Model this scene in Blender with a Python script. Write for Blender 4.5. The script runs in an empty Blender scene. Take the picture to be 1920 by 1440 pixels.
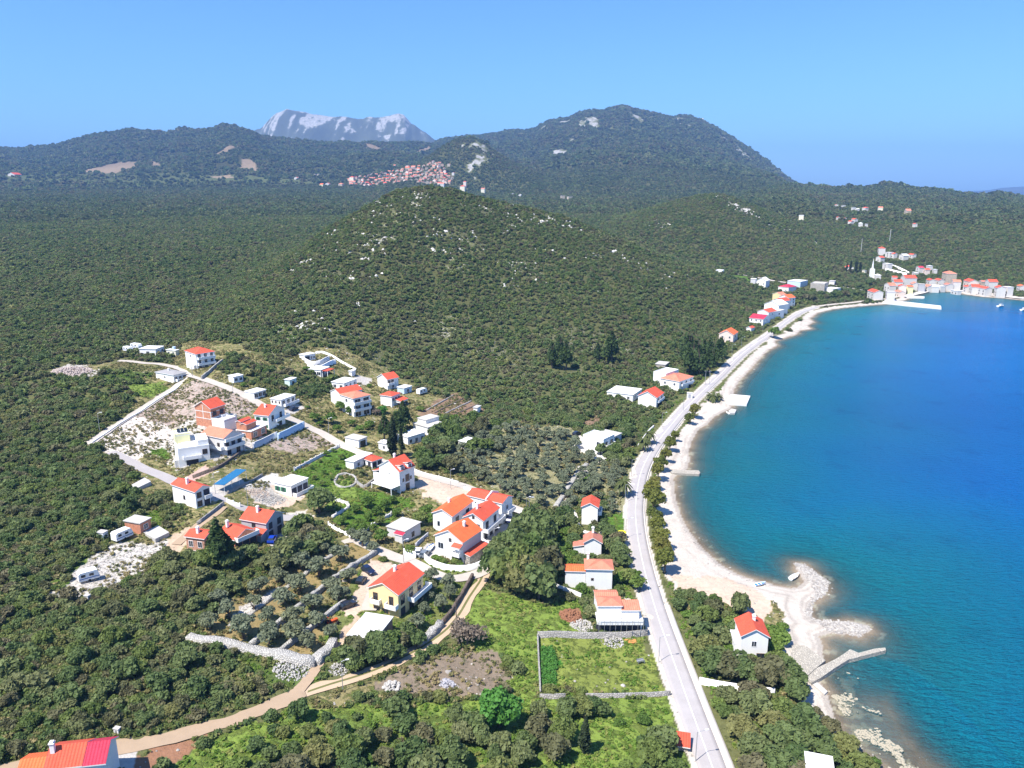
import bpy, bmesh, math, random
import numpy as np
from mathutils import Vector, Matrix
random.seed(7); RS = np.random.RandomState(11)
scene = bpy.context.scene
COL = scene.collection
R = math.radians
# ---------------------------------------------------------------- camera
F = 1450.0; CH = 100.0; PITCH = R(14.1)
cp, sp = math.cos(PITCH), math.sin(PITCH)
cam = bpy.data.cameras.new("camera"); camo = bpy.data.objects.new("camera", cam)
COL.objects.link(camo); scene.camera = camo
cam.sensor_width = 36; cam.lens = 36 * F / 1920; cam.clip_start = 1; cam.clip_end = 60000
camo.location = (0, 0, CH); camo.rotation_euler = (R(90) - PITCH, 0, 0)

def rays(u, v):
    u = np.asarray(u, float); v = np.asarray(v, float)
    a = (u - 960) / F; b = (720 - v) / F
    return np.stack([a, cp + b * sp, -sp + b * cp], -1)      # unnormalised
def pix_plane(u, v, z=0.0):
    d = rays(u, v); t = (z - CH) / d[..., 2]
    return d[..., 0] * t, d[..., 1] * t
def pix_y(u, v, Y):
    d = rays(u, v); t = Y / d[..., 1]
    return d[..., 0] * t, d[..., 1] * t, CH + d[..., 2] * t
# ---------------------------------------------------------------- noise
def _h(ix, iy, s):
    n = (ix.astype(np.int64) * 374761393 + iy.astype(np.int64) * 668265263 + s * 982451653) & 0x7fffffff
    n = ((n ^ (n >> 13)) * 1274126177) & 0x7fffffff
    return ((n ^ (n >> 16)) & 0xffff) / 65535.0
def vnoise(x, y, s=0):
    x0 = np.floor(x); y0 = np.floor(y); fx = x - x0; fy = y - y0
    fx = fx * fx * (3 - 2 * fx); fy = fy * fy * (3 - 2 * fy)
    a = _h(x0, y0, s); b = _h(x0 + 1, y0, s); c = _h(x0, y0 + 1, s); d = _h(x0 + 1, y0 + 1, s)
    return (a * (1 - fx) + b * fx) * (1 - fy) + (c * (1 - fx) + d * fx) * fy
def fbm(x, y, sc, o=4, s=0):
    x = np.asarray(x, float) / sc; y = np.asarray(y, float) / sc
    r = 0; a = .5; t = 0
    for i in range(o):
        r = r + a * vnoise(x, y, s + i * 17); t += a; a *= .5; x = x * 2.03 + 5.1; y = y * 2.03 + 9.7
    return r / t
def ridged(x, y, sc, o=4, s=0):
    x = np.asarray(x, float) / sc; y = np.asarray(y, float) / sc
    r = 0; a = .5; t = 0
    for i in range(o):
        r = r + a * (1 - np.abs(2 * vnoise(x, y, s + i * 17) - 1)); t += a; a *= .5; x = x * 2.03 + 5.1; y = y * 2.03 + 9.7
    return r / t
def sstep(a, b, x):
    t = np.clip((x - a) / (b - a), 0, 1); return t * t * (3 - 2 * t)
def inpoly(px, py, poly):
    px = np.asarray(px, float); py = np.asarray(py, float); P = np.asarray(poly, float)
    r = np.zeros(px.shape, bool)
    x0, y0 = P.min(0); x1, y1 = P.max(0)
    m = (px >= x0) & (px <= x1) & (py >= y0) & (py <= y1)
    if not m.any(): return r
    qx = px[m]; qy = py[m]; c = np.zeros(qx.shape, bool); n = len(P); j = n - 1
    for i in range(n):
        xi, yi = P[i]; xj, yj = P[j]
        if yi != yj:
            c ^= ((yi > qy) != (yj > qy)) & (qx < (xj - xi) * (qy - yi) / (yj - yi) + xi)
        j = i
    r[m] = c; return r
def polydist(px, py, line):
    px = np.asarray(px, float); py = np.asarray(py, float)
    L = np.asarray(line, float); best = np.full(px.shape, 1e12)
    for i in range(len(L) - 1):
        ax, ay = L[i]; bx, by = L[i + 1]; dx, dy = bx - ax, by - ay; l2 = dx * dx + dy * dy + 1e-9
        t = np.clip(((px - ax) * dx + (py - ay) * dy) / l2, 0, 1)
        best = np.minimum(best, (px - ax - t * dx) ** 2 + (py - ay - t * dy) ** 2)
    return np.sqrt(best)
# ---------------------------------------------------------------- coast line
COAST_PX = [(1790,1560),(1700,1490),(1640,1440),(1592,1400),(1572,1370),(1560,1330),(1550,1298),(1538,1278),(1530,1262),(1540,1246),
 (1543,1236),(1543,1212),(1536,1194),(1560,1187),(1610,1193),(1632,1183),(1626,1173),(1590,1165),(1550,1167),(1526,1162),(1519,1150),(1522,1132),
 (1543,1118),(1551,1106),(1546,1090),(1530,1075),(1507,1059),(1494,1057),(1492,1066),(1503,1082),(1507,1091),(1497,1101),(1480,1103),
 (1455,1098),(1440,1093),(1425,1090),(1405,1085),(1380,1075),(1350,1058),(1320,1030),(1295,1000),(1278,970),(1268,940),(1264,912),(1264,894),
 (1276,886),(1289,880),(1293,862),(1292,845),(1298,825),(1310,805),(1328,795),(1336,785),(1348,776),(1362,770),(1372,764),(1374,748),(1376,732),(1388,712),
 (1402,698),(1422,675),(1440,657),(1458,648),(1452,640),(1470,634),(1492,628),(1500,620),(1521,617),(1514,610),(1527,604),(1518,598),(1534,586),(1560,580),(1600,575),
 (1650,571),(1664,570),(1700,562),(1704,557),(1720,553),(1735,548),(1760,547),(1795,547),(1810,552),(1840,556),(1880,559),(1920,563),(2000,568),(2150,575)]
cx, cy = pix_plane([p[0] for p in COAST_PX], [p[1] for p in COAST_PX])
COAST = np.stack([cx, cy], 1)
COAST = np.vstack([[120, -200], [95, 40], COAST, [900, 760], [1400, 900], [4000, 1100], [9000, 1300]])
LANDPOLY = np.vstack([COAST, [9000, 40000], [-40000, 40000], [-40000, -200]])
def coastdist(x, y):
    x = np.asarray(x, float); y = np.asarray(y, float); d = np.full(x.shape, 900.0)
    m = (y < 2200) & (y > -300) & (x > -1000)
    dm = polydist(x[m], y[m], COAST); land = inpoly(x[m], y[m], LANDPOLY)
    d[m] = np.where(land, np.minimum(dm, 900), -dm); return d
# ---------------------------------------------------------------- ridges: crest seen at (u, v) standing Y metres away
RIDGES = [
 dict(n='hill', w=340, back=300, e=1.15, spur=.10, sc=120, pts=[(380,585,470),(470,525,540),(560,470,600),(620,425,640),(680,393,680),(715,372,705),(750,357,720),(800,350,740),(850,356,742),(900,371,745),(960,384,750),(1050,405,745),(1100,424,738),(1150,445,730),(1200,466,722),(1250,487,712),(1300,508,702),(1350,525,690),(1400,543,672),(1440,570,650),(1480,600,620)]),
 dict(n='hill2', w=380, back=300, e=1.1, spur=.10, sc=150, pts=[(1000,470,1100),(1100,430,1130),(1200,397,1160),(1260,378,1190),(1310,367,1200),(1350,364,1200),(1400,380,1180),(1450,402,1160),(1500,427,1120),(1560,462,1060),(1620,505,980),(1660,535,930)]),
 dict(n='coastridge', jag=3, w=1500, back=900, e=1.0, spur=.16, sc=420, pts=[(1300,372,2900),(1400,352,2750),(1480,346,2600),(1520,350,2550),(1560,353,2500),(1620,352,2480),(1645,348,2460),(1665,345,2450),(1690,348,2430),(1720,355,2400),(1760,358,2380),(1800,364,2330),(1850,368,2300),(1868,362,2290),(1885,366,2290),(1920,371,2260),(2000,380,2200),(2200,400,2100)]),
 dict(n='mountain', jag=9, w=2500, back=2500, e=1.0, spur=.20, sc=800, pts=[(780,285,4700),(830,262,4700),(870,257,4700),(900,256,4700),(930,250,4650),(960,243,4600),(985,246,4600),(1005,240,4600),(1030,226,4550),(1060,222,4550),(1080,214,4500),(1100,206,4500),(1130,207,4500),(1150,201,4500),(1168,199,4500),(1190,203,4500),(1230,212,4500),(1262,218,4500),(1290,218,4550),(1315,225,4550),(1345,240,4500),(1380,263,4450),(1410,283,4400),(1440,306,4300),(1470,331,4200),(1490,345,4100),(1530,357,4000),(1600,372,3900)]),
 dict(n='rockcone', w=520, back=500, e=1.2, spur=.12, sc=200, pts=[(780,310,2500),(815,285,2550),(840,268,2580),(870,256,2600),(890,258,2600),(905,265,2600),(930,284,2580),(960,303,2550),(1000,322,2500),(1060,345,2450)]),
 dict(n='leftridge', jag=7, w=1300, back=1500, e=.9, spur=.22, sc=500, pts=[(-400,290,3600),(-200,285,3700),(-60,278,3750),(0,279,3800),(40,281,3800),(80,274,3800),(110,270,3800),(150,258,3800),(200,247,3800),(245,243,3800),(280,244,3800),(310,250,3800),(345,241,3750),(375,246,3750),(400,241,3700),(420,233,3700),(440,235,3700),(465,245,3700),(490,253,3750),(540,262,3800),(600,266,3800),(660,268,3800),(730,266,3800),(780,268,3850),(820,274,3900),(880,284,3900),(950,300,3900)]),
 dict(n='leftspur', w=700, back=700, e=1.1, spur=.2, sc=300, pts=[(-300,322,3000),(-50,310,3000),(0,302,3000),(60,312,3000),(200,308,3050),(300,300,3050),(350,290,3050),(430,272,3100),(500,286,3100),(560,296,3100),(650,292,3100),(720,285,3100),(800,292,3050),(860,305,3000),(900,325,2900)]),
 dict(n='cliffs', jag=26, w=1400, back=2000, e=.75, spur=.22, sc=500, pts=[(430,268,7000),(460,254,7000),(488,240,7000),(505,222,7000),(520,211,7000),(540,207,7000),(565,212,7000),(600,214,7000),(640,219,7000),(680,224,7000),(710,218,7000),(730,214,7000),(747,210,7000),(758,214,7000),(772,234,7000),(790,248,7000),(815,264,7000),(850,280,7000)]),
 dict(n='faraway', w=2500, back=2500, e=1, spur=.1, sc=1500, pts=[(1600,375,13000),(1700,366,13000),(1800,359,13000),(1850,357,13000),(1880,352,13000),(1930,349,13000),(2050,352,13000),(2300,362,13000)]),
]
for r in RIDGES:
    P = np.array(r['pts'], float); X, Y, Z = pix_y(P[:, 0], P[:, 1], P[:, 2]); q = X / Y; o = np.argsort(q)
    r['q'] = q[o]; r['Y'] = Y[o]; r['Z'] = Z[o]
def terrain(x, y, d):
    yy = np.maximum(y, 30.0); q = x / yy
    dl = np.maximum(d, 0)
    sl = np.maximum(dl - 35, 0)
    z = np.minimum(dl * .14, 1.9) + np.where(sl < 150, .10 * sl, 15 + 13 * (1 - np.exp(-(np.maximum(sl, 150) - 150) / 130)))
    lim = 1 - sstep(.12, .40, q); z = z + np.minimum(.036 * np.maximum(0, y - 400), 22 + 400 * lim) * sstep(100, 500, dl)
    far = sstep(2600, 3600, y); z = z * (1 - far) + np.minimum(z, 6 + 94 * lim) * far
    z = z + (fbm(x, y, 90, 4, 3) - .5) * 5 * sstep(25, 160, dl) + (fbm(x, y, 18, 3, 5) - .5) * 1.0 * sstep(20, 60, dl)
    z = np.where(d < 0, -np.minimum(-d * .07, 4 + 0 * d), z)
    z = z + (fbm(x, y, 5, 3, 8) - .5) * .35 * sstep(0, 2, np.abs(d)) * (1 - sstep(8, 25, d))
    add = np.zeros_like(z)
    for r in RIDGES:
        qc = np.clip(q, r['q'][0], r['q'][-1])
        Yc = np.interp(qc, r['q'], r['Y']); Zc = np.interp(qc, r['q'], r['Z'])
        edge = np.abs(q - qc); Zc = (Zc + r.get('jag', 0) * ((ridged(q * 1000, q * 0, 38, 4, 57) - .55) * 2)) * np.exp(-(edge / .08) ** 2)
        s = y - Yc
        t = np.where(s < 0, 1 + s / r['w'], 1 - s / r['back']); t = np.clip(t, 0, 1)
        g = t ** r['e']; g = g * .55 + .45 * t * t * (3 - 2 * t)
        m = t > 0
        n = np.zeros_like(z); n[m] = ridged(x[m], y[m], r['sc'], 5, 31)
        g = g * (1 - r['spur'] * 2.2 * (1 - t) * (1.0 - n) * (t > 0) * 1.6)
        add = np.maximum(add, np.maximum(Zc - z, 0) * np.clip(g, 0, 1))
    return z + add * sstep(18, 110, d)
# polar grid shared by ground and sea
NA, AZ0, AZ1 = 900, R(-58), R(58)
LR0, LR1, NR = math.log(52.0), math.log(15500.0), 1120
az = np.linspace(AZ0, AZ1, NA); lr = np.linspace(LR0, LR1, NR)
AZ, LR = np.meshgrid(az, lr); GX = np.exp(LR) * np.sin(AZ); GY = np.exp(LR) * np.cos(AZ)
GD = coastdist(GX, GY); GZ = terrain(GX, GY, GD)
def grid(A, x, y):
    x = np.asarray(x, float); y = np.asarray(y, float)
    fa = (np.arctan2(x, y) - AZ0) / (AZ1 - AZ0) * (NA - 1); fr = (np.log(np.hypot(x, y) + 1e-6) - LR0) / (LR1 - LR0) * (NR - 1)
    fa = np.clip(fa, 0, NA - 1.001); fr = np.clip(fr, 0, NR - 1.001)
    i = fr.astype(int); j = fa.astype(int); b = fr - i; a = fa - j
    return (A[i, j] * (1 - a) + A[i, j + 1] * a) * (1 - b) + (A[i + 1, j] * (1 - a) + A[i + 1, j + 1] * a) * b
def Hg(x, y): return grid(GZ, x, y)
def ground(u, v):
    """pixel of the photograph -> point of the terrain that it shows (sea surface counts as ground)"""
    u = np.atleast_1d(np.asarray(u, float)); v = np.atleast_1d(np.asarray(v, float)); d = rays(u, v)
    hd = np.hypot(d[:, 0], d[:, 1]); rr = np.exp(np.linspace(LR0 + .01, LR1 - .01, 1500))
    hit = np.full(u.shape, -1.0); prev = None
    T = rr[None, :] / hd[:, None]
    zz = CH + d[:, 2][:, None] * T - np.maximum(Hg(d[:, 0][:, None] * T, d[:, 1][:, None] * T), 0)
    below = zz < 0; k = np.argmax(below, 1); ok = below.any(1); k = np.where(ok & (k > 0), k, len(rr) - 1)
    ii = np.arange(len(u)); za = zz[ii, k - 1]; zb = zz[ii, k]
    f = np.where(ok, za / np.where(za - zb == 0, 1, za - zb), 1.0)
    t = T[ii, k - 1] + (T[ii, k] - T[ii, k - 1]) * f
    x = d[:, 0] * t; y = d[:, 1] * t
    return np.stack([x, y, np.maximum(Hg(x, y), 0)], 1)
def g1(u, v): return ground([u], [v])[0]
def gpoly(pts): return ground([p[0] for p in pts], [p[1] for p in pts])[:, :2]
# ---------------------------------------------------------------- node helpers and materials
def mat(name):
    m = bpy.data.materials.new(name); m.use_nodes = True; nt = m.node_tree
    return m, nt, nt.nodes["Principled BSDF"], nt.links
def nd(nt, t, **k):
    n = nt.nodes.new(t)
    for a, b in k.items():
        if a in n.inputs: n.inputs[a].default_value = b
        else: setattr(n, a, b)
    return n
def ramp(nt, fac, stops, interp='LINEAR'):
    r = nt.nodes.new("ShaderNodeValToRGB"); e = r.color_ramp.elements; r.color_ramp.interpolation = interp
    while len(e) < len(stops): e.new(.5)
    for q, (p, c) in zip(e, stops):
        q.position = p; q.color = (*c, 1) if len(c) == 3 else c
    nt.links.new(fac, r.inputs[0]); return r.outputs[0]
def mixc(nt, f, a, b, mode='MIX'):
    m = nt.nodes.new("ShaderNodeMix"); m.data_type = 'RGBA'; m.blend_type = mode
    for s, v in ((m.inputs[0], f), (m.inputs[6], a), (m.inputs[7], b)):
        if hasattr(v, 'is_linked'): nt.links.new(v, s)
        elif isinstance(v, (int, float)): s.default_value = v
        else: s.default_value = (*v, 1)
    return m.outputs[2]
def mth(nt, op, a, b=0.0, clamp=False):
    m = nt.nodes.new("ShaderNodeMath"); m.operation = op; m.use_clamp = clamp
    for s, v in ((m.inputs[0], a), (m.inputs[1], b)):
        if hasattr(v, 'is_linked'): nt.links.new(v, s)
        else: s.default_value = v
    return m.outputs[0]
def noise(nt, vec, scale, detail=4, rough=.55):
    n = nd(nt, "ShaderNodeTexNoise", Scale=scale, Detail=detail, Roughness=rough); nt.links.new(vec, n.inputs['Vector']); return n.outputs[0]
def objco(nt): return nt.nodes.new("ShaderNodeTexCoord").outputs['Object']
def bump(nt, h, dist, strength=1.0):
    b = nd(nt, "ShaderNodeBump", Distance=dist, Strength=strength); nt.links.new(h, b.inputs['Height']); return b.outputs[0]
_plain = {}
def plain(name, c, rough=.8, var=.12, sc=1.5, spec=.3, bmp=0.0, metal=0.0):
    if name in _plain: return _plain[name]
    m, nt, p, L = mat(name); o = objco(nt)
    n = noise(nt, o, sc, 5); n2 = noise(nt, o, sc * .17, 3)
    f = mth(nt, 'ADD', mth(nt, 'MULTIPLY', n, var * 1.6), mth(nt, 'MULTIPLY', n2, var * 1.6))
    f = mth(nt, 'ADD', f, 1 - var * 1.6)
    L.new(mixc(nt, 1.0, c, f, 'MULTIPLY'), p.inputs['Base Color'])
    p.inputs['Roughness'].default_value = rough; p.inputs['Specular IOR Level'].default_value = spec; p.inputs['Metallic'].default_value = metal
    if bmp: L.new(bump(nt, noise(nt, o, sc * 4, 4), bmp), p.inputs['Normal'])
    _plain[name] = m; return m
# ---------------------------------------------------------------- object helpers
def tag(o, label=None, cat=None, group=None, kind=None):
    if label: o['label'] = label
    if cat: o['category'] = cat; o['kind'] = 'thing'
    if group: o['group'] = group
    if kind: o['kind'] = kind
    return o
def link(name, me, parent=None, mats=()):
    o = bpy.data.objects.new(name, me); COL.objects.link(o)
    for m in mats: me.materials.append(m)
    if parent is not None: o.parent = parent
    return o
def empty(name, loc, rz=0, label=None, cat=None, group=None):
    o = bpy.data.objects.new(name, None); COL.objects.link(o); o.location = loc; o.rotation_euler = (0, 0, rz)
    o.empty_display_size = .5
    return tag(o, label, cat, group)
def npmesh(name, V, faces, smooth=False):
    """faces: (n,3) or (n,4) array"""
    me = bpy.data.meshes.new(name); V = np.asarray(V, np.float32); faces = np.asarray(faces, np.int32); k = faces.shape[1]
    me.vertices.add(len(V)); me.vertices.foreach_set('co', V.ravel())
    me.loops.add(faces.size); me.loops.foreach_set('vertex_index', faces.ravel())
    me.polygons.add(len(faces)); me.polygons.foreach_set('loop_start', np.arange(0, faces.size, k, dtype=np.int32))
    me.update(calc_edges=True)
    if smooth: me.polygons.foreach_set('use_smooth', np.ones(len(faces), bool))
    return me
def vattr(me, name, typ, arr):
    a = me.attributes.new(name, typ, 'POINT')
    a.data.foreach_set('color' if 'COLOR' in typ else 'value', np.asarray(arr, np.float32 if typ != 'INT' else np.int32).ravel())
# ---------------------------------------------------------------- land cover (polygons traced on the ground)
ROAD_PX = [(1362,1520),(1335,1440),(1298,1340),(1262,1240),(1234,1160),(1213,1090),(1201,1040),(1194,1000),(1191,960),(1194,920),(1202,885),(1214,858),
  (1232,830),(1256,800),(1286,765),(1321,730),(1353,700),(1388,666),(1422,640),(1452,619),(1478,600),(1502,585),(1530,575)]
ROADL = gpoly(ROAD_PX)
def smooth_line(P, step=3.0):
    P = np.asarray(P, float); Q = [P[0]]
    for i in range(len(P) - 1):
        p0 = P[max(i - 1, 0)]; p1 = P[i]; p2 = P[i + 1]; p3 = P[min(i + 2, len(P) - 1)]
        n = max(2, int(np.linalg.norm(p2 - p1) / step))
        for k in range(1, n + 1):
            t = k / n
            Q.append(.5 * (2 * p1 + (p2 - p0) * t + (2 * p0 - 5 * p1 + 4 * p2 - p3) * t * t + (3 * p1 - p0 - 3 * p2 + p3) * t ** 3))
    return np.array(Q)
ROADL = smooth_line(ROADL)
# name: (colour, rock, tuft, wood)
CL = dict(
 forest=((.115,.120,.048),.10,.35,1.0), dry=((.25,.215,.10),.27,.52,0), rubble=((.60,.535,.475),.35,.34,0), pink=((.37,.29,.245),.40,.40,0),
 garden=((.085,.165,.022),.06,.5,0), meadow=((.17,.235,.045),.10,.5,0), field=((.19,.225,.05),.2,.45,0), vivid=((.04,.17,.02),.02,.5,0),
 dirt=((.46,.35,.25),.30,.10,0), soil=((.25,.19,.085),.16,.30,0), burnt=((.21,.165,.12),.30,.30,0), beach=((.50,.445,.385),.10,.0,0), sand=((.52,.40,.31),.3,.04,0),
 grove=((.25,.235,.13),.32,.42,0), yard=((.14,.16,.05),.15,.45,0), stone=((.50,.46,.41),.55,.36,0), bed=((.22,.145,.095),.2,.3,0), pale=((.52,.47,.41),.35,.1,0),
 paved=((.44,.41,.375),.0,.0,0), pavedpink=((.42,.29,.25),.0,.0,0), chalk=((.58,.55,.50),.25,.05,0), scrub=((.10,.14,.04),.10,.5,.35), redsoil=((.26,.135,.08),.2,.15,0), vine=((.36,.27,.18),.15,.25,0), lawnfar=((.105,.125,.05),.05,.4,.35), thicket=((.12,.175,.038),.05,.5,.28))
POLY = [
 ('dry', [(165,830),(240,770),(300,700),(350,640),(440,640),(520,690),(570,650),(640,655),(720,690),(790,735),(905,765),(905,790),(830,820),(800,880),(900,905),(1010,965),(1000,990),(915,1062),(840,1085),(780,1060),(700,1035),(640,1020),(600,985),(520,1020),(470,1045),(350,1050),(330,1010),(270,1020),(225,1000),(260,970),(320,990),(345,950),(300,915),(240,910),(255,895),(225,862)]),
 ('forest', [(180,820),(262,775),(225,740),(240,712),(200,700),(120,760)]), ('forest', [(430,660),(500,690),(560,705),(540,740),(440,712),(405,690)]),
 ('forest', [(470,735),(560,700),(640,712),(625,735),(560,750),(485,745)]),
 ('stone', [(98,702),(128,682),(160,684),(185,690),(200,705),(150,708)]), ('dry', [(150,690),(250,672),(340,690),(300,720),(200,712)]), ('stone', [(178,690),(195,692),(192,706),(172,704)]),
 ('meadow', [(240,720),(300,716),(335,730),(285,745),(245,742)]), ('scrub', [(185,690),(290,700),(240,725),(190,712)]),
 ('rubble', [(168,830),(250,778),(300,765),(330,800),(345,850),(325,862),(262,868),(222,855)]),
 ('pink', [(250,778),(300,738),(365,710),(430,730),(478,757),(470,775),(420,790),(380,800),(330,805),(295,790)]),
 ('stone', [(330,800),(400,770),(470,790),(500,825),(440,860),(330,880),(300,850)]),
 ('garden', [(275,855),(305,838),(320,845),(318,860),(285,865)]), ('dry', [(262,868),(280,848),(320,865),(305,880)]),
 ('dry', [(448,858),(500,838),(590,808),(632,832),(560,868),(520,888),(455,895),(440,880)]), ('pink', [(480,835),(590,810),(625,830),(540,850)]),
 ('garden', [(552,884),(637,838),(660,845),(692,862),(655,882),(628,895),(640,925),(615,935),(575,920)]),
 ('meadow', [(620,905),(660,902),(690,930),(640,960),(610,960)]), ('garden', [(622,965),(690,922),(752,932),(778,942),(705,992),(662,1006),(625,985)]),
 ('sand', [(470,920),(520,890),(560,915),(570,940),(520,955),(480,945)]), ('stone', [(455,912),(500,905),(530,940),(490,950)]), ('pale', [(530,965),(575,955),(590,985),(560,985)]),
 ('dry', [(380,975),(425,945),(470,962),(455,980),(400,1000)]), ('dry', [(420,985),(470,965),(455,1000)]),
 ('sand', [(770,905),(800,890),(862,907),(905,925),(880,940),(840,962),(790,925)]), ('dry', [(770,930),(820,940),(840,965),(800,985),(770,965)]),
 ('dirt', [(300,1015),(345,990),(360,1000),(340,1040),(320,1050)]),
 ('stone', [(85,1130),(150,1050),(180,1030),(230,1012),(275,1020),(310,1010),(300,1040),(240,1090),(180,1118),(140,1130)]), ('thicket', [(90,1100),(150,1045),(165,1050),(110,1105)]),
 ('thicket', [(250,965),(300,955),(330,985),(290,1000)]), ('dry', [(240,905),(290,880),(330,905),(320,930),(270,925)]),
 ('soil', [(360,1200),(430,1125),(520,1070),(600,1040),(650,1012),(720,1042),(690,1065),(650,1110),(600,1220),(565,1240),(470,1225)]),
 ('stone', [(440,1150),(520,1095),(560,1085),(500,1130),(430,1170)]), ('dry', [(450,1210),(560,1140),(640,1085),(650,1110),(560,1200),(520,1225)]),
 ('scrub', [(420,1225),(560,1255),(600,1250),(600,1290),(520,1290)]),
 ('yard', [(640,1110),(690,1050),(760,1070),(800,1050),(905,1078),(868,1130),(790,1185),(690,1230),(640,1215),(610,1200)]),
 ('sand', [(690,1050),(760,1062),(720,1095),(690,1130),(660,1165),(640,1150),(672,1110)]), ('dirt', [(620,1210),(660,1150),(690,1180),(660,1225)]),
 ('meadow', [(870,1150),(900,1095),(930,1110),(1030,1135),(1092,1120),(1105,1150),(1070,1165),(1110,1190),(1008,1197),(1006,1310),(940,1290),(960,1240),(900,1215),(870,1195)]),
 ('burnt', [(690,1300),(720,1262),(800,1235),(860,1205),(930,1220),(955,1255),(945,1290),(860,1310),(760,1318)]),
 ('dry', [(580,1320),(640,1290),(710,1280),(700,1310),(620,1340)]),
 ('meadow', [(320,1440),(430,1375),(560,1330),(640,1330),(820,1325),(1000,1300),(1010,1312),(1262,1308),(1290,1390),(1300,1440),(1320,1520),(300,1520)]),
 ('thicket', [(440,1440),(560,1345),(720,1345),(900,1345),(1000,1350),(1080,1400),(1000,1440),(900,1500),(440,1500)]), ('thicket', [(1180,1440),(1230,1380),(1290,1400),(1320,1500)]),
 ('field', [(1008,1196),(1214,1192),(1258,1303),(1010,1306)]), ('redsoil', [(258,1404),(330,1388),(400,1370),(372,1398),(310,1440),(252,1440)]), ('meadow', [(320,1440),(380,1395),(450,1368),(470,1385),(420,1440)]),
 ('vivid', [(1014,1216),(1034,1214),(1043,1240),(1040,1270),(1030,1304),(1013,1304)]),
 ('redsoil', [(1055,1150),(1090,1140),(1098,1165),(1075,1168)]), ('pale', [(1065,1160),(1100,1165),(1110,1185),(1085,1182)]),
 ('pale', [(1165,1120),(1215,1130),(1222,1150),(1180,1160)]), ('dry', [(1180,1160),(1225,1158),(1235,1190),(1205,1190)]),
 ('grove', [(820,850),(900,815),(960,800),(1080,800),(1100,850),(1170,880),(1165,900),(1090,930),(1040,950),(1010,955),(900,905),(840,885)]), ('stone', [(1035,955),(1085,880),(1100,872),(1108,880),(1060,945)]),
 ('garden', [(1080,912),(1100,888),(1120,893),(1112,915)]), ('grove', [(1120,870),(1185,880),(1178,960),(1135,960),(1125,920)]), ('garden', [(1132,965),(1172,960),(1178,996),(1132,992)]),
 ('scrub', [(1030,1000),(1060,985),(1085,1010),(1072,1060),(1040,1100),(1030,1090)]), ('yard', [(1140,1000),(1180,1000),(1205,1100),(1150,1110)]), ('yard', [(1045,1090),(1065,1075),(1140,1110),(1100,1115)]),
 ('bed', [(1090,790),(1115,780),(1132,790),(1122,808),(1095,805)]), ('pale', [(1075,830),(1095,815),(1100,850),(1080,850)]),
 ('bed', [(780,768),(850,735),(905,765),(880,780),(830,775),(800,790)]), ('thicket', [(780,790),(830,775),(850,785),(800,815)]),
 ('garden', [(1350,512),(1400,518),(1412,528),(1385,524)]), ('vine', [(150,322),(215,305),(262,303),(255,312),(215,326)]), ('vine', [(280,300),(305,310),(300,315),(285,312)]), ('vine', [(402,290),(442,272),(437,280),(410,292)]), ('vine', [(450,315),(455,298),(475,300),(485,320)]),
 ('vine', [(680,268),(712,277),(710,281),(690,279)]), ('vine', [(780,285),(805,274),(808,278),(795,288)]), ('lawnfar', [(0,340),(0,326),(120,322),(260,324),(420,328),(560,336),(600,345),(420,343),(200,345)]), ('lawnfar', [(0,312),(60,305),(80,318),(20,322)]),
 ('vine', [(395,330),(430,328),(440,333),(400,334)]), ('vine', [(0,300),(12,296),(10,303)]),
 ('paved', [(900,1015),(935,1042),(1000,990),(972,965),(940,985)]), ('paved', [(783,1042),(800,1048),(835,1040),(824,1022),(800,1018)]), ('paved', [(500,1012),(512,1034),(545,1008),(530,990)]),
 ('paved', [(382,925),(404,940),(466,907),(440,890),(424,892)]), ('pavedpink', [(340,900),(352,910),(398,884),(386,872)]), ('chalk', [(482,900),(512,912),(540,897),(517,884)]), ('paved', [(205,1402),(258,1405),(250,1445),(200,1448)]),
 ('paved', [(528,770),(545,778),(572,765),(556,755)]), ('paved', [(346,1030),(366,1040),(384,1036),(356,1024)]), ('paved', [(655,715),(690,722),(700,712),(672,703)]), ('chalk', [(414,800),(445,820),(470,800),(440,786)]), ('chalk', [(1078,828),(1130,870),(1150,862),(1100,820)]),
]
beachpoly = None
SIDE_PX = [(1700,1490),(1640,1440),(1540,1360),(1500,1285),(1470,1235),(1460,1200),(1440,1175),(1395,1150),(1330,1128),(1262,1112),(1238,1060),(1225,1000),(1222,960),(1222,920),(1228,885),(1240,860),
  (1262,830),(1290,795),(1310,770),(1335,745),(1352,730),(1372,707),(1405,675),(1440,647),(1470,623),(1498,603),(1520,592),(1545,578),(1600,571),(1660,566),(1700,558),(1735,546),(1800,545),(1920,558),(2200,572)]
SIDE = gpoly(SIDE_PX)
BEACH = np.vstack([COAST[2:-4], SIDE[::-1]])
wx = GX + (fbm(GX, GY, 4, 3, 41) - .5) * 5 + (fbm(GX, GY, 25, 2, 42) - .5) * 3
wy = GY + (fbm(GX, GY, 4, 3, 43) - .5) * 5 + (fbm(GX, GY, 25, 2, 44) - .5) * 3
col = np.zeros(GX.shape + (3,)); rock = np.zeros(GX.shape); tuft = np.zeros(GX.shape); wood = np.zeros(GX.shape)
def put(m, k):
    c, r, t, w = CL[k]; col[m] = c; rock[m] = r; tuft[m] = t; wood[m] = w
put(np.ones(GX.shape, bool), 'forest')
near = np.hypot(GX, GY) < 6000
for k, P in POLY:
    W = gpoly(P); m = inpoly(wx, wy, W) if np.hypot(*W.T).max() < 900 and not k.startswith('paved') else inpoly(GX, GY, W)
    put(m, k)
mb = (inpoly(wx, wy, BEACH) | ((GD < 6) & (GD > -1) & (GY > 120) & (GY < 900))) & (GD > -30)
put(mb, 'beach')
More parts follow.
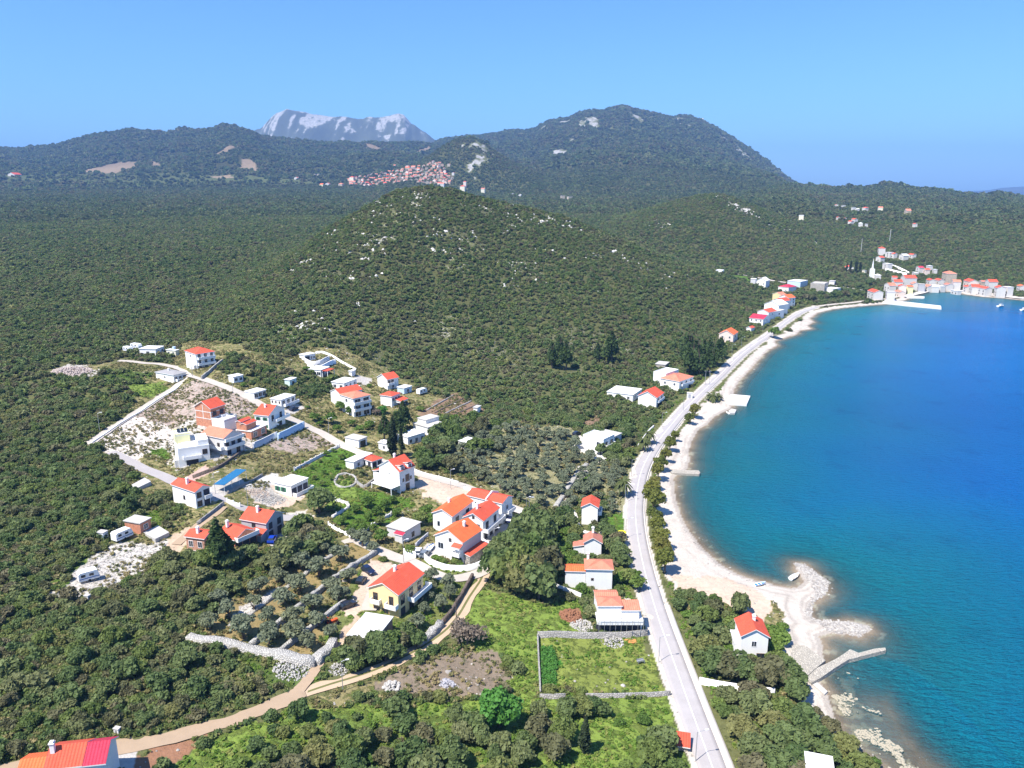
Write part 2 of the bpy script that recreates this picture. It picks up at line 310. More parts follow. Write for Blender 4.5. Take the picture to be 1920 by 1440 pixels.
W = gpoly([(1258,1080),(1350,1082),(1430,1108),(1450,1150),(1430,1158),(1385,1146),(1265,1112)]); put(inpoly(wx, wy, W), 'sand')
W = gpoly([(1415,1165),(1450,1130),(1470,1150),(1480,1180),(1460,1190)]); put(inpoly(wx, wy, W), 'dry')
# beach wrack lines parallel to the water
wr = np.exp(-((GD - 5.5 - (fbm(GX, GY, 12, 2, 61) - .5) * 2.5) / .55) ** 2) + .8 * np.exp(-((GD - 2.4 - (fbm(GX, GY, 9, 2, 62) - .5) * 1.4) / .45) ** 2)
wr = wr * mb * (GD > .6) * sstep(.35, .6, fbm(GX, GY, 16, 3, 66)); col[:] = col * (1 - .28 * np.clip(wr, 0, 1))[..., None]
wet = mb & (GD < 1.3); col[wet] *= .72
dr = polydist(GX, GY, ROADL); put((dr < 3.6) & (GY < 700) & (GY > 60) & ~mb, 'pale'); wood[(dr < 7) & (GY < 760)] = 0
# bare limestone on the slopes
f1 = fbm(GX, GY, 60, 5, 71); f2 = fbm(GX, GY, 9, 3, 72); hz = GZ
pix = np.stack([(GX / np.maximum(GY * cp - (GZ - CH) * sp, 1)) * F + 960, 720 - F * (GY * sp + (GZ - CH) * cp) / np.maximum(GY * cp - (GZ - CH) * sp, 1)], -1)
def blob(pts, hard=1.0):
    """limestone outcrops at traced places: (u, v, radius in pixels, strength)"""
    o = np.zeros(GX.shape)
    for (u, v, r, s) in pts:
        X, Y, Z = g1(u, v); rad = r / F * math.hypot(X, Y); o = np.maximum(o, s * np.exp(-(((GX - X) / rad) ** 2 + ((GY - Y) / (rad * 3.0)) ** 2)))
    return o
OUT = [(580,490,26,.8),(565,520,20,.6),(780,370,20,.7),(720,440,40,.4),(800,600,40,.45),(830,620,30,.45),(560,620,20,.6),(530,650,20,.4),(700,480,60,.35),(540,600,20,.5),(850,480,50,.3),(640,560,50,.3),(330,430,25,.3),
  (1350,366,12,1),(1380,385,14,.6),(1410,400,16,.9),(1440,412,14,.9),(1470,425,10,.8),(10,600,14,1.2),(1250,430,30,.3),(1520,450,8,.6)]
ob = blob(OUT)
rk = ob * sstep(.42, .62, f2 + (f1 - .5) * .8) * 1.1
rad = np.hypot(GX, GY)
# mountain rock
q = np.where(GZ > 20, 1, 0)
mr = np.zeros(GX.shape)
f3 = fbm(GX, GY, 130, 5, 81); f4 = ridged(GX, GY * .35, 260, 4, 83)
cl = (GY > 5200) & (GY < 9000); mr = np.where(cl, .15 + .95 * sstep(.46, .62, fbm(GX, GY * .12, 48, 4, 84) * .62 + f3 * .38 + np.clip((GZ - 600) / 1100, -.25, .08)), mr); col[cl] = (.095, .105, .075)
mo = (GY > 3000) & (GY <= 5200) & (GX > -400)
MB = blob([(1110,225,16,1),(1115,235,10,.8),(1085,240,14,.5),(1065,265,18,.9),(1050,285,16,1),(1075,300,18,.9),(1062,260,10,.7),(1100,305,20,.6),(1300,220,40,.8),(1270,222,20,.6),(1380,275,22,1.1),(1395,290,16,1),(1365,262,14,.8),(1040,232,18,.8),(1020,238,16,.7),(960,246,14,.5),(1310,325,6,1),(1322,335,6,.8),(1200,222,6,.8),(1150,300,16,.4)])
fm = fbm(GX, GY * .5, 55, 4, 86); mr = np.where(mo, np.maximum(sstep(.50, .58, MB * .26 + fm * .85 - .075) * (MB > .06), sstep(.64, .74, fm + np.clip((GZ - 420) / 1500, -.1, .1))*.7), mr)
cone = (GY > 1900) & (GY <= 3000) & (GX > -450) & (GX < 300)
CB = blob([(890,268,12,1),(880,285,14,1),(895,300,16,.9),(905,275,10,.8),(870,275,10,.7),(920,300,16,.6),(900,320,14,.5)])
mr = np.where(cone, np.maximum(mr, sstep(.52, .60, CB * .26 + fbm(GX, GY * .5, 26, 4, 88) * .85 - .10) * (CB > .08)), mr)
CR = blob([(1835,368,10,1.1),(1868,363,10,1.2),(1880,368,10,1),(1770,385,10,.6),(1830,400,12,.7),(1835,412,10,.7),(1760,380,6,.8),(1700,375,6,.8),(1590,362,6,.9),(1800,395,10,.5)])
mr = np.maximum(mr, sstep(.52, .60, CR * .26 + fbm(GX, GY * .5, 16, 4, 89) * .85 - .10) * (CR > .08))
rkk = np.clip(rk, 0, 1) * (rad > 150) * (wood > .5); rock = np.where(rkk > .05, np.maximum(rock, .30 + .75 * rkk), rock); wood *= 1 - .8 * np.clip(rkk * 1.5, 0, 1)
cliff = np.where(rad > 1900, mr, 0); mr_n = mr - cliff
col[:] = col * (1 - mr_n[..., None]) + np.array((.30, .29, .275)) * mr_n[..., None]
wood *= (1 - np.clip(mr * 1.6, 0, 1))
# vegetation tint of far slopes, patches of lighter scrub
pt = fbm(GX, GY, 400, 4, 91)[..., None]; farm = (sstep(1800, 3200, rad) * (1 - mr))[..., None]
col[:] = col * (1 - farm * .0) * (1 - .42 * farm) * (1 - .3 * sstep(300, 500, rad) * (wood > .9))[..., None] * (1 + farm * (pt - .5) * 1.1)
hillm = inpoly(pix[..., 0], pix[..., 1], [(430,590),(560,470),(680,393),(750,350),(850,350),(1000,380),(1200,466),(1440,575),(1300,650),(1000,800),(760,740),(560,650)]) & (GY > 250) & (GY < 900)
hk = sstep(.46, .68, fbm(GX, GY, 38, 4, 77)) * hillm * (wood > .5); rock = np.where(hk > .02, np.maximum(rock, .30 + .13 * hk), rock); wood *= 1 - .3 * hk
# seabed
sea = GD < 0
shelf = blob([(1640,1330,60,1),(1600,1270,50,.9),(1680,1420,70,1),(1600,1390,40,1),(1720,1500,80,1),(1650,1260,50,.8),(1590,1210,40,.9)]) if False else np.zeros(GX.shape)
SHELF = gpoly([(1515,1275),(1560,1250),(1640,1232),(1690,1240),(1760,1290),(1830,1360),(1900,1430),(2000,1560),(1600,1560)])
insh = inpoly(GX, GY, SHELF); ds = polydist(GX, GY, np.vstack([SHELF, SHELF[:1]]))
shelf = np.where(insh, sstep(-2, 20, ds), np.exp(-(ds / 7) ** 2) * .35) * sea
GOPT = np.where(sea, -GD, 0) * (1 - .965 * shelf)
col[sea] = (.22, .17, .125); rock[sea] = .25; tuft[sea] = 0; wood[sea] = 0
sb = fbm(GX, GY, 7, 4, 95); col[:] = np.where(sea[..., None], col * (.35 + 1.25 * sb[..., None]), col)
REEF = gpoly([(1555,1290),(1580,1265),(1600,1275),(1610,1310),(1640,1350),(1650,1385),(1680,1400),(1700,1440),(1660,1440),(1600,1395),(1575,1360)])
rf = inpoly(wx, wy, REEF) & sea & (fbm(GX, GY, 2.0, 3, 97) > .47); col[rf] = (.34, .29, .20)
R2 = (sea & (GD > -3.2) & (fbm(GX, GY, 2.5, 3, 98) > .68)); col[R2] = (.33, .29, .22)
# ---------------------------------------------------------------- ground material
m, nt, p, L = mat("ground_soil"); o = objco(nt)
A = lambda n: nd(nt, "ShaderNodeAttribute", attribute_name=n)
c = A('col').outputs['Color']; rk_ = A('rock').outputs['Fac']; tf_ = A('tuft').outputs['Fac']
n1 = noise(nt, o, .9, 5); n2 = noise(nt, o, .12, 4); n3 = noise(nt, o, 1.7, 6, .65)
c = mixc(nt, 1.0, c, mth(nt, 'ADD', .45, mth(nt, 'ADD', mth(nt, 'MULTIPLY', n1, .55), mth(nt, 'MULTIPLY', n2, .55))), 'MULTIPLY')
tn = noise(nt, o, .55, 6, .7); th = mth(nt, 'SUBTRACT', .70, mth(nt, 'MULTIPLY', tf_, .45))
tm = mth(nt, 'MULTIPLY', mth(nt, 'SUBTRACT', tn, th), 9, True)
c = mixc(nt, mth(nt, 'MULTIPLY', tm, .85), c, ramp(nt, noise(nt, o, .23, 3), [(.35, (.055,.085,.016)), (.65, (.12,.15,.035))]))
vo = nd(nt, "ShaderNodeTexVoronoi", Scale=.95); L.new(o, vo.inputs['Vector'])
sn = mth(nt, 'ADD', mth(nt, 'MULTIPLY', n3, .75), mth(nt, 'MULTIPLY', mth(nt, 'SUBTRACT', .6, vo.outputs['Distance']), .35))
rm = mth(nt, 'MULTIPLY', mth(nt, 'SUBTRACT', sn, mth(nt, 'SUBTRACT', .72, mth(nt, 'MULTIPLY', rk_, .55))), 12, True)
c = mixc(nt, mth(nt, 'MULTIPLY', rm, .9), c, ramp(nt, n1, [(.3, (.38,.355,.32)), (.7, (.66,.63,.58))]))
mpc = nd(nt, "ShaderNodeMapping"); mpc.inputs['Scale'].default_value = (.030, .016, .011); L.new(o, mpc.inputs['Vector']); cn = noise(nt, mpc.outputs[0], 1.0, 9, .68)
cf = A('cliff').outputs['Fac']; cm = mth(nt, 'MULTIPLY', mth(nt, 'SUBTRACT', cn, mth(nt, 'SUBTRACT', .74, mth(nt, 'MULTIPLY', cf, .34))), 9, True); cm = mth(nt, 'MULTIPLY', cm, mth(nt, 'MULTIPLY', cf, 6, True))
c = mixc(nt, cm, c, ramp(nt, noise(nt, mpc.outputs[0], 2.3, 6, .7), [(.3, (.20,.195,.185)), (.7, (.40,.39,.37))]))
L.new(c, p.inputs['Base Color']); p.inputs['Roughness'].default_value = .95; p.inputs['Specular IOR Level'].default_value = .1
hh = mth(nt, 'ADD', mth(nt, 'MULTIPLY', n3, .6), mth(nt, 'ADD', mth(nt, 'MULTIPLY', rm, .35), mth(nt, 'MULTIPLY', tm, .5)))
L.new(bump(nt, hh, .5, .9), p.inputs['Normal']); M_GROUND = m
idx = np.arange(NR * NA).reshape(NR, NA)
fa = np.stack([idx[:-1, :-1], idx[:-1, 1:], idx[1:, 1:], idx[1:, :-1]], -1).reshape(-1, 4)
me = npmesh("terrain", np.stack([GX, GY, GZ], -1).reshape(-1, 3), fa, True)
vattr(me, 'col', 'FLOAT_COLOR', np.concatenate([col, np.ones(GX.shape + (1,))], -1)); vattr(me, 'rock', 'FLOAT', rock); vattr(me, 'tuft', 'FLOAT', tuft); vattr(me, 'cliff', 'FLOAT', cliff)
go = link("terrain", me, None, [M_GROUND]); tag(go, kind='structure')
# sea sheet at z = 0, carrying how deep the water is below it
fz = GZ.reshape(-1)[fa].min(1) < .02
sf = fa[fz & (np.hypot(GX, GY).reshape(-1)[fa[:, 0]] < 9000)]
used = np.unique(sf); remap = np.zeros(NR * NA, np.int64); remap[used] = np.arange(len(used))
sv = np.stack([GX.ravel()[used], GY.ravel()[used], np.zeros(len(used))], -1)
ms = npmesh("sea", sv, remap[sf], True); vattr(ms, 'deep', 'FLOAT', GOPT.ravel()[used])
m, nt, p, L = mat("sea_water"); o = objco(nt); dp = nd(nt, "ShaderNodeAttribute", attribute_name='deep').outputs['Fac']
bp = noise(nt, o, .018, 4); bp2 = noise(nt, o, .005, 3)
dq = mth(nt, 'ADD', dp, mth(nt, 'MULTIPLY', mth(nt, 'SUBTRACT', bp, .5), 34))
c = ramp(nt, mth(nt, 'DIVIDE', dq, 190), [(.0, (.012,.195,.225)), (.10, (.005,.205,.29)), (.30, (.002,.180,.40)), (.55, (.001,.170,.53)), (1.0, (.001,.185,.62))])
c = mixc(nt, 1.0, c, ramp(nt, bp2, [(.3, (.78,.83,.88)), (.7, (1.2,1.16,1.1))]), 'MULTIPLY')
gr = noise(nt, o, .06, 5, .6); c = mixc(nt, mth(nt, 'MULTIPLY', mth(nt, 'SUBTRACT', gr, .56), 4, True), c, mixc(nt, 1.0, c, (.55,.72,.8), 'MULTIPLY'))
L.new(c, p.inputs['Base Color']); p.inputs['Roughness'].default_value = .22; p.inputs['IOR'].default_value = 1.33; p.inputs['Specular IOR Level'].default_value = .12
mp = nd(nt, "ShaderNodeMapping"); mp.inputs['Rotation'].default_value = (0, 0, R(25)); mp.inputs['Scale'].default_value = (1, 2.6, 1); L.new(o, mp.inputs['Vector'])
w1 = noise(nt, mp.outputs[0], .32, 5, .6); w2 = noise(nt, mp.outputs[0], .9, 3, .6)
L.new(bump(nt, mth(nt, 'ADD', w1, mth(nt, 'MULTIPLY', w2, .45)), 5, 1.0), p.inputs['Normal'])
tr = nd(nt, "ShaderNodeBsdfTransparent"); tr.inputs[0].default_value = (.96, .97, .95, 1)
mx = nt.nodes.new("ShaderNodeMixShader")
fac = mth(nt, 'SUBTRACT', 1.0, mth(nt, 'POWER', 2.718, mth(nt, 'MULTIPLY', mth(nt, 'ADD', dp, -.5), -.22)), True)
L.new(mth(nt, 'MAXIMUM', fac, .03), mx.inputs[0]); L.new(tr.outputs[0], mx.inputs[1]); L.new(p.outputs[0], mx.inputs[2]); L.new(mx.outputs[0], nt.nodes['Material Output'].inputs[0])
so = link("sea", ms, None, [m]); tag(so, kind='structure')
# ---------------------------------------------------------------- light and air
SUN_H = Vector((-.75, -.66)).normalized(); SUN_EL = R(58)
sun = bpy.data.lights.new("sun", 'SUN'); sun.energy = 4.95; sun.angle = R(.53); sun.color = (1, .94, .85)
suno = bpy.data.objects.new("sun", sun); COL.objects.link(suno)
sd = Vector((SUN_H.x * math.cos(SUN_EL), SUN_H.y * math.cos(SUN_EL), math.sin(SUN_EL))); suno.rotation_euler = sd.to_track_quat('Z', 'Y').to_euler(); suno.location = (-300, -200, 400)
w = bpy.data.worlds.new("World"); scene.world = w; w.use_nodes = True; nt = w.node_tree
sky = nt.nodes.new("ShaderNodeTexSky"); sky.sky_type = 'NISHITA'; sky.sun_disc = False; sky.sun_elevation = SUN_EL
sky.sun_rotation = math.atan2(SUN_H.x, SUN_H.y); sky.air_density = 1.0; sky.dust_density = .6; sky.ozone_density = 2.5
nt.links.new(mixc(nt, 1.0, sky.outputs[0], (.36, .59, .86), 'MULTIPLY'), nt.nodes['Background'].inputs[0]); nt.nodes['Background'].inputs[1].default_value = .13
scene.view_settings.view_transform = 'Standard'; scene.view_settings.look = 'None'; scene.view_settings.gamma = 1; scene.view_settings.exposure = .95
def haze():
    bm = bmesh.new(); bmesh.ops.create_cube(bm, size=1)
    for v in bm.verts: v.co = Vector((v.co.x * 30000, v.co.y * 16400 + 7000, 0 if False else (-8 if v.co.z < 0 else 900)))
    me = bpy.data.meshes.new("haze"); bm.to_mesh(me); bm.free(); m = bpy.data.materials.new("air"); m.use_nodes = True; nt = m.node_tree; nt.nodes.clear()
    out = nt.nodes.new("ShaderNodeOutputMaterial"); v = nt.nodes.new("ShaderNodeVolumePrincipled"); v.inputs['Color'].default_value = (.27, .50, 1, 1); v.inputs['Density'].default_value = HAZE; v.inputs['Anisotropy'].default_value = .0
    nt.links.new(v.outputs[0], out.inputs['Volume']); h = link("haze", me, None, [m]); tag(h, kind='stuff')
HAZE = 8.5e-5
haze()
scene.cycles.max_bounces = 6; scene.cycles.transparent_max_bounces = 8; scene.cycles.volume_bounces = 0; scene.cycles.caustics_reflective = False; scene.cycles.caustics_refractive = False
# ---------------------------------------------------------------- bmesh helpers
def quad(bm, pts, mi=0, uv=None):
    f = bm.faces.new([bm.verts.new(p) for p in pts]); f.material_index = mi
    if uv is not None:
        l = bm.loops.layers.uv.verify()
        for lp, c in zip(f.loops, uv): lp[l].uv = c
    return f
def box(bm, x0, x1, y0, y1, z0, z1, mi=0):
    v = [bm.verts.new(p) for p in ((x0,y0,z0),(x1,y0,z0),(x1,y1,z0),(x0,y1,z0),(x0,y0,z1),(x1,y0,z1),(x1,y1,z1),(x0,y1,z1))]
    for q in ((0,3,2,1),(4,5,6,7),(0,1,5,4),(1,2,6,5),(2,3,7,6),(3,0,4,7)):
        bm.faces.new([v[i] for i in q]).material_index = mi
def tube(bm, a, b, r0, r1=None, n=6, mi=0):
    a = Vector(a); b = Vector(b); r1 = r0 if r1 is None else r1
    z = (b - a).normalized(); x = z.orthogonal().normalized(); y = z.cross(x)
    A = [bm.verts.new(a + (x * math.cos(2*math.pi*i/n) + y * math.sin(2*math.pi*i/n)) * r0) for i in range(n)]
    B = [bm.verts.new(b + (x * math.cos(2*math.pi*i/n) + y * math.sin(2*math.pi*i/n)) * r1) for i in range(n)]
    for i in range(n):
        j = (i + 1) % n; bm.faces.new((A[i], A[j], B[j], B[i])).material_index = mi
    bm.faces.new(A[::-1]).material_index = mi; bm.faces.new(B).material_index = mi
def part(name, bm, parent, mats, smooth=False):
    me = bpy.data.meshes.new(name); bm.normal_update(); bm.to_mesh(me); bm.free()
    if smooth:
        for p in me.polygons: p.use_smooth = True
    return link(name, me, parent, mats)
def new(): return bmesh.new()
# ---------------------------------------------------------------- building materials
def stucco(name, c, var=.07):
    m, nt, p, L = mat(name); o = objco(nt); n = noise(nt, o, .5, 6, .65); n2 = noise(nt, o, 4, 3)
    mp = nd(nt, "ShaderNodeMapping"); mp.inputs['Scale'].default_value = (1.6, 1.6, .16); L.new(o, mp.inputs['Vector'])
    st = noise(nt, mp.outputs[0], 1.0, 5, .7)
    f = mth(nt, 'ADD', mth(nt, 'ADD', mth(nt, 'MULTIPLY', n, var * 1.4), mth(nt, 'MULTIPLY', st, var * 2.2)), 1 - var * 1.9)
    L.new(mixc(nt, 1.0, c, f, 'MULTIPLY'), p.inputs['Base Color']); p.inputs['Roughness'].default_value = .85; p.inputs['Specular IOR Level'].default_value = .2
    L.new(bump(nt, n2, .02, .4), p.inputs['Normal']); return m
def tiles(name, c, old=.15):
    m, nt, p, L = mat(name); uv = nt.nodes.new("ShaderNodeTexCoord").outputs['UV']
    sx = nt.nodes.new("ShaderNodeSeparateXYZ"); L.new(uv, sx.inputs[0])
    wv = mth(nt, 'ABSOLUTE', mth(nt, 'SINE', mth(nt, 'MULTIPLY', sx.outputs[0], math.pi / .48)))
    rw = mth(nt, 'FRACT', mth(nt, 'MULTIPLY', sx.outputs[1], 1 / .42))
    o = objco(nt); n = noise(nt, o, .55, 5, .7); n2 = noise(nt, o, 5, 3, .8)
    f = mth(nt, 'ADD', mth(nt, 'MULTIPLY', wv, .30), mth(nt, 'ADD', mth(nt, 'MULTIPLY', n, .62 + old), mth(nt, 'MULTIPLY', n2, .42 + old)))
    f = mth(nt, 'ADD', f, mth(nt, 'ADD', (.33 - old), mth(nt, 'MULTIPLY', rw, .08)))
    cc = mixc(nt, 1.0, c, f, 'MULTIPLY')
    cc = mixc(nt, mth(nt, 'MULTIPLY', mth(nt, 'SUBTRACT', n2, .60), 3 * old + .3, True), cc, (.42, .30, .22))
    L.new(cc, p.inputs['Base Color']); p.inputs['Roughness'].default_value = .75; p.inputs['Specular IOR Level'].default_value = .25
    L.new(bump(nt, mth(nt, 'ADD', wv, mth(nt, 'MULTIPLY', rw, .4)), .07, .8), p.inputs['Normal']); return m
def brickm(name, c):
    m, nt, p, L = mat(name); o = objco(nt)
    cb = nt.nodes.new("ShaderNodeCombineXYZ"); sx = nt.nodes.new("ShaderNodeSeparateXYZ"); L.new(o, sx.inputs[0])
    L.new(mth(nt, 'ADD', sx.outputs[0], sx.outputs[1]), cb.inputs[0]); L.new(sx.outputs[2], cb.inputs[1])
    b = nt.nodes.new("ShaderNodeTexBrick"); L.new(cb.outputs[0], b.inputs['Vector']); b.inputs['Scale'].default_value = 1; b.inputs['Brick Width'].default_value = .5; b.inputs['Row Height'].default_value = .3; b.inputs['Mortar Size'].default_value = .02
    b.inputs['Color1'].default_value = (*c, 1); b.inputs['Color2'].default_value = (c[0] * .75, c[1] * .68, c[2] * .65, 1); b.inputs['Mortar'].default_value = (.4, .34, .29, 1)
    L.new(mixc(nt, 1.0, b.outputs[0], mth(nt, 'ADD', .6, mth(nt, 'MULTIPLY', noise(nt, o, 1.2, 5), .75)), 'MULTIPLY'), p.inputs['Base Color']); p.inputs['Roughness'].default_value = .9; return m
def stonem(name, c, c2, sc=2.2):
    m, nt, p, L = mat(name); o = objco(nt); v = nd(nt, "ShaderNodeTexVoronoi", Scale=sc); L.new(o, v.inputs['Vector'])
    n = noise(nt, o, sc * 1.3, 5, .7); v2 = nd(nt, "ShaderNodeTexVoronoi", Scale=sc, feature='DISTANCE_TO_EDGE'); L.new(o, v2.inputs['Vector'])
    cc = mixc(nt, n, c, c2); cc = mixc(nt, mth(nt, 'MULTIPLY', mth(nt, 'SUBTRACT', 1.0, mth(nt, 'MULTIPLY', v2.outputs[0], 11), True), .6), cc, (.14, .13, .11))
    bw = nt.nodes.new('ShaderNodeRGBToBW'); L.new(v.outputs['Color'], bw.inputs[0]); cc = mixc(nt, 1.0, cc, mth(nt, 'ADD', .78, mth(nt, 'MULTIPLY', bw.outputs[0], .42)), 'MULTIPLY')
    L.new(cc, p.inputs['Base Color']); p.inputs['Roughness'].default_value = .95; L.new(bump(nt, mth(nt, 'MULTIPLY', v2.outputs[0], 4, True), .12, 1), p.inputs['Normal']); return m
W = dict(white=stucco("white_render", (.80,.79,.77)), cream=stucco("cream_render", (.76,.71,.55)), yellow=stucco("yellow_render", (.78,.60,.32)), paleyellow=stucco("pale_yellow_render", (.80,.75,.42)),
 grey=stucco("grey_render", (.40,.40,.42), .12), lgrey=stucco("light_grey_render", (.58,.57,.57), .12), concrete=stucco("raw_concrete", (.46,.44,.41), .2), palecon=stucco("pale_concrete", (.62,.60,.57), .16), blue=stucco("pale_blue_render", (.50,.62,.72)), mint=stucco("pale_green_render", (.60,.72,.66)), pinkw=stucco("pale_pink_render", (.72,.60,.52)),
 brick=brickm("red_hollow_brick", (.58,.21,.10)), brick2=brickm("dull_brick", (.50,.24,.15)), stone=stonem("house_stone", (.52,.48,.42), (.36,.33,.29)), ochre=stucco('ochre_stone', (.44,.33,.25), .14), town=stucco('town_render', (.60,.575,.54), .12), tan=stonem("tan_stone", (.60,.52,.41), (.46,.38,.30), 1.2))  # town: white render toned down to a duller off-white
T = dict(red=tiles("red_roof_tiles", (.52,.082,.043)), orange=tiles("orange_roof_tiles", (.62,.125,.04)), pink=tiles("weathered_roof_tiles", (.52,.185,.115), .3), old=tiles("old_brown_tiles", (.42,.16,.11), .35), white=W['palecon'], wroof=stucco("white_roof_coating", (.70,.69,.67), .16), grey=stucco("grey_roof_sheet", (.30,.29,.29), .15), mag=tiles("dark_red_tiles", (.42,.03,.06)), bluer=plain("blue_roof_sheet", (.02,.13,.27), .45), conc=W['concrete'])
M_FR = plain("white_frame", (.78,.78,.78), .5); M_DARK = plain("brown_frame", (.13,.07,.04), .6); M_GREEN = plain("green_shutter", (.03,.16,.08), .6)
def glassm():
    m, nt, p, L = mat("window_glass"); p.inputs['Base Color'].default_value = (.02,.028,.038,1); p.inputs['Roughness'].default_value = .08; p.inputs['Specular IOR Level'].default_value = .6; return m
M_GL = glassm(); M_TRIM = plain("white_trim", (.76,.75,.73), .7); M_METAL = plain("grey_metal", (.42,.43,.45), .45, metal=.5); M_SHADEIN = plain("painted_room_shade", (.05,.05,.06), .9)  # last material: near-black colour painted as the shade inside open rooms
M_BARK = plain("bark", (.13,.10,.075), .95, .3, 3, .1, .03)
KEEPOUT = []          # ground polygons no tree may grow in
def body(root, x0, x1, y0, y1, z0, h, roof, wall, wname='wall', oh=.35, low=-2.5, rc=None):
    """one block of a house: a wall shell and its roof; roof = (kind, pitch in degrees, tiles)"""
    k, pitch, tc = roof; wm = W[wall]; bm = new(); t = math.tan(R(pitch)); zb = z0 if z0 > .5 else low
    def loop(pts): bm.faces.new([bm.verts.new(p) for p in pts])
    cx, cy = (x0 + x1) / 2, (y0 + y1) / 2; lx, ly = x1 - x0, y1 - y0
    if k == 'gx':
        rz = h + ly / 2 * t
        loop([(x0,y1,zb),(x0,y0,zb),(x0,y0,h),(x0,cy,rz),(x0,y1,h)]); loop([(x1,y0,zb),(x1,y1,zb),(x1,y1,h),(x1,cy,rz),(x1,y0,h)])
        loop([(x0,y0,zb),(x1,y0,zb),(x1,y0,h),(x0,y0,h)]); loop([(x1,y1,zb),(x0,y1,zb),(x0,y1,h),(x1,y1,h)])
    elif k == 'gy':
        rz = h + lx / 2 * t
        loop([(x0,y0,zb),(x1,y0,zb),(x1,y0,h),(cx,y0,rz),(x0,y0,h)]); loop([(x1,y1,zb),(x0,y1,zb),(x0,y1,h),(cx,y1,rz),(x1,y1,h)])
        loop([(x0,y1,zb),(x0,y0,zb),(x0,y0,h),(x0,y1,h)]); loop([(x1,y0,zb),(x1,y1,zb),(x1,y1,h),(x1,y0,h)])
    else:
        for q in ([(x0,y0),(x1,y0)],[(x1,y0),(x1,y1)],[(x1,y1),(x0,y1)],[(x0,y1),(x0,y0)]):
            (a, b), (c, d) = q; loop([(a,b,zb),(c,d,zb),(c,d,h),(a,b,h)])
    wo = part(wname, bm, root, [wm])
    bm = new(); th = .20; rm = T[tc]; sec = math.sqrt(1 + t * t)
    def slab(p):                       # p: top quad counter-clockwise, first edge along the eave
        p = [Vector(q) for q in p]; e = (p[1] - p[0]).length; s = (p[-1] - p[0]).length
        if len(p) == 4: uv = [(0,0),(e,0),(e,s),(0,s)]
        else:
            d = (p[1] - p[0]).normalized(); uv = [(0,0),(e,0),((p[2]-p[0]).dot(d), ((p[2]-p[0]) - d * (p[2]-p[0]).dot(d)).length)]
        quad(bm, p, 0, uv); quad(bm, [q - Vector((0,0,th)) for q in p][::-1], 1)
        for i in range(len(p)):
            a, b = p[i], p[(i + 1) % len(p)]; quad(bm, [a - Vector((0,0,th)), b - Vector((0,0,th)), b, a], 1)
    E = .06 + th * .5
    if k == 'gx':
        rz = h + ly / 2 * t + E; ez = h - oh * t + E
        slab([(x0-oh,y0-oh,ez),(x1+oh,y0-oh,ez),(x1+oh,cy,rz),(x0-oh,cy,rz)]); slab([(x1+oh,y1+oh,ez),(x0-oh,y1+oh,ez),(x0-oh,cy,rz),(x1+oh,cy,rz)])
    elif k == 'gy':
        rz = h + lx / 2 * t + E; ez = h - oh * t + E
        slab([(x0-oh,y1+oh,ez),(x0-oh,y0-oh,ez),(cx,y0-oh,rz),(cx,y1+oh,rz)]); slab([(x1+oh,y0-oh,ez),(x1+oh,y1+oh,ez),(cx,y1+oh,rz),(cx,y0-oh,rz)])
    elif k == 'hip':
        a, b, c, d = x0 - oh, x1 + oh, y0 - oh, y1 + oh; r = min(b - a, d - c) / 2; rz = h + E + r * t; ez = h + E
        if b - a >= d - c: p, q = (a + r, cy, rz), (b - r, cy, rz)
        else: p, q = (cx, c + r, rz), (cx, d - r, rz)
        A, B, C_, D = (a,c,ez), (b,c,ez), (b,d,ez), (a,d,ez)
        if abs((b - a) - (d - c)) < .02: tris = [[A,B,p],[B,C_,p],[C_,D,p],[D,A,p]]
        elif b - a > d - c: tris = [[A,B,q,p],[B,C_,q],[C_,D,p,q],[D,A,p]]
        else: tris = [[A,B,p],[B,C_,q,p],[C_,D,q],[D,A,p,q]]
        for f in tris: slab(f)
    elif k in ('sx', 'sy', 'sxm', 'sym'):    # single pitch falling towards -x / -y (m: towards +x / +y)
        rise = (lx if 'x' in k else ly) * t; lo, hi = h + E, h + E + rise; u = hi if 'm' in k else lo; v = lo if 'm' in k else hi
        if 'x' in k: slab([(x0-oh,y1+oh,u),(x0-oh,y0-oh,u),(x1+oh,y0-oh,v),(x1+oh,y1+oh,v)])
        else: slab([(x0-oh,y0-oh,u),(x1+oh,y0-oh,u),(x1+oh,y1+oh,v),(x0-oh,y1+oh,v)])
    else:
        o2 = .25 if k == 'flat' else .0
        box(bm, x0-o2, x1+o2, y0-o2, y1+o2, h + .002, h + .22)
        if k == 'par':
            for q in ((x0,x1,y0,y0+.2),(x0,x1,y1-.2,y1),(x0,x0+.2,y0+.2,y1-.2),(x1-.2,x1,y0+.2,y1-.2)): box(bm, *q, h + .222, h + .7, 1)
    ro = part('roof', bm, root, [rm, W[wall] if k == 'par' else M_TRIM])
    return wo, ro
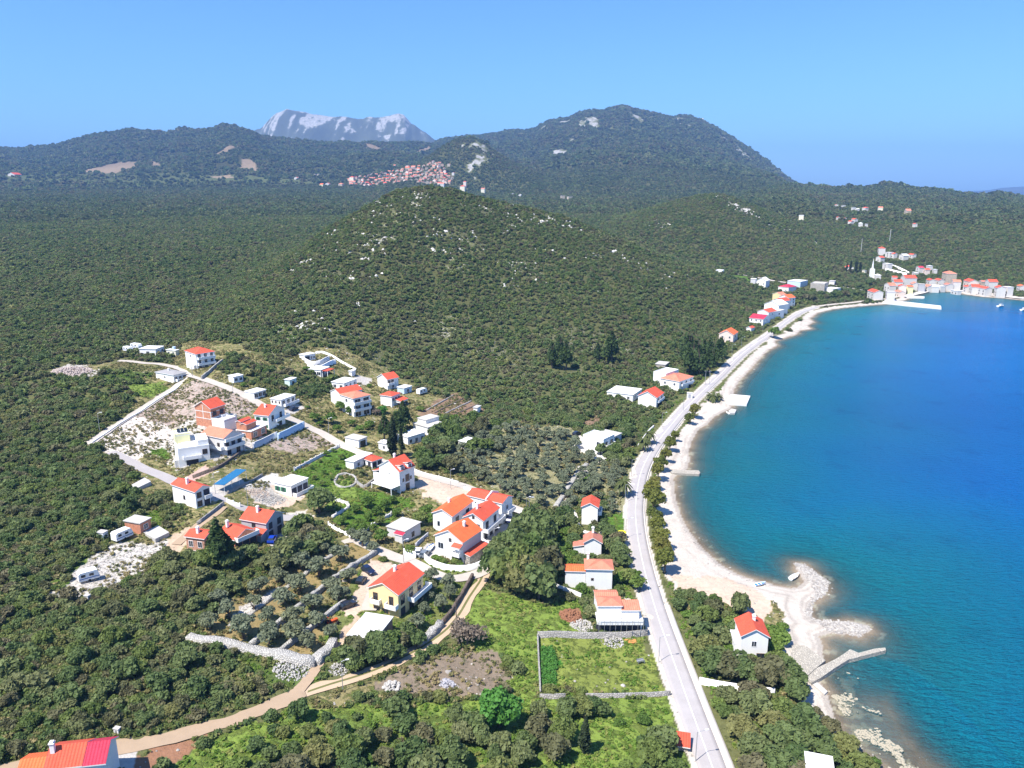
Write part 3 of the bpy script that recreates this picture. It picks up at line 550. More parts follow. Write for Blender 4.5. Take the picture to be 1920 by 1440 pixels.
def opening(root, face, lx, ly, s, z, w, h, kind='w', name='window', depth0=0.0):
    """window or door on a wall: casing, pane and crossbars in one mesh; s metres along the face from the near corner"""
    bm = new(); f = .09
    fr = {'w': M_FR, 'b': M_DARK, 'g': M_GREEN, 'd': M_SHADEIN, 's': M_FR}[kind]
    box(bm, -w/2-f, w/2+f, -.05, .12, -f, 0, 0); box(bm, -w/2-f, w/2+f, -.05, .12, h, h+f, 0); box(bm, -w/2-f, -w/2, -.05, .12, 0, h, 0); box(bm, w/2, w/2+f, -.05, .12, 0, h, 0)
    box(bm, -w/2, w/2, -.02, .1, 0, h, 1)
    if w > .8: box(bm, -.035, .035, -.045, -.021, 0, h, 0)
    if kind == 'g':
        for sx in (-1, 1): box(bm, sx*(w/2+f+.25)-.24, sx*(w/2+f+.25)+.24, -.06, .02, -.02, h+.02, 0)
    o = part(name, bm, root, [fr, M_SHADEIN if kind == 'd' else M_GL])  # open kind gets a dark sheet, room shade painted in place of glass
    if face == 'R': o.location = (s, -.01 + depth0, z)
    elif face == 'L': o.location = (-.01 + depth0, s, z); o.rotation_euler = (0, 0, R(-90))
    elif face == 'E': o.location = (lx + .01, s, z); o.rotation_euler = (0, 0, R(90))
    elif face == 'B': o.location = (s, ly + .01, z); o.rotation_euler = (0, 0, R(180))
    return o
def frame_of(P0, P1, P2, size=None):
    p = ground([P0[0], P1[0], P2[0]], [P0[1], P1[1], P2[1]])
    a = p[1, :2] - p[0, :2]; b = p[2, :2] - p[0, :2]; la = np.linalg.norm(a); lb = np.linalg.norm(b)
    xr = np.array([a[1], -a[0]]) / la                       # x axis implied by the left edge
    xb = b / lb
    wgt = la / (la + lb); xd = xr * wgt + xb * (1 - wgt); xd /= np.linalg.norm(xd); yd = np.array([-xd[1], xd[0]])
    lx = max(abs(b @ xd), 1.5); ly = max(abs(a @ yd), 1.5)
    if math.hypot(*p[0, :2]) > 330: ly = min(ly, 13); lx = min(lx, ly * 1.25 + 1)
    if size: lx, ly = size
    c = [p[0, :2] + xd * i * lx + yd * j * ly for i in (0, 1) for j in (0, 1)]
    z = min(Hg(*q) for q in c); z = max(float(z), .9)
    return (p[0, 0], p[0, 1], z), math.atan2(xd[1], xd[0]), lx, ly, (c[0], c[2], c[3], c[1])
LOG = []
def house(name, label, P0, P1, P2, h, roof=('flat', 0, 'wroof'), wall='white', win=(), balc=(), blocks=(), chim=(), size=None, cat='house', group=None, oh=.35, steps=None, porch=()):
    loc, rz, lx, ly, foot = frame_of(P0, P1, P2, size)
    LOG.append((label[:40], round(lx, 1), round(ly, 1), round(math.degrees(rz)), round(loc[2], 1)))
    KEEPOUT.append(np.array(foot)); g = empty(name, loc, rz, label, cat, group)
    wo, ro = body(g, 0, lx, 0, ly, 0, h, roof, wall, oh=oh)
    for q in win:
        f, n, zs, w, hh = q[:5]; kind = q[5] if len(q) > 5 else 'w'; L_ = lx if f in 'RB' else ly
        lo, hi = (q[6] if len(q) > 6 else (0, 1))
        for zz in zs:
            for i in range(n):
                s = L_ * (lo + (hi - lo) * (i + .5) / n)
                opening(g, f, lx, ly, s, zz, w, hh, kind, 'door' if (zz < .3 and hh > 1.8) else 'window')
    for (x0, x1, y0, y1, z0, hh, rf, wl) in blocks: body(g, x0*lx, x1*lx, y0*ly, y1*ly, z0, hh, rf, wl, 'wing', oh=.25)
    for (f, a, b, z, dep) in balc:
        bm = new(); L_ = lx if f == 'R' else ly; a *= L_; b *= L_
        box(bm, a, b, -dep, 0, z-.18, z); box(bm, a, b, -dep, -dep+.12, z+.001, z+.95); box(bm, a, a+.12, -dep+.12, 0, z+.001, z+.95); box(bm, b-.12, b, -dep+.12, 0, z+.001, z+.95)
        o = part('balcony', bm, g, [W['white']])
        if f == 'L': o.rotation_euler = (0, 0, R(-90)); o.scale = (-1, 1, 1); o.location = (0, 0, 0)
        if f == 'L': o.data.flip_normals()
    for (fx, fy, top) in chim:
        bm = new(); box(bm, -.3, .3, -.3, .3, -1.6, 0); box(bm, -.4, .4, -.4, .4, .001, .12); box(bm, -.28, .28, -.28, .28, .121, .35)
        o = part('chimney', bm, ro, [W['white']]); o.location = (fx*lx, fy*ly, top)
    for (x0, x1, y0, y1, z, tc, post) in porch:      # roofed terrace: sheet on posts, in metres
        bm = new(); box(bm, x0, x1, y0, y1, z, z+.14); 
        o = part('porch_roof', bm, g, [T[tc]])
        if post:
            for (px, py) in ((x0+.15, y0+.15), (x1-.15, y0+.15), (x0+.15, y1-.15), (x1-.15, y1-.15)):
                b2 = new(); box(b2, px-.11, px+.11, py-.11, py+.11, -2, z-.002); part('post', b2, g, [W['white']])
    if steps:                                          # outside staircase along a wall
        f, s0, s1, z1 = steps; bm = new(); n = 14
        for i in range(n):
            a = s0 + (s1 - s0) * i / n; b = s0 + (s1 - s0) * (i + 1) / n; box(bm, min(a, b), max(a, b), -1.15, -.01, -2, z1 * (i + 1) / n)
        o = part('stairs', bm, g, [W['palecon']])
        if f == 'L': o.rotation_euler = (0, 0, R(-90)); o.scale = (-1, 1, 1); o.data.flip_normals()
    return g, lx, ly
# ---------------------------------------------------------------- roads, tracks, kerbs
def strip(name, line, w0, w1, m, dz, nx=4, z=None, skirt=0):
    L = np.asarray(line); t = np.gradient(L, axis=0); t /= np.linalg.norm(t, axis=1)[:, None] + 1e-9; n = np.stack([t[:, 1], -t[:, 0]], 1)
    w0 = np.broadcast_to(w0, len(L)); w1 = np.broadcast_to(w1, len(L))
    k = np.linspace(0, 1, nx + 1); off = w0[:, None] * (1 - k) + w1[:, None] * k
    X = L[:, None, 0] + n[:, None, 0] * off; Y = L[:, None, 1] + n[:, None, 1] * off; Z = np.maximum(Hg(X, Y), .35) 
    Z = Z * .3 + .7 * Z.mean(1, keepdims=True); ker = np.ones(7) / 7
    Zp = np.pad(Z, ((3, 3), (0, 0)), 'edge'); Z = np.stack([np.convolve(Zp[:, j], ker, 'valid') for j in range(nx + 1)], 1) + dz
    V = np.stack([X, Y, Z], -1)
    if skirt:
        lo = V.copy(); lo[..., 2] -= skirt; V = np.concatenate([lo[:, :1], V, lo[:, -1:]], 1); nx += 2
    i = np.arange(len(L) * (nx + 1)).reshape(len(L), nx + 1); f = np.stack([i[:-1, :-1], i[:-1, 1:], i[1:, 1:], i[1:, :-1]], -1).reshape(-1, 4)
    # orient upward: normal side is to the right of travel
    o = link(name, npmesh(name, V.reshape(-1, 3), f), None, [m]); return o
def asphalt(name, c, lane=None):
    m, nt, p, L = mat(name); o = objco(nt); n = noise(nt, o, .35, 5, .65); n2 = noise(nt, o, 3, 4, .7)
    f = mth(nt, 'ADD', .74, mth(nt, 'ADD', mth(nt, 'MULTIPLY', n, .32), mth(nt, 'MULTIPLY', n2, .2))); L.new(mixc(nt, 1.0, c, f, 'MULTIPLY'), p.inputs['Base Color'])
    p.inputs['Roughness'].default_value = .9; p.inputs['Specular IOR Level'].default_value = .2; return m
M_ROAD = asphalt("bleached_asphalt", (.36,.335,.33)); M_WALK = asphalt("pale_paving", (.55,.51,.47)); M_LINE = plain("road_paint", (.82,.82,.82), .7); M_LANE = asphalt("village_lane", (.43,.385,.335)); M_LANEG = asphalt("grey_lane", (.34,.315,.31)); M_DIRT = asphalt("dirt_track", (.36,.265,.18)); M_DIRTP = asphalt("pale_dirt_track", (.46,.345,.235)); M_MID = plain("track_grass", (.13,.13,.045), .95, .3)
seg = ROADL
tag(strip("road", seg, -2.5, 2.5, M_ROAD, .16, 6, skirt=.4), kind='structure')
tag(strip("road_marking", seg, .02, .16, M_LINE, .175, 1), kind='structure')
k = np.argmin(np.hypot(*(seg - gpoly([(1222,1120)])[0]).T)); walk = seg[:k]
tag(strip("pavement", walk, 2.55, 3.9, M_WALK, .30, 2, skirt=.6), kind='structure')
tag(strip("kerb", seg[k+2:], 2.55, 2.95, M_WALK, .26, 1, skirt=.5), kind='structure')
PATHS = []
def lane(name, px, w, m, dz=.13, ruts=False):
    if 'track' in name: dz = .085
    L = smooth_line(gpoly(px), 1.5); PATHS.append((L, w / 2)); e0 = (fbm(L[:, 0], L[:, 1], 3.5, 3, 401) - .5) * (1.5 if 'track' in name else .5); e1 = (fbm(L[:, 0], L[:, 1], 3.5, 3, 402) - .5) * (1.5 if 'track' in name else .5); tag(strip(name, L, -w/2 + e0, w/2 + e1, m, dz, 3), kind='structure')
    if ruts: tag(strip("track_verge", L, -.28, .28, M_MID, dz + .02, 1), kind='structure')
PATHS.append((ROADL, 4.5))
lane("lane", [(166,834),(205,806),(250,777),(300,745),(335,722),(352,710),(358,704),(350,696),(330,690),(300,683),(272,681),(245,678),(222,676)], 3.4, M_LANE)
lane("lane", [(356,704),(385,712),(430,728),(470,748),(505,768),(535,781),(570,797),(605,815),(640,834),(690,855),(730,872),(775,886),(815,897),(870,912),(930,940),(985,962),(1008,972)], 4.0, M_LANE, .15)
lane("lane", [(206,848),(232,860),(262,876),(300,891),(340,908),(385,926),(425,943),(465,957),(500,967),(535,972),(560,970)], 4.2, M_LANEG, .14)
lane("lane", [(640,1015),(665,1012),(700,1028),(740,1045),(775,1056),(815,1076),(850,1085),(890,1079),(908,1071)], 3.8, M_LANE, .15)
lane("dirt_track", [(908,1071),(900,1090),(880,1120),(862,1150),(840,1178),(805,1205),(765,1228),(720,1250),(670,1268),(620,1283),(575,1298),(562,1303)], 3.3, M_DIRTP, .15, True)
lane("dirt_track", [(572,1299),(560,1303),(500,1328),(430,1352),(350,1376),(280,1392),(205,1404),(120,1420),(30,1440),(-60,1460)], 3.4, M_DIRT, .145)
lane("lane", [(1008,972),(985,990),(960,1010),(935,1038),(918,1060),(908,1071)], 3.0, M_LANE, .13)
lane("dirt_track", [(556,1296),(572,1280),(582,1262),(598,1240),(620,1215)], 2.4, M_DIRT, .12)
lane("path", [(330,1022),(372,985),(400,966),(418,950)], 2.6, M_DIRT, .12)
lane("path", [(1075,958),(1090,995),(1140,1000),(1175,1001)], 1.8, M_WALK, .12)
lane("driveway", [(690,1145),(704,1110),(728,1082),(760,1062)], 3.4, M_LANE, .17)
lane("lane", [(1530,575),(1560,571),(1610,566),(1660,561),(1690,555)], 4.5, M_LANE, .2)
lane("quay", [(1690,557),(1722,551),(1745,546),(1797,545),(1840,552),(1880,556),(1922,560),(2000,566)], 7, M_WALK, .5)
lane("lane", [(1345,508),(1380,514),(1420,521),(1465,529),(1500,533)], 5, M_LANE, .3)
lane("lane", [(1530,530),(1580,538),(1625,545),(1660,548)], 5, M_LANE, .3)
def pad(name, px, m, dz=.2, skirt=.6):
    """a level slab of paving or concrete"""
    P = gpoly(px); z = max(float(Hg(P[:, 0], P[:, 1]).max()), .3) + dz; bm = new(); A = [bm.verts.new((x, y, z)) for x, y in P]; B = [bm.verts.new((x, y, z - skirt - 1.5)) for x, y in P]
    bm.faces.new(A); n = len(P)
    for i in range(n): bm.faces.new((A[i], B[i], B[(i+1) % n], A[(i+1) % n]))
    bmesh.ops.recalc_face_normals(bm, faces=bm.faces); KEEPOUT.append(P); return part(name, bm, None, [m])
tag(pad("foundation_slab", [(268,1001),(292,1018),(318,1006),(297,990)], W['concrete'], .5), label='grey concrete foundation slab beside the square brick hut', cat='foundation')
tag(pad("foundation_slab", [(243,914),(255,921),(284,910),(272,902)], W['concrete'], .5), label='grey concrete foundation strip in the meadow above the lone lower lane house', cat='foundation')
G = lambda k, p, c: (k, p, c)
hz = house
V = 'house'
hz('house', 'three storey white house with red hipped roof at the top edge of the village', (370,692), (341,681), (396,681), 7.6, ('hip', 22, 'red'), 'white', [('R',3,(.9,3.4,6.0),1.2,1.5),('L',1,(5.6,),.8,1.0)], [('R',.05,.98,5.3,1.3),('R',.05,.98,2.7,1.3)], steps=('L', 6.2, .4, 2.8), size=(8.4,11))
hz('house', 'white bungalow with low dark grey roof beside the stony field lane', (327,719), (292,709), (350,705), 3.6, ('hip', 9, 'grey'), 'white', [('R',3,(1.2,),1.3,1.4),('L',1,(1.6,),.8,.9)], [('R',.1,.9,.9,1.5)], chim=[(.5,.6,4.9)])
hz('house', 'white flat roofed house beside the two parked campers', (293,667), (265,664), (304,661), 3.2, ('flat',0,'wroof'), 'white', [('L',1,(.1,),1.4,2.0),('R',2,(1.0,),1.1,1.2)], blocks=[(.0,1.0,-.15,-.01,-1,.1,('flat',0,'conc'),'stone')], chim=[(.3,.7,3.8)])
g, lx, ly = hz('house', 'small cream flat roofed house with a water tank on its roof', (330,669), (308,667), (341,663), 3.0, ('flat',0,'wroof'), 'cream', [('L',2,(.9,),1.1,1.3)])
bm = new(); tube(bm, (0,0,0), (0,0,1.3), .8, .8, 12); o = part('water_tank', bm, g, [W['blue']]); o.location = (lx*.7, ly*.4, 3.22)
g, lx, ly = hz('brick_house', 'tall unfinished orange brick house with white ring beams and red gable roof', (398,803), (372,795), (421,791), 7.2, ('gx',30,'red'), 'brick', [('R',2,(4.3,),1.5,1.5,'d'),('R',2,(1.2,),1.4,1.4,'d')], [('R',.55,1.0,3.2,1.5)], blocks=[(.0,.85,-.8,-.01,0,3.1,('par',0,'palecon' if False else 'conc'),'white')])
bm = new()
for z in (3.1, 5.6): box(bm, -.03, lx+.03, -.03, ly+.03, z, z+.28)
box(bm, -.03, .2, ly/2-.14, ly/2+.14, 3.381, 5.599); box(bm, -.03, .2, ly/2-.14, ly/2+.14, 5.881, 8.2)
for yy in (-.03, ly-.22): box(bm, -.031, .2, yy, yy+.25, 3.381, 5.599)
part('ring_beam', bm, g, [W['palecon']])
hz('house', 'boxy modern white house with taller pale yellow block and solar panels', (337,878), (318,856), (396,865), 5.8, ('par',0,'wroof'), 'white', [('R',1,(3.6,),1.3,1.5,'b',(.75,.95)),('R',1,(.2,),3.4,2.2,'d',(.25,.6))], [('R',.14,.72,2.9,1.4)], blocks=[(.0,.48,.5,1.0,5.9,8.6,('par',0,'wroof'),'paleyellow'),(.66,1.0,.05,.6,5.9,7.4,('par',0,'wroof'),'white'),(.2,.64,.2,.49,5.9,6.1,('flat',0,'wroof'),'white')], steps=('L', 4.5, .5, 2.6))
hz('house', 'grey walled house under weathered pink tiles next to the boxy modern house', (422,855), (385,839), (452,844), 6.6, ('gy',24,'pink'), 'lgrey', [('R',3,(3.3,),1.3,1.9,'d'),('R',2,(.2,),1.4,2.2,'b'),('L',2,(3.4,),1.0,1.2,'b')], [('R',0,1,2.9,1.3),('R',0,1,5.4,1.0),('L',.0,.6,2.9,1.3)])
hz('brick_house', 'small unfinished brick house with stepped red roofs and white window surrounds', (472,825), (447,813), (498,812), 3.2, ('flat',0,'wroof'), 'brick', [('R',2,(.9,),1.8,1.7),('L',1,(.2,),1.0,2.1)], blocks=[(.0,.62,.30,.68,3.45,5.6,('gx',22,'red'),'brick'),(.0,.62,.69,1.0,3.45,6.3,('gx',22,'red'),'brick')])
hz('house', 'white two storey house with red roof and small green shuttered windows', (505,806), (478,796), (536,794), 5.9, ('gy',26,'red'), 'white', [('L',2,(1.2,3.9),.8,1.0,'g'),('R',2,(3.2,),1.2,2.0,'b'),('R',1,(.3,),1.6,2.0,'d',(.4,1))], [('R',.25,1.1,2.9,1.6)], chim=[(.35,.6,8.6)])
hz('bungalow', 'white flat roofed cabin with three big windows at the lane corner', (477,749), (462,741), (497,742), 2.7, ('flat',0,'wroof'), 'white', [('R',3,(.7,),1.7,1.6)])
hz('bungalow', 'white flat roofed cabin with blue shaded veranda above the parked dark car', (528,766), (510,757), (552,757), 3.8, ('flat',0,'wroof'), 'white', [('L',3,(2.3,),.5,.8,'b'),('R',3,(1.4,),1.5,1.8)], [('R',.1,1.1,1.2,1.4)])
hz('hut', 'tiny white hut half sunk in bushes beside the lane pole', (439,719), (433,714), (454,714), 2.7, ('flat',0,'wroof'), 'white', [('R',2,(.9,),1.2,1.1)], cat='hut')
hz('hut', 'pale green hut in the dark tree clump below the terraced compound', (544,727), (536,722), (554,721), 3.2, ('flat',0,'wroof'), 'mint', [('R',1,(1.2,),1.4,1.2)], cat='hut')
hz('container_house', 'white flat roofed cabin on the top terrace of the walled compound', (572,677), (567,671), (592,672), 3.0, ('flat',0,'wroof'), 'white', [('R',1,(.2,),2.2,2.2,'d',(0,.5)),('R',2,(.9,),1.0,1.2,'w',(.5,1))], cat='cabin')
g, lx, ly = hz('house', 'low white house with red porch roof at the foot of the walled terraces', (602,707), (577,697), (619,702), 3.3, ('flat',0,'wroof'), 'white', [('L',3,(1.0,),1.8,1.4),('R',2,(.3,),1.4,2.1,'d')], porch=[(.5,6.0,-3.2,-.3,2.9,'red',True)])
hz('house', 'white flat roofed house uphill of the triple level house', (646,736), (626,723), (675,723), 4.6, ('flat',0,'wroof'), 'white', [('L',2,(2.4,),1.4,1.3),('R',3,(2.2,),1.2,1.4)], blocks=[(.1,.9,-.35,-.01,-1,1.8,('flat',0,'wroof'),'white')])
hz('house', 'large three storey white house with two joined red roofs and stacked balconies', (664,782), (646,767), (690,774), 8.2, ('hip',18,'pink'), 'white', [('R',2,(.6,3.2,5.9),2.6,1.7),('L',1,(6.0,),1.3,1.3)], [('R',.0,1.0,2.9,.9),('R',.0,1.0,5.6,.9)], blocks=[(.05,1.35,1.01,1.75,0,8.2,('gx',24,'red'),'white')])
hz('house', 'white house with bright red gable roof closest to the wooded slope', (727,731), (710,723), (746,727), 5.2, ('gx',28,'red'), 'white', [('R',2,(3.0,),1.4,1.5,'b',(0,.6)),('R',1,(.9,),1.1,1.3)], [('R',.0,.5,2.6,1.0)])
hz('house', 'white house with red hipped roof and lower red porch roof', (735,764), (714,758), (750,756), 4.8, ('hip',20,'red'), 'white', [('R',3,(2.6,),1.2,1.3)], blocks=[(.3,1.2,-.55,-.01,1.8,2.4,('sy',14,'red'),'white')])
hz('hut', 'pale blue flat roofed hut beside the bright red gabled house', (758,739), (749,734), (768,734), 2.8, ('flat',0,'wroof'), 'blue', [('R',1,(.8,),1.3,1.2)], cat='hut')
hz('hut', 'small white cube shed behind the uphill flat roofed house', (660,706), (655,703), (668,703), 2.6, ('flat',0,'wroof'), 'white', cat='hut')
hz('garage', 'plain white garage with grey flat roof beside the lane', (673,840), (650,831), (686,833), 2.9, ('flat',0,'conc'), 'white', [('R',1,(.1,),2.6,2.1,'b')], cat='garage')
hz('bungalow', 'little white cottage with patched roof in front of the cypresses', (730,848), (711,842), (738,843), 3.0, ('flat',0,'wroof'), 'white', [('L',1,(1.0,),.9,1.1),('R',1,(.2,),.9,2.0)], chim=[(.2,.8,3.6)])
hz('bungalow', 'white flat roofed house just behind the tall cypress', (765,834), (756,823), (788,823), 3.4, ('flat',0,'wroof'), 'white', [('R',3,(1.0,),1.1,1.3)])
g, lx, ly = hz('house', 'long white flat roofed house with red awning in the trees', (803,817), (779,804), (828,807), 3.4, ('flat',0,'conc'), 'white', [('R',2,(.9,),1.5,1.4)], blocks=[(.30,1.15,.45,1.0,0,5.0,('flat',0,'conc'),'white'),(.85,1.3,-.15,.35,0,2.0,('par',0,'conc'),'white')], porch=[(2.6,6.2,-2.6,-.3,2.8,'red',True)])
hz('bungalow', 'white flat roofed cabin swallowed by olive trees', (884,848), (864,837), (897,840), 3.2, ('flat',0,'wroof'), 'white', [('R',1,(.8,),1.2,1.2)])
hz('hut', 'tiny white stone hut beside the terraced vegetable beds', (895,775), (888,773), (901,771), 2.4, ('flat',0,'conc'), 'white', cat='hut')
g, lx, ly = hz('bungalow', 'white bungalow wing with long flat roof beside the round rockery', (664,881), (655,873), (690,863), 3.0, ('flat',0,'wroof'), 'white', [('R',2,(.9,),1.1,1.2)])
hz('bungalow', 'white pavilion with red tiled roof beside the garden lane', (698,879), (683,868), (712,872), 2.9, ('hip',16,'red'), 'white', [('R',2,(.4,),1.5,2.0,'d'),('L',2,(.4,),1.2,2.0,'d')])
g, lx, ly = hz('house', 'tall white double house with dormers and a white carport roof', (750,925), (714,909), (776,913), 7.4, ('gx',32,'red'), 'white', [('R',2,(3.4,),.8,1.2),('R',1,(.2,3.2),1.6,2.2,'b',(.4,.65)),('L',1,(5.5,),.5,.5)], chim=[(.45,.55,11.2)], blocks=[(.1,.7,1.01,1.4,0,4.6,('sym',18,'red'),'white')], porch=[(-4.2,-.1,-.5,8.5,2.9,'wroof',True)])
for fx in (.22, .72):
    body(g, fx*lx-.9, fx*lx+.9, -.02, ly*.24, 7.3, 8.7, ('sym', 14, 'red'), 'white', 'dormer', oh=.15)
    o = opening(g, 'R', lx, ly, fx*lx, 7.5, .9, 1.0, 'w', depth0=-.02)
hz('house', 'white two storey house with red roof standing alone on the lower lane', (369,954), (333,938), (391,941), 5.4, ('gy',24,'red'), 'white', [('R',1,(3.3,.8),1.3,1.5,'b',(.0,.5)),('R',1,(3.0,.4),1.6,2.0,'d',(.5,1)),('L',1,(2.0,),.7,1.1,'b')], [('R',.5,1.0,2.7,1.0)], chim=[(.3,.5,7.7)])
hz('house', 'white flat slab roofed house under renovation among rubble', (547,931), (519,919), (575,917), 3.7, ('flat',0,'wroof'), 'white', [('L',2,(1.4,),.9,1.3,'g',(.3,1)),('R',3,(.4,),1.9,2.2,'d')], [('R',.05,1.1,.5,1.7)], oh=.8)
hz('house', 'grey two storey house with bright red roof above the blue car', (501,1013), (460,990), (525,993), 5.3, ('gy',28,'red'), 'grey', [('R',2,(3.0,),1.3,1.6,'d'),('R',2,(.2,),1.6,2.1,'d'),('L',1,(3.6,),1.0,1.0,'b')], chim=[(.35,.55,8.2)], blocks=[(-.32,-.02,.0,.42,0,2.6,('sx',22,'red'),'grey')])
hz('brick_house', 'unplastered brick house with red roof and open blue gable half hidden by a pine', (441,1026), (415,1005), (478,1014), 3.4, ('gy',26,'red'), 'brick', [('R',3,(.4,),1.7,2.2,'d')], [('R',.0,1.0,3.0,1.4)], chim=[(.3,.8,6.4)])
hz('brick_house', 'low brick house with red roof beside the dirt yard', (385,1035), (353,1028), (403,1019), 3.6, ('gy',20,'red'), 'brick2', [('L',2,(1.0,),1.1,1.5)], chim=[(.3,.5,5.6)])
hz('brick_hut', 'square orange brick hut with flat concrete roof', (265,1003), (237,994), (283,993), 3.2, ('flat',0,'conc'), 'brick', [('R',1,(1.2,),1.3,1.2)], cat='hut')
g, lx, ly = hz('house', 'white villa with orange roof, rearmost left of the four villas', (848,1002), (816,990), (880,975), 6.4, ('gx',26,'orange'), 'white', [('L',1,(2.6,),.8,1.5,'w',(.5,.9)),('L',1,(1.0,),.7,.8,'w',(.1,.4)),('R',2,(3.6,),1.7,1.4,'b')], [('R',.5,.95,3.4,1.0)], chim=[(.5,.7,8.6)])
g, lx, ly = hz('house', 'front white villa with orange roof and small red porch roofs', (868,1059), (821,1037), (897,1036), 7.0, ('gx',28,'orange'), 'white', [('L',1,(3.6,),1.6,1.6,'w',(.6,1)),('L',1,(6.2,),.7,.9,'b',(.3,.6)),('L',1,(1.2,),.7,1.0,'b',(.25,.45)),('L',1,(.2,),1.6,2.1,'d',(.02,.3))], [('L',.02,.30,3.2,1.4)], chim=[(.6,.35,9.9)], blocks=[(.05,1.0,-.22,-.01,0,3.2,('sy',16,'red'),'stone')])
body(g, -1.5, -.05, .0, 2.6, 5.2, 5.6, ('sx', 22, 'red'), 'white', 'porch_beam', oh=.1)
hz('house', 'white villa with red roof and colonnade, third of the four villas', (906,1014), (872,1001), (932,990), 6.6, ('gx',28,'red'), 'white', [('L',2,(3.3,),1.0,1.9,'w'),('L',1,(6.6,),.6,.8,'b'),('R',2,(3.3,),1.5,1.9,'d'),('R',3,(.2,),1.7,2.2,'d')], [('R',.0,1.15,3.1,1.6)], chim=[(.35,.6,9.6)])
g, lx, ly = hz('house', 'white twin villa with red roof split by a white parapet', (941,983), (880,960), (956,970), 7.0, ('gy',20,'red'), 'white', [('R',1,(1.0,4.0),1.1,1.4,'w'),('L',2,(5.0,),.7,.5)], [('R',.3,1.0,3.2,1.3)])
bm = new(); h0 = 7.0; tt = math.tan(R(20)); y = ly*.42
bm.faces.new([bm.verts.new(p) for p in ((-.5,y,6.7),(lx/2,y,h0+lx/2*tt+.1),(lx/2,y,h0+lx/2*tt+.75),(-.5,y,h0+.45))]); bm.faces.new([bm.verts.new(p) for p in ((lx/2,y,h0+lx/2*tt+.1),(lx+.5,y,6.7),(lx+.5,y,h0+.45),(lx/2,y,h0+lx/2*tt+.75))])
r_ = bmesh.ops.extrude_face_region(bm, geom=list(bm.faces)); bmesh.ops.translate(bm, verts=[v for v in r_['geom'] if isinstance(v, bmesh.types.BMVert)], vec=(0, .35, 0)); bmesh.ops.recalc_face_normals(bm, faces=bm.faces); part('parapet', bm, g, [W['white']])
hz('hut', 'bare concrete hut with a small crimson porch roof', (772,1013) if False else (760,1017), (731,1002), (783,1000), 3.6, ('flat',0,'conc'), 'lgrey', [('R',1,(.9,),1.0,1.3,'b'),('L',1,(.2,),.9,2.0,'b',(.0,.4))], blocks=[(-.18,-.01,.0,.42,0,2.9,('sx',20,'mag'),'lgrey')], cat='hut')
g, lx, ly = hz('house', 'big pale yellow house with long red roof beside the dirt track', (748,1159), (696,1137), (790,1122), 6.6, ('gx',26,'red'), 'yellow', [('L',1,(3.6,),1.1,2.0,'b',(.6,.95)),('L',1,(3.4,),1.0,2.1,'b',(.08,.4)),('L',2,(.9,),1.5,1.3,'b',(.3,.9)),('R',3,(3.4,),1.4,2.1,'b'),('R',3,(.4,),1.6,2.1,'d')], [('L',.0,.38,3.2,1.2),('L',.58,.9,3.4,.9),('R',.35,1.1,3.2,1.8)], chim=[(.6,.62,9.4)])
hz('garage', 'flat white concrete slab garage with rusty rebar below the yellow house', (704,1227), (653,1212), (737,1186), 3.6, ('flat',0,'white'), 'brick2', [('L',1,(.1,),3.2,2.4,'d',(.4,.95))], cat='garage', steps=('L', .6, 3.4, 3.4))
hz('house', 'narrow white gable house with red roof, third from the yellow umbrella up the road' if False else 'narrow white house with red gable roof beside the palm', (1120,985), (1090,984), (1125,970), 5.8, ('gx',28,'red'), 'white', [('R',2,(3.0,.8),1.0,1.4,'b')], [('R',.2,.9,2.9,1.1)])
hz('house', 'white cottage with brick red roof and a lower lean to on its left side', (1127,1044), (1095,1044), (1131,1031), 4.2, ('gx',30,'old'), 'white', [('R',1,(1.6,),.9,1.1,'b')], blocks=[(.05,.75,1.01,1.62,0,2.6,('sym',12,'old'),'white')], chim=[(.75,.5,7.1)])
hz('house', 'wide white house with joined orange and salmon tiled roofs', (1147,1109), (1098,1108), (1151,1092), 6.2, ('hip',22,'pink'), 'white', [('L',1,(3.2,),.5,.5,'b',(.6,.9)),('R',2,(3.2,),1.0,1.3,'b')], blocks=[(.05,.75,1.01,1.78,0,5.4,('gy',16,'orange'),'white')], chim=[(.9,.9,8.2)])
g, lx, ly = hz('house', 'white house under construction with two hipped tile roofs and scaffolding', (1203,1188), (1122,1189), (1209,1171), 3.0, ('flat',0,'wroof'), 'white', [('L',1,(.2,),2.2,2.0,'d',(.85,1)),('L',3,(.3,),2.6,1.9,'d',(.05,.8))], [('L',.0,1.0,3.2,1.4)], blocks=[(.25,1.3,.46,.99,3.3,6.4,('hip',20,'pink'),'white'),(.2,1.0,.06,.45,3.3,5.4,('sx',14,'pink'),'white'),(1.31,2.3,.5,1.0,0,6.0,('gy',16,'pink'),'white')])
bm = new()
for i in range(9):
    s = ly * i / 8; tube(bm, (-1.9, s, -1), (-1.9, s, 5.0), .045, None, 5)
for z in (1.6, 3.9, 4.9): tube(bm, (-1.9, 0, z), (-1.9, ly, z), .04, None, 5)
part('scaffolding', bm, g, [M_METAL])
g, lx, ly = hz('house', 'white house with red gable roof standing alone among trees by the shore', (1437,1240), (1388,1234), (1424,1204), 6.0, ('gx',30,'red'), 'white', [('L',1,(3.5,),.9,1.2,'w',(.4,.65)),('L',1,(.6,),1.8,1.2,'b',(.05,.4))], chim=[(.6,.42,8.5)], blocks=[(.15,.9,1.01,1.22,0,3.0,('par',0,'wroof'),'white')])
hz('hut', 'white flat roofed cabin at the bottom edge beside the shore bushes', (1560,1480), (1512,1476), (1566,1452), 3.0, ('flat',0,'wroof'), 'white', cat='hut')
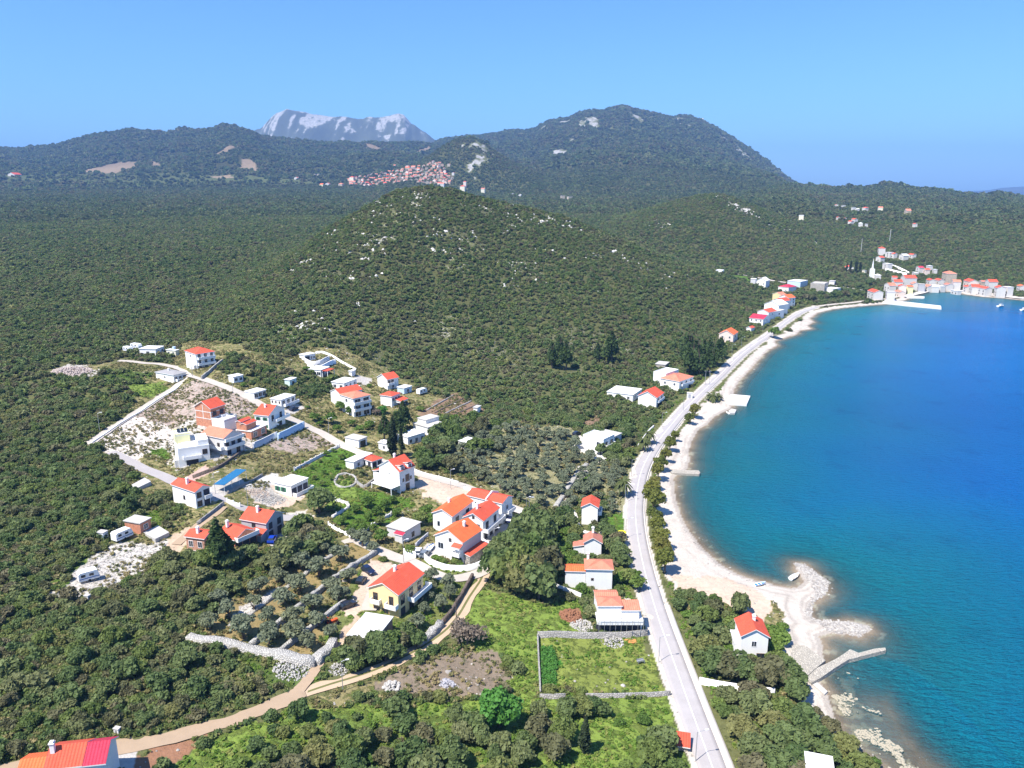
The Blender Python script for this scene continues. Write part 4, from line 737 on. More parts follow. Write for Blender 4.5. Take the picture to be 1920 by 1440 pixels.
g, lx, ly = hz('house', 'red and crimson tiled villa cut off by the bottom edge', (204,1488), (100,1482), (214,1440), 5.6, ('gy',30,'mag'), 'white', [('L',2,(2.4,),1.1,1.3,'b')], blocks=[(-.02,1.02,.40,1.0,0,5.64,('gy',30,'red'),'white'),(.05,.95,1.01,1.55,0,4.4,('gy',24,'orange'),'white')], chim=[(.35,.95,8.4)])
hz('house', 'long white flat roofed house in the trees above the pale quay', (1186,753), (1136,741), (1202,741), 3.2, ('flat',0,'wroof'), 'white', [('L',3,(.9,),1.1,1.3),('R',2,(.9,),1.1,1.3)])
hz('house', 'plain white house with bright red gable roof in trees by the bend', (1230,766), (1196,761), (1243,756), 5.2, ('gx',28,'red'), 'white', [('R',2,(3.0,.6),1.2,1.4,'b')], [('R',.1,.9,2.7,1.0)])
hz('house', 'white house with weathered red hipped roof and flat roofed rear block', (1273,733), (1241,725), (1293,722), 4.8, ('hip',20,'pink'), 'white', [('R',3,(2.6,),1.1,1.3,'b'),('L',2,(2.4,),1.0,1.2)], [('R',.1,.95,2.4,1.1)], blocks=[(.4,1.3,1.01,1.7,0,5.6,('par',0,'wroof'),'white')])
hz('house', 'bright white modern flat roofed house among olives near the bend', (1131,850), (1097,836), (1155,833), 5.0, ('par',0,'wroof'), 'white', [('L',1,(2.6,),1.4,1.5,'w',(.1,.4)),('R',2,(2.4,),1.6,1.6,'b')], [('R',.1,.9,2.2,1.3)], blocks=[(1.02,1.9,.1,.9,0,4.0,('flat',0,'conc'),'lgrey')], size=(8,9.4))
hz('hut', 'grey ruined shed in the scrub above the road', (1247,692), (1228,688), (1257,687), 2.4, ('flat',0,'conc'), 'stone', cat='hut')
hz('house', 'pale stone house with orange roof above the dark pines', (1374,644), (1348,640), (1381,637), 5.8, ('gx',28,'orange'), 'pinkw', [('L',2,(.8,3.2),1.0,1.3,'w'),('R',1,(3.0,),1.3,1.5,'b')], group=None)
hz('hut', 'small red roofed hut in trees above the straight shore road', (1408,622), (1401,620), (1416,618), 2.6, ('gx',26,'red'), 'white', cat='hut')
hz('house', 'white house with long crimson roof at the start of the shore row', (1430,611), (1408,605), (1436,605), 5.0, ('gy',18,'mag'), 'white', [('L',3,(.6,2.9),1.0,1.3),('R',1,(2.9,),1.0,1.4)])
hz('house', 'white house with red roof wedged behind the crimson roofed house', (1440,602), (1424,597), (1449,597), 6.8, ('gx',22,'red'), 'white', [('R',1,(4.2,),1.0,1.3)])
hz('house', 'white flat roofed apartment house in the shore row', (1451,600), (1433,594), (1456,594), 6.4, ('flat',0,'wroof'), 'white', [('R',1,(.8,3.2),1.2,1.4,'b'),('L',3,(.8,3.2),1.0,1.3)])
hz('house', 'white gable ended house without visible tiles in the shore row', (1459,591), (1438,585), (1464,586), 8.0, ('gx',24,'wroof'), 'white', [('R',1,(3.2,),1.0,1.3)])
hz('house', 'bright red roofed house behind the white gable ended house', (1464,583), (1456,579), (1471,578), 8.0, ('gx',24,'red'), 'white', [('R',2,(2.4,5.0),.9,1.3)])
hz('house', 'pale yellow tall house with stepped orange roofs near the shore road end', (1477,577), (1468,570), (1490,569), 8.4, ('gx',24,'orange'), 'white', [('R',2,(1.0,3.6,6.0),1.0,1.3,'b')], blocks=[(.3,1.1,1.01,1.9,0,9.6,('gx',24,'pink'),'yellow')], size=(9,10))
hz('house', 'white gable house beside the pale lane below the second hill', (1435,541), (1420,534), (1440,536), 7.5, ('gx',30,'wroof'), 'white', [('L',2,(3.8,1.2),1.0,1.3)])
hz('house', 'grey white house left of the white gable house below the second hill', (1416,537), (1407,533), (1422,532), 7.0, ('flat',0,'wroof'), 'lgrey')
hz('house', 'white house with small crimson roof in front of the warehouse', (1478,549), (1464,544), (1484,544), 5.0, ('hip',20,'mag'), 'white', [('L',2,(1.6,),1.0,1.3)])
hz('warehouse', 'white roofed warehouse beside the bare concrete hall', (1500,541), (1474,536), (1514,533), 6.5, ('flat',0,'wroof'), 'blue', cat='warehouse')
hz('warehouse', 'large bare grey concrete hall near the bay', (1545,549), (1502,543), (1556,540), 8.0, ('par',0,'conc'), 'stone', cat='warehouse')
hz('warehouse', 'low white store with blue end wall beside the concrete hall', (1562,550), (1547,545), (1570,546), 4.0, ('flat',0,'wroof'), 'white', cat='warehouse')
hz('hut', 'small grey hut behind the concrete hall', (1564,535), (1554,533), (1568,532), 4.0, ('flat',0,'conc'), 'lgrey', cat='hut')
hz('hut', 'white gatehouse at the upper end of the green strip', (1354,513), (1343,510), (1357,510), 3.5, ('flat',0,'wroof'), 'white', cat='hut')
hz('house', 'red roofed cottage among cypresses under the second hill', (1600,510), (1591,508), (1603,506), 5.0, ('gx',28,'red'), 'white')
# ------------------------------------------------ the bay town, the hamlets and the hill village: small houses by kind
def small(name, label, u, v, wpx, asp, hm, roof, wall, rz, group, wins=0, cat='house', rot=None):
    wall = 'town' if wall == 'white' else wall; p = g1(u, v); dep = math.hypot(p[0], p[1]); w = wpx * .92 / F * math.hypot(dep, CH - p[2]); lx = w * asp; ly = w
    g = empty(name, (p[0], p[1], p[2] - .3), rz, label, cat, group); wo, ro = body(g, -lx/2, lx/2, -ly/2, ly/2, 0, hm, roof, wall, oh=.3, low=-4)
    for i in range(wins):
        for z in ((1.0, 3.6) if hm > 5 else (1.0,)):
            o = opening(g, 'L', lx, ly, -ly/2 + ly*(i+.5)/wins, z, 1.0, 1.4, 'b'); o.location.x = -lx/2 - .01
    c, s = math.cos(rz), math.sin(rz); KEEPOUT.append(np.array([(p[0]+c*a-s*b, p[1]+s*a+c*b) for a, b in ((-lx/2-2,-ly/2-2),(lx/2+2,-ly/2-2),(lx/2+2,ly/2+2),(-lx/2-2,ly/2+2))]))
    return g
# (u, v, width px, aspect, height, roof kind, tiles, wall, label)
TOWN = [(1640,560,30,.55,7,'gy','red','white','long white house at the left end of the bay town quay'),(1668,562,17,.8,8,'flat','conc','lgrey','grey flat fronted house near the long jetty'),(1668,547,18,.7,7,'gx','pink','white','white house with faded roof behind the grey flat fronted house'),
 (1681,540,17,.8,7,'gx','red','white','red roofed house on the slope behind the jetty'),(1702,538,20,1.0,10,'gx','red','white','tallest white gable house of the bay town'),(1690,549,14,.9,7,'gy','red','pinkw','pinkish red roofed house between the jetty and the yellow house'),(1703,550,11,.9,7,'gx','orange','paleyellow','small yellow house on the harbour'),
 (1714,544,13,.9,7,'gy','pink','white','white house just right of the yellow house'),(1686,556,20,.5,5,'gy','pink','pinkw','low pink house facing the small harbour'),(1726,547,12,.9,8,'flat','conc','grey','dark grey house on the harbour front'),(1740,547,15,.8,6,'gy','pink','white','white house with salmon roof on the harbour front'),(1744,537,17,.6,7,'gy','red','white','left half of the long red roofed terrace'),(1760,537,17,.6,7,'gy','red','white','right half of the long red roofed terrace'),
 (1752,548,13,.9,6,'gx','wroof','white','white gable cottage with its end to the harbour'),(1764,547,11,.8,6,'flat','wroof','white','white flat roofed house mid harbour'),(1778,531,21,.8,11,'hip','pink','tan','large tan stone house above the harbour'),(1777,544,14,.8,6,'gy','old','white','white house under dull brown tiles below the tan stone house'),(1791,544,15,.8,9,'gx','pink','white','tall pink roofed house at the inner corner of the harbour'),(1792,552,18,.4,4,'flat','wroof','white','low white quay building at the inner corner'),
 (1819,541,25,.6,8,'gy','red','pinkw','wide red roofed house right of the harbour gap'),(1813,548,12,.8,6,'gy','red','white','small house tucked before the wide red roofed house'),(1826,550,18,.7,7,'gx','red','white','white gable house right of the harbour gap'),(1845,553,21,.6,7,'gy','red','white','white quay house with dark red roof'),(1857,544,17,.8,9,'gx','red','white','high white gable house behind the quay'),(1841,540,9,.9,7,'gx','old','tan','small stone house deep behind the quay'),
 (1873,556,17,.8,9,'gy','red','white','three storey balconied house on the right quay'),(1888,555,13,.8,9,'flat','wroof','white','white flat topped block at the right end of the quay'),(1914,545,13,.7,5,'gy','orange','white','separate orange roofed house past the right end of the quay')]
for i, (u, v, wp, asp, hm, rk, tc, wl, lb) in enumerate(TOWN):
    small('house', lb, u, v, wp, asp, hm, (rk, 24, tc), wl, R([-62, -75, -100, -80][i % 4]) if False else R([72, 58, 80, 66][i % 4] - 90 + 15), 'houses round the bay', 2 if wp > 12 else 1)
HAM = [(1652,477,12,.9,8,'hip','red','white','tall white house topmost of the hillside group above the bay'),(1650,490,11,.9,5,'gx','red','white','low house under the tall white hillside house'),(1667,482,11,.8,6,'flat','wroof','white','flat roofed white house in the hillside group above the bay'),(1675,483,10,.8,5,'gy','red','white','red roofed house right of the flat roofed hillside house'),(1694,486,12,.9,5,'gx','wroof','white','bright white gable house apart on the hillside'),(1710,483,12,.6,4,'gy','red','white','long low red roofed house highest right on the hillside'),
 (1663,505,17,.5,7,'flat','wroof','white','large blank white block above the bay town'),(1724,511,11,.8,6,'gx','mag','white','dark red roofed house in the upper bay town'),(1736,515,10,.8,6,'gx','red','pinkw','pinkish house in the upper bay town'),(1742,506,12,.5,5,'flat','wroof','white','flat white house topmost of the upper bay town'),(1716,517,12,.6,4,'flat','wroof','white','low white building left in the upper bay town'),(1752,513,9,.6,5,'flat','wroof','white','small white building right in the upper bay town'),(1645,524,11,.8,5,'hip','wroof','white','white roofed cottage beside the white spire'),(1676,528,10,.8,5,'gx','red','white','cottage at the edge of the wood behind the bay town'),(1620,513,6,.8,4,'flat','conc','cream','tiny cream hut in the trees near the white spire')]
for i, (u, v, wp, asp, hm, rk, tc, wl, lb) in enumerate(HAM): small('house', lb, u, v, wp, asp, hm, (rk, 24, tc), wl, R(-15 + (i * 37) % 40), 'houses on the slope above the bay', 1)
RID = [(1502,411,24,.35,6,'flat','wroof','cream','long cream building low on the slope left of the ridge hamlet'),(1568,389,10,.5,5,'gy','pink','white','pink roofed house at the upper left of the ridge hamlet'),(1581,391,7,.8,6,'flat','wroof','white','bright white house in the upper row of the ridge hamlet'),(1600,395,7,.8,6,'flat','wroof','white','white house above the short ridge lane'),(1607,397,6,.8,5,'gx','wroof','white','white cottage at the top of the short ridge lane'),(1622,397,8,.9,7,'hip','red','white','red roofed house right of the short ridge lane'),
 (1650,397,9,.8,7,'gx','pink','cream','cream house alone right of the ridge hamlet'),(1701,404,13,.6,8,'gx','pink','tan','large tan house far right of the ridge hamlet'),(1571,412,7,.6,4,'gy','red','white','red roofed cottage left in the lower row of the ridge hamlet'),(1583,414,8,.6,4,'gy','red','white','red roofed cottage second in the lower row of the ridge hamlet'),(1602,417,9,.8,5,'gy','red','white','red roofed house right in the lower row of the ridge hamlet'),(1595,420,8,.8,4,'gy','red','white','lowest red roofed cottage of the ridge hamlet'),(1613,425,8,.8,5,'hip','wroof','white','white cottage at the bottom of the ridge hamlet'),(1624,425,5,.8,4,'flat','wroof','white','tiny white hut at the bottom of the ridge hamlet'),(1715,426,8,.6,5,'gy','red','white','lone red roofed house on the wooded slope'),
 (1055,374,8,.9,9,'flat','conc','tan','left of two tan buildings below the big mountain'),(1068,376,9,.9,9,'flat','conc','tan','right of two tan buildings below the big mountain'),(975,370,6,.8,6,'gy','wroof','white','small white house behind the front hill'),(962,367,5,.8,6,'flat','wroof','white','tiny white house nearest the front hill crest')]
for i, (u, v, wp, asp, hm, rk, tc, wl, lb) in enumerate(RID): small('house', lb, u, v, wp, asp, hm, (rk, 24, tc), wl, R(-20 + (i * 53) % 45), 'scattered houses on the far slopes')
rr = random.Random(5); HV = np.array([(655,336),(690,331),(740,321),(780,313),(812,305),(830,310),(836,322),(852,336),(842,346),(800,346),(770,342),(735,344),(690,350),(655,347)], float); spots = []
for _ in range(9000):
    u, v = rr.uniform(650, 860), rr.uniform(302, 352)
    if inpoly(np.array([u]), np.array([v]), HV)[0] and all(((u-a)/6.2)**2 + ((v-b)/4.0)**2 > 1 for a, b in spots): spots.append((u, v))
spots.sort(key=lambda q: q[1])
def vlabel(u, v, rc, n):
    row = 'top' if v < 318 else 'upper' if v < 328 else 'middle' if v < 338 else 'lower'
    side = 'left end' if u < 690 else 'left half' if u < 740 else 'centre' if u < 790 else 'right half' if u < 825 else 'right end'
    return f"{rc} stone house in the {row} rows of the hill village, {side}"
for i, (u, v) in enumerate(spots):
    tc = rr.choice(['pink', 'red', 'pink', 'old', 'orange']); rc = {'pink': 'faded pink roofed', 'red': 'red roofed', 'old': 'brown roofed', 'orange': 'orange roofed'}[tc]
    lb = vlabel(u, v, rc, i); small('house', lb, u, v, rr.uniform(4.6, 7.0), rr.uniform(.8, 1.3), rr.uniform(3.5, 5.5), (rr.choice(['gx', 'gy', 'gy']), 30, tc), rr.choice(['ochre', 'pinkw', 'ochre', 'tan']), R(rr.uniform(-35, 35)), lb + ', clustered')
for (u, v, wp, hm, rk, tc, wl, lb) in [(604,350,8,7,'gx','orange','paleyellow','yellow house at the far left of the hill village'),(615,348,9,6,'gy','pink','white','white house with pink roof next to the far left yellow house'),(640,350,10,8,'hip','pink','tan','stone house alone left of the hill village'),(661,340,10,13,'hip','red','cream','tall cream tower house left of the hill village'),(868,358,12,12,'hip','red','cream','large cream house with red roof right of the hill village'),(872,352,7,16,'hip','red','pinkw','upper block with red cap behind the large cream house'),(906,363,9,12,'gx','old','cream','tall cream chapel below the rocky cone'),(830,350,9,8,'gx','pink','white','white house with steep pink roof right of the hill village'),(850,328,6,6,'gy','red','white','small house just outside the right end of the hill village'),(842,312,7,6,'gy','pink','tan','lone house above the right end of the hill village'),(740,314,6,7,'gx','pink','white','first of three lone houses above the hill village'),(752,314,5,6,'gx','pink','tan','second of three lone houses above the hill village'),(764,315,7,6,'gy','pink','white','third of three lone houses above the hill village'),(590,330,7,7,'flat','conc','pinkw','left of two dull houses in the wood left of the hill village'),(598,330,6,7,'flat','conc','tan','right of two dull houses in the wood left of the hill village'),(28,330,16,5,'gy','red','white','lone red roofed farmhouse at the left edge below the vineyards'),(556,336,8,5,'gy','pink','white','small farmhouse in the plain left of the hill village')]:
    small('house', lb, u, v, wp, .8, hm, (rk, 26, tc), wl, R(-10), None)
# ---------------------------------------------------------------- walls, piers, vehicles, boats, poles
M_DRY = stonem("dry_stone", (.54,.52,.48), (.35,.335,.31), 2.2); M_BLOCK = stonem("concrete_block", (.36,.345,.32), (.30,.285,.27), 2.2); M_PIER = stonem("pier_stone", (.52,.475,.40), (.40,.36,.30), 2.4); M_BROWNW = stonem("dark_wall_stone", (.16,.11,.08), (.10,.075,.06), 1.6)
M_RUB = plain("black_rubber", (.02,.02,.02), .8)
def wall(label, px, h, w, m, name='wall', posts=0, rough=0.0, cat='wall'):
    L = smooth_line(gpoly(px), 1.6) if len(px) > 2 else np.array([gpoly(px)[0] * (1 - t) + gpoly(px)[1] * t for t in np.linspace(0, 1, 14)])
    t = np.gradient(L, axis=0); t /= np.linalg.norm(t, axis=1)[:, None]; n = np.stack([t[:, 1], -t[:, 0]], 1); z = np.maximum(Hg(L[:, 0], L[:, 1]), .2); k = len(L)
    rs = np.random.RandomState(len(label)); zt = z + h + rs.uniform(-1, 1, k) * rough; ww = w * (1 + rs.uniform(-1, 1, k) * rough * .5)
    prof = [(-.5, -1.2, 0), (-.5, 0, 1), (-.30 if rough else -.5, .001, 1), (.30 if rough else .5, .001, 1), (.5, 0, 1), (.5, -1.2, 0)]
    V = []
    for i in range(k):
        for a, b, top in prof: V.append((L[i, 0] + n[i, 0] * a * ww[i], L[i, 1] + n[i, 1] * a * ww[i], (zt[i] - (.12 if abs(a) == .5 and rough else 0)) if top else z[i] + b))
    p = len(prof); Fc = [(i*p+j, i*p+j+1, (i+1)*p+j+1, (i+1)*p+j) for i in range(k-1) for j in range(p-1)]
    me = npmesh(name, np.array(V), np.array(Fc)); bm = new(); bm.from_mesh(me); bm.verts.ensure_lookup_table()
    bm.faces.new([bm.verts[j] for j in range(p)]); bm.faces.new([bm.verts[(k-1)*p+j] for j in range(p)][::-1]); bmesh.ops.recalc_face_normals(bm, faces=bm.faces)
    if posts:
        s = np.r_[0, np.cumsum(np.linalg.norm(np.diff(L, axis=0), axis=1))]
        for d in np.arange(0, s[-1], posts):
            x, y = np.interp(d, s, L[:, 0]), np.interp(d, s, L[:, 1]); zz = float(Hg(x, y)); box(bm, x-.16, x+.16, y-.16, y+.16, zz-.5, zz+h+.35)
    bm.to_mesh(me); bm.free(); o = link(name, me, None, [m]); tag(o, label, cat); PATHS.append((L, w / 2 - .3)); return o
WH = W['white']; PC = W['palecon']
wall('long dry stone terrace wall running up through the olives', [(470,1213),(505,1186),(545,1155),(590,1118),(620,1094),(660,1066),(705,1038)], 1.3, 1.0, M_DRY, 'stone_wall', 0, .25)
wall('shorter dry stone terrace wall right of the long one', [(522,1226),(540,1212),(582,1180),(612,1158),(648,1131)], 1.1, .9, M_DRY, 'stone_wall', 0, .25)
wall('thick dry stone wall closing the terraces at their lower end', [(354,1199),(380,1205),(420,1210),(468,1221),(520,1231),(560,1241),(592,1246)], 1.3, 2.0, M_DRY, 'stone_wall', 0, .3)
wall('tumbled stone bank climbing from the lower terrace wall to the slab garage', [(590,1246),(603,1232),(618,1218),(626,1206)], 1.2, 2.0, M_DRY, 'stone_wall', 0, .4)
wall('broken stone row between the upper olives', [(430,1175),(470,1150),(500,1128),(540,1100),(575,1075),(610,1050),(650,1025)], .5, 1.2, M_DRY, 'stone_wall', 0, .35)
wall('dark stone retaining wall along the dirt track', [(886,1083),(872,1108),(858,1132),(843,1155),(828,1172)], 1.2, .7, M_BROWNW, 'stone_wall', 0, .1)
wall('pale stone bank at the lower end of the dark retaining wall', [(826,1174),(812,1188),(798,1200),(782,1212)], 1.3, 1.6, M_DRY, 'stone_wall', 0, .35)
wall('grey block wall along the top of the walled field', [(1008,1196),(1060,1195),(1120,1197),(1170,1196),(1214,1191)], 1.5, .35, M_BLOCK, 'field_wall')
wall('thin block wall along the left side of the walled field', [(1008,1197),(1010,1240),(1012,1280),(1013,1304)], 1.1, .3, M_BLOCK, 'field_wall')
wall('short grey block wall at the lower left corner of the walled field', [(1012,1310),(1035,1310),(1060,1309)], 1.0, .35, M_BLOCK, 'field_wall')
wall('long grey block wall along the bottom of the walled field', [(1098,1308),(1150,1308),(1200,1306),(1257,1303)], .9, .35, M_BLOCK, 'field_wall')
wall('white wall crossing the thicket right of the road', [(1311,1282),(1345,1289),(1390,1296),(1420,1300),(1452,1303)], 1.5, .35, WH, 'white_wall')
wall('curved white garden wall round the front villa', [(796,1049),(806,1058),(824,1066),(845,1071),(874,1071),(894,1066),(905,1059),(916,1047)], 1.7, .25, WH, 'garden_wall')
wall('white gate wall left of the curved garden wall', [(757,1040),(770,1044),(780,1047)], 1.8, .25, WH, 'garden_wall')
wall('white wall between the curved garden and the courtyard', [(903,1017),(915,1026),(928,1034)], 1.6, .25, WH, 'garden_wall')
wall('white courtyard wall along the lane below the colonnade villa', [(930,1034),(955,1014),(980,992),(995,978)], 1.0, .25, WH, 'garden_wall')
wall('white wall along the lane behind the twin villa', [(870,916),(900,929),(940,947),(985,966),(1006,975)], .9, .25, WH, 'garden_wall')
wall('posted white wall on the upper side of the vivid green lawn', [(552,883),(590,863),(620,847),(637,838)], 1.1, .25, PC, 'garden_wall', 3.2)
wall('posted white garden wall closing the citrus garden on the right', [(664,1008),(690,994),(712,980),(735,966)], 1.1, .25, PC, 'garden_wall', 2.8)
wall('posted white wall at the near end of the citrus garden', [(616,985),(632,995),(650,1004),(664,1009)], .8, .25, WH, 'garden_wall', 2.6)
wall('crumbling white wall between rubble plot and citrus garden', [(618,930),(632,940),(648,945),(655,952),(640,962),(622,972)], .9, .3, PC, 'garden_wall', 3)
wall('tall pale retaining wall below the red roofed house with green shutters', [(521,826),(540,817),(556,809),(571,802)], 2.6, .3, W['blue'], 'retaining_wall')
wall('grey retaining wall below the stepped brick house', [(474,842),(490,835),(506,827),(520,820)], 2.2, .3, W['lgrey'], 'retaining_wall')
wall('pale boundary wall along the field lane', [(170,833),(210,806),(255,778),(300,748),(338,723)], .5, .5, PC, 'boundary_wall')
wall('low white wall on the lower side of the village lane', [(640,838),(680,855),(712,867),(735,878)], .7, .25, WH, 'garden_wall', 4)
wall('white wall along the lane opposite the tall double house', [(778,883),(800,891),(830,898),(860,906)], .7, .3, PC, 'garden_wall', 5)
wall('stone garden wall beside the lone lower lane house', [(370,985),(388,971),(405,958),(420,946)], 1.0, .3, M_BLOCK, 'garden_wall')
wall('white balustrade in front of the dry lot on the lower lane', [(426,942),(434,945),(442,948),(450,951)], 1.0, .25, WH, 'balustrade', 2)
wall('low pale wall beside the blue car', [(498,1062),(515,1050),(535,1032),(548,1020)], 1.3, .35, PC, 'garden_wall')
wall('dark hedge topped wall behind the blue canopy', [(362,897),(385,888),(410,878),(436,862),(452,850)], 1.0, .5, M_BROWNW, 'garden_wall')
wall('low wall on the near side of the blue canopy plot', [(426,926),(445,916),(470,905),(492,892)], .8, .3, M_BLOCK, 'garden_wall')
wall('white zigzag garden wall beside the wide white house', [(1032,1094),(1046,1103),(1062,1109),(1076,1114),(1090,1120)], 1.0, .3, PC, 'garden_wall')
wall('dark blue grey fence wall left of the front villa', [(779,1027),(786,1020),(795,1012),(803,1005)], 1.2, .25, W['grey'], 'fence_wall')
wall('white retaining wall of the uppermost compound terrace', [(572,680),(585,686),(600,684),(612,678),(618,676)], 2.2, .4, W['lgrey'], 'retaining_wall')
wall('curved white wall along the wooded edge of the compound', [(592,663),(604,662),(616,666),(628,672),(640,680),(655,688),(668,695)], 1.0, .4, WH, 'retaining_wall')
wall('second white terrace wall inside the compound', [(577,690),(592,696),(606,692),(622,684),(630,682)], 2.2, .4, WH, 'retaining_wall')
wall('stone wall round the red hipped house garden at the top of the village', [(378,712),(392,700),(405,688),(418,678)], 1.4, .6, M_DRY, 'stone_wall', 0, .2)
wall('pale stone rim round the rockery', [(628,903),(634,893),(648,889),(662,893),(668,902),(660,912),(645,915),(632,911),(628,904)], .5, .7, M_DRY, 'rockery_wall', 0, .2)
wall('stone terrace wall behind the rockery', [(668,905),(682,915),(694,908),(712,894)], 1.0, .4, M_BLOCK, 'garden_wall')
wall('pale wall along the roadside by the palms', [(1196,838),(1204,826),(1214,812),(1226,800)], .8, .3, PC, 'roadside_wall')
wall('rubble wall through the olive plots beside the narrow palm house', [(1042,952),(1058,928),(1072,905),(1086,884),(1100,872)], .9, 1.6, M_DRY, 'stone_wall', 0, .35)
for i, (a, b) in enumerate([((800,770),(850,742)),((815,775),(868,748)),((835,776),(884,752)),((852,778),(898,758))]):
    wall(['topmost edging of the brown vegetable terraces','second edging of the brown vegetable terraces','third edging of the brown vegetable terraces','lowest edging of the brown vegetable terraces'][i], [a, b], .5, .35, M_BROWNW if i % 2 else M_BLOCK, 'terrace_edging', 0, .0, 'terrace')
wall('white terrace wall below the large white block above the bay town', [(1660,508),(1680,512),(1700,517)], 3, .8, WH, 'retaining_wall'); wall('upper white terrace wall above the bay town', [(1672,500),(1688,506),(1704,514)], 2.5, .8, WH, 'retaining_wall')
def slab(name, label, px, z, m, cat='pier', drop=4.0, zs=None):
    X, Y = pix_plane([p[0] for p in px], [p[1] for p in px], z); bm = new(); cxm, cym = X.mean(), Y.mean()
    A = [bm.verts.new((x, y, z)) for x, y in zip(X, Y)]; B = [bm.verts.new((cxm + (x-cxm) * 1.03, cym + (y-cym) * 1.03, z - drop)) for x, y in zip(X, Y)]; bm.faces.new(A)
    for i in range(len(A)): bm.faces.new((A[i], B[i], B[(i+1) % len(A)], A[(i+1) % len(A)]))
    bmesh.ops.recalc_face_normals(bm, faces=bm.faces); KEEPOUT.append(np.stack([X, Y], 1)); return tag(part(name, bm, None, [m]), label, cat)
slab('stone_jetty', 'crooked old stone jetty below the shore house', [(1510,1272),(1532,1252),(1566,1236),(1582,1226),(1594,1217),(1610,1224),(1640,1216),(1660,1214),(1661,1219),(1636,1225),(1606,1233),(1592,1236),(1566,1252),(1540,1270),(1522,1280)], .9, M_PIER)
slab('landing', 'pale stone landing at the root of the crooked jetty', [(1460,1212),(1480,1208),(1510,1210),(1548,1238),(1532,1251),(1509,1271),(1494,1264)], .95, M_PIER, 'landing')
slab('slipway', 'small concrete slipway beside the dark pool of the jetty', [(1524,1283),(1532,1279),(1552,1296),(1546,1302)], .45, W['concrete'], 'slipway')
slab('stone_jetty', 'short straight stone jetty halfway along the pebble beach', [(1256,880),(1310,882),(1313,886),(1311,889),(1286,888),(1258,886)], .8, M_PIER)
slab('quay_platform', 'square pale concrete quay at the bend of the shore road', [(1364,746),(1371,739),(1407,742),(1400,758),(1362,755)], 1.0, PC, 'quay'); slab('quay_block', 'small concrete block quay in front of the square one', [(1366,770),(1372,766),(1381,768),(1378,774),(1369,774)], .8, W['concrete'], 'quay')
slab('pier', 'long straight white pier of the bay town', [(1656,566),(1660,562),(1710,567),(1764,573),(1765,577),(1700,571)], 1.6, PC); slab('pier', 'tiny pier inside the bay town harbour', [(1700,557),(1706,554),(1734,556),(1733,558)], 1.2, PC)
# boats
def hull(bm, L, B, H, mi=0, sheer=.25):
    n = 9; rows = []
    for i in range(n):
        t = i / (n - 1); w_ = B / 2 * (1 - max(0, (t - .35) / .65) ** 2.2) * (.86 + .14 * min(1, t * 4)); z1 = H + sheer * max(0, t - .4) ** 2 * 2
        w_ = max(w_, .02); rows.append([bm.verts.new((L*(t-.5), s * w_ * f, zz)) for s, f, zz in ((1, 1, z1), (1, .72, H*.3), (1, .06, -.15), (-1, .06, -.15), (-1, .72, H*.3), (-1, 1, z1))])
    for i in range(n-1):
        for j in range(5): bm.faces.new((rows[i][j], rows[i][j+1], rows[i+1][j+1], rows[i+1][j])).material_index = mi
    bm.faces.new(rows[0]); return rows
def boat(label, u, v, u2, v2, L, kind='open', onland=False, hullm=None, deckm=None):
    a = g1(u, v); b = g1(u2, v2); rz = math.atan2(b[1]-a[1], b[0]-a[0]); c = (a + b) / 2; z = max(c[2], 0) + (.15 if onland else -.05)
    o = empty('boat', (c[0], c[1], z), rz, label, 'boat'); hm = hullm or M_BW; bm = new(); r = hull(bm, L, L*.36, L*.13); bmesh.ops.recalc_face_normals(bm, faces=bm.faces); part('hull', bm, o, [hm])
    bm = new(); bm2 = new()
    for i in range(8):
        q = [Vector(r_) for r_ in ((L*(i/8-.5), L*.155*(1 - max(0,(i/8-.35)/.65)**2.2), L*.085), (L*(i/8-.5), -L*.155*(1 - max(0,(i/8-.35)/.65)**2.2), L*.085), (L*((i+1)/8-.5), -L*.155*max(.02,1 - max(0,((i+1)/8-.35)/.65)**2.2), L*.085), (L*((i+1)/8-.5), L*.155*max(.02,1 - max(0,((i+1)/8-.35)/.65)**2.2), L*.085))]
        quad(bm, q)
    bmesh.ops.recalc_face_normals(bm, faces=bm.faces); part('deck', bm, o, [deckm or M_DECK])
    for t in (-.22, .05):
        b3 = new(); box(b3, L*t-.12, L*t+.12, -L*.14, L*.14, L*.09, L*.115); part('bench', b3, o, [M_BW])
    if kind == 'cabin':
        b3 = new(); box(b3, -L*.12, L*.16, -L*.10, L*.10, L*.086, L*.24); box(b3, -L*.16, L*.12, -L*.11, L*.11, L*.241, L*.26); part('cabin', b3, o, [M_BW]); b3 = new(); box(b3, L*.162, L*.166, -L*.085, L*.085, L*.15, L*.22); part('windscreen', b3, o, [M_GL])
    bm2.free(); return o
M_BW = plain("boat_white", (.80,.80,.78), .35); M_DECK = plain("boat_deck", (.42,.37,.30), .7); M_BB = plain("boat_blue", (.02,.17,.50), .4)
boat('white open boat with dark inside moored behind the rocky spit', 1480,1089, 1500,1076, 4.6); boat('white rowing boat with blue inside pulled up on the beach', 1414,1099, 1436,1096, 3.6, 'open', True, None, M_BB); boat('blue and white boat parked beside the front villa', 801,1036, 813,1024, 4.4, 'open', True, M_BB, M_BW)
boat('small white dinghy lying on the lawn beside the palm house', 1135,989, 1149,991, 2.6, 'open', True, None, M_BW); boat('white motor boat with cabin crossing the bay', 1868,576, 1884,574, 9, 'cabin'); boat('white boat half cut off by the right edge of the bay', 1912,583, 1928,581, 9, 'cabin'); boat('little white boat lying by the small block quay', 1368,778, 1360,772, 3.4)
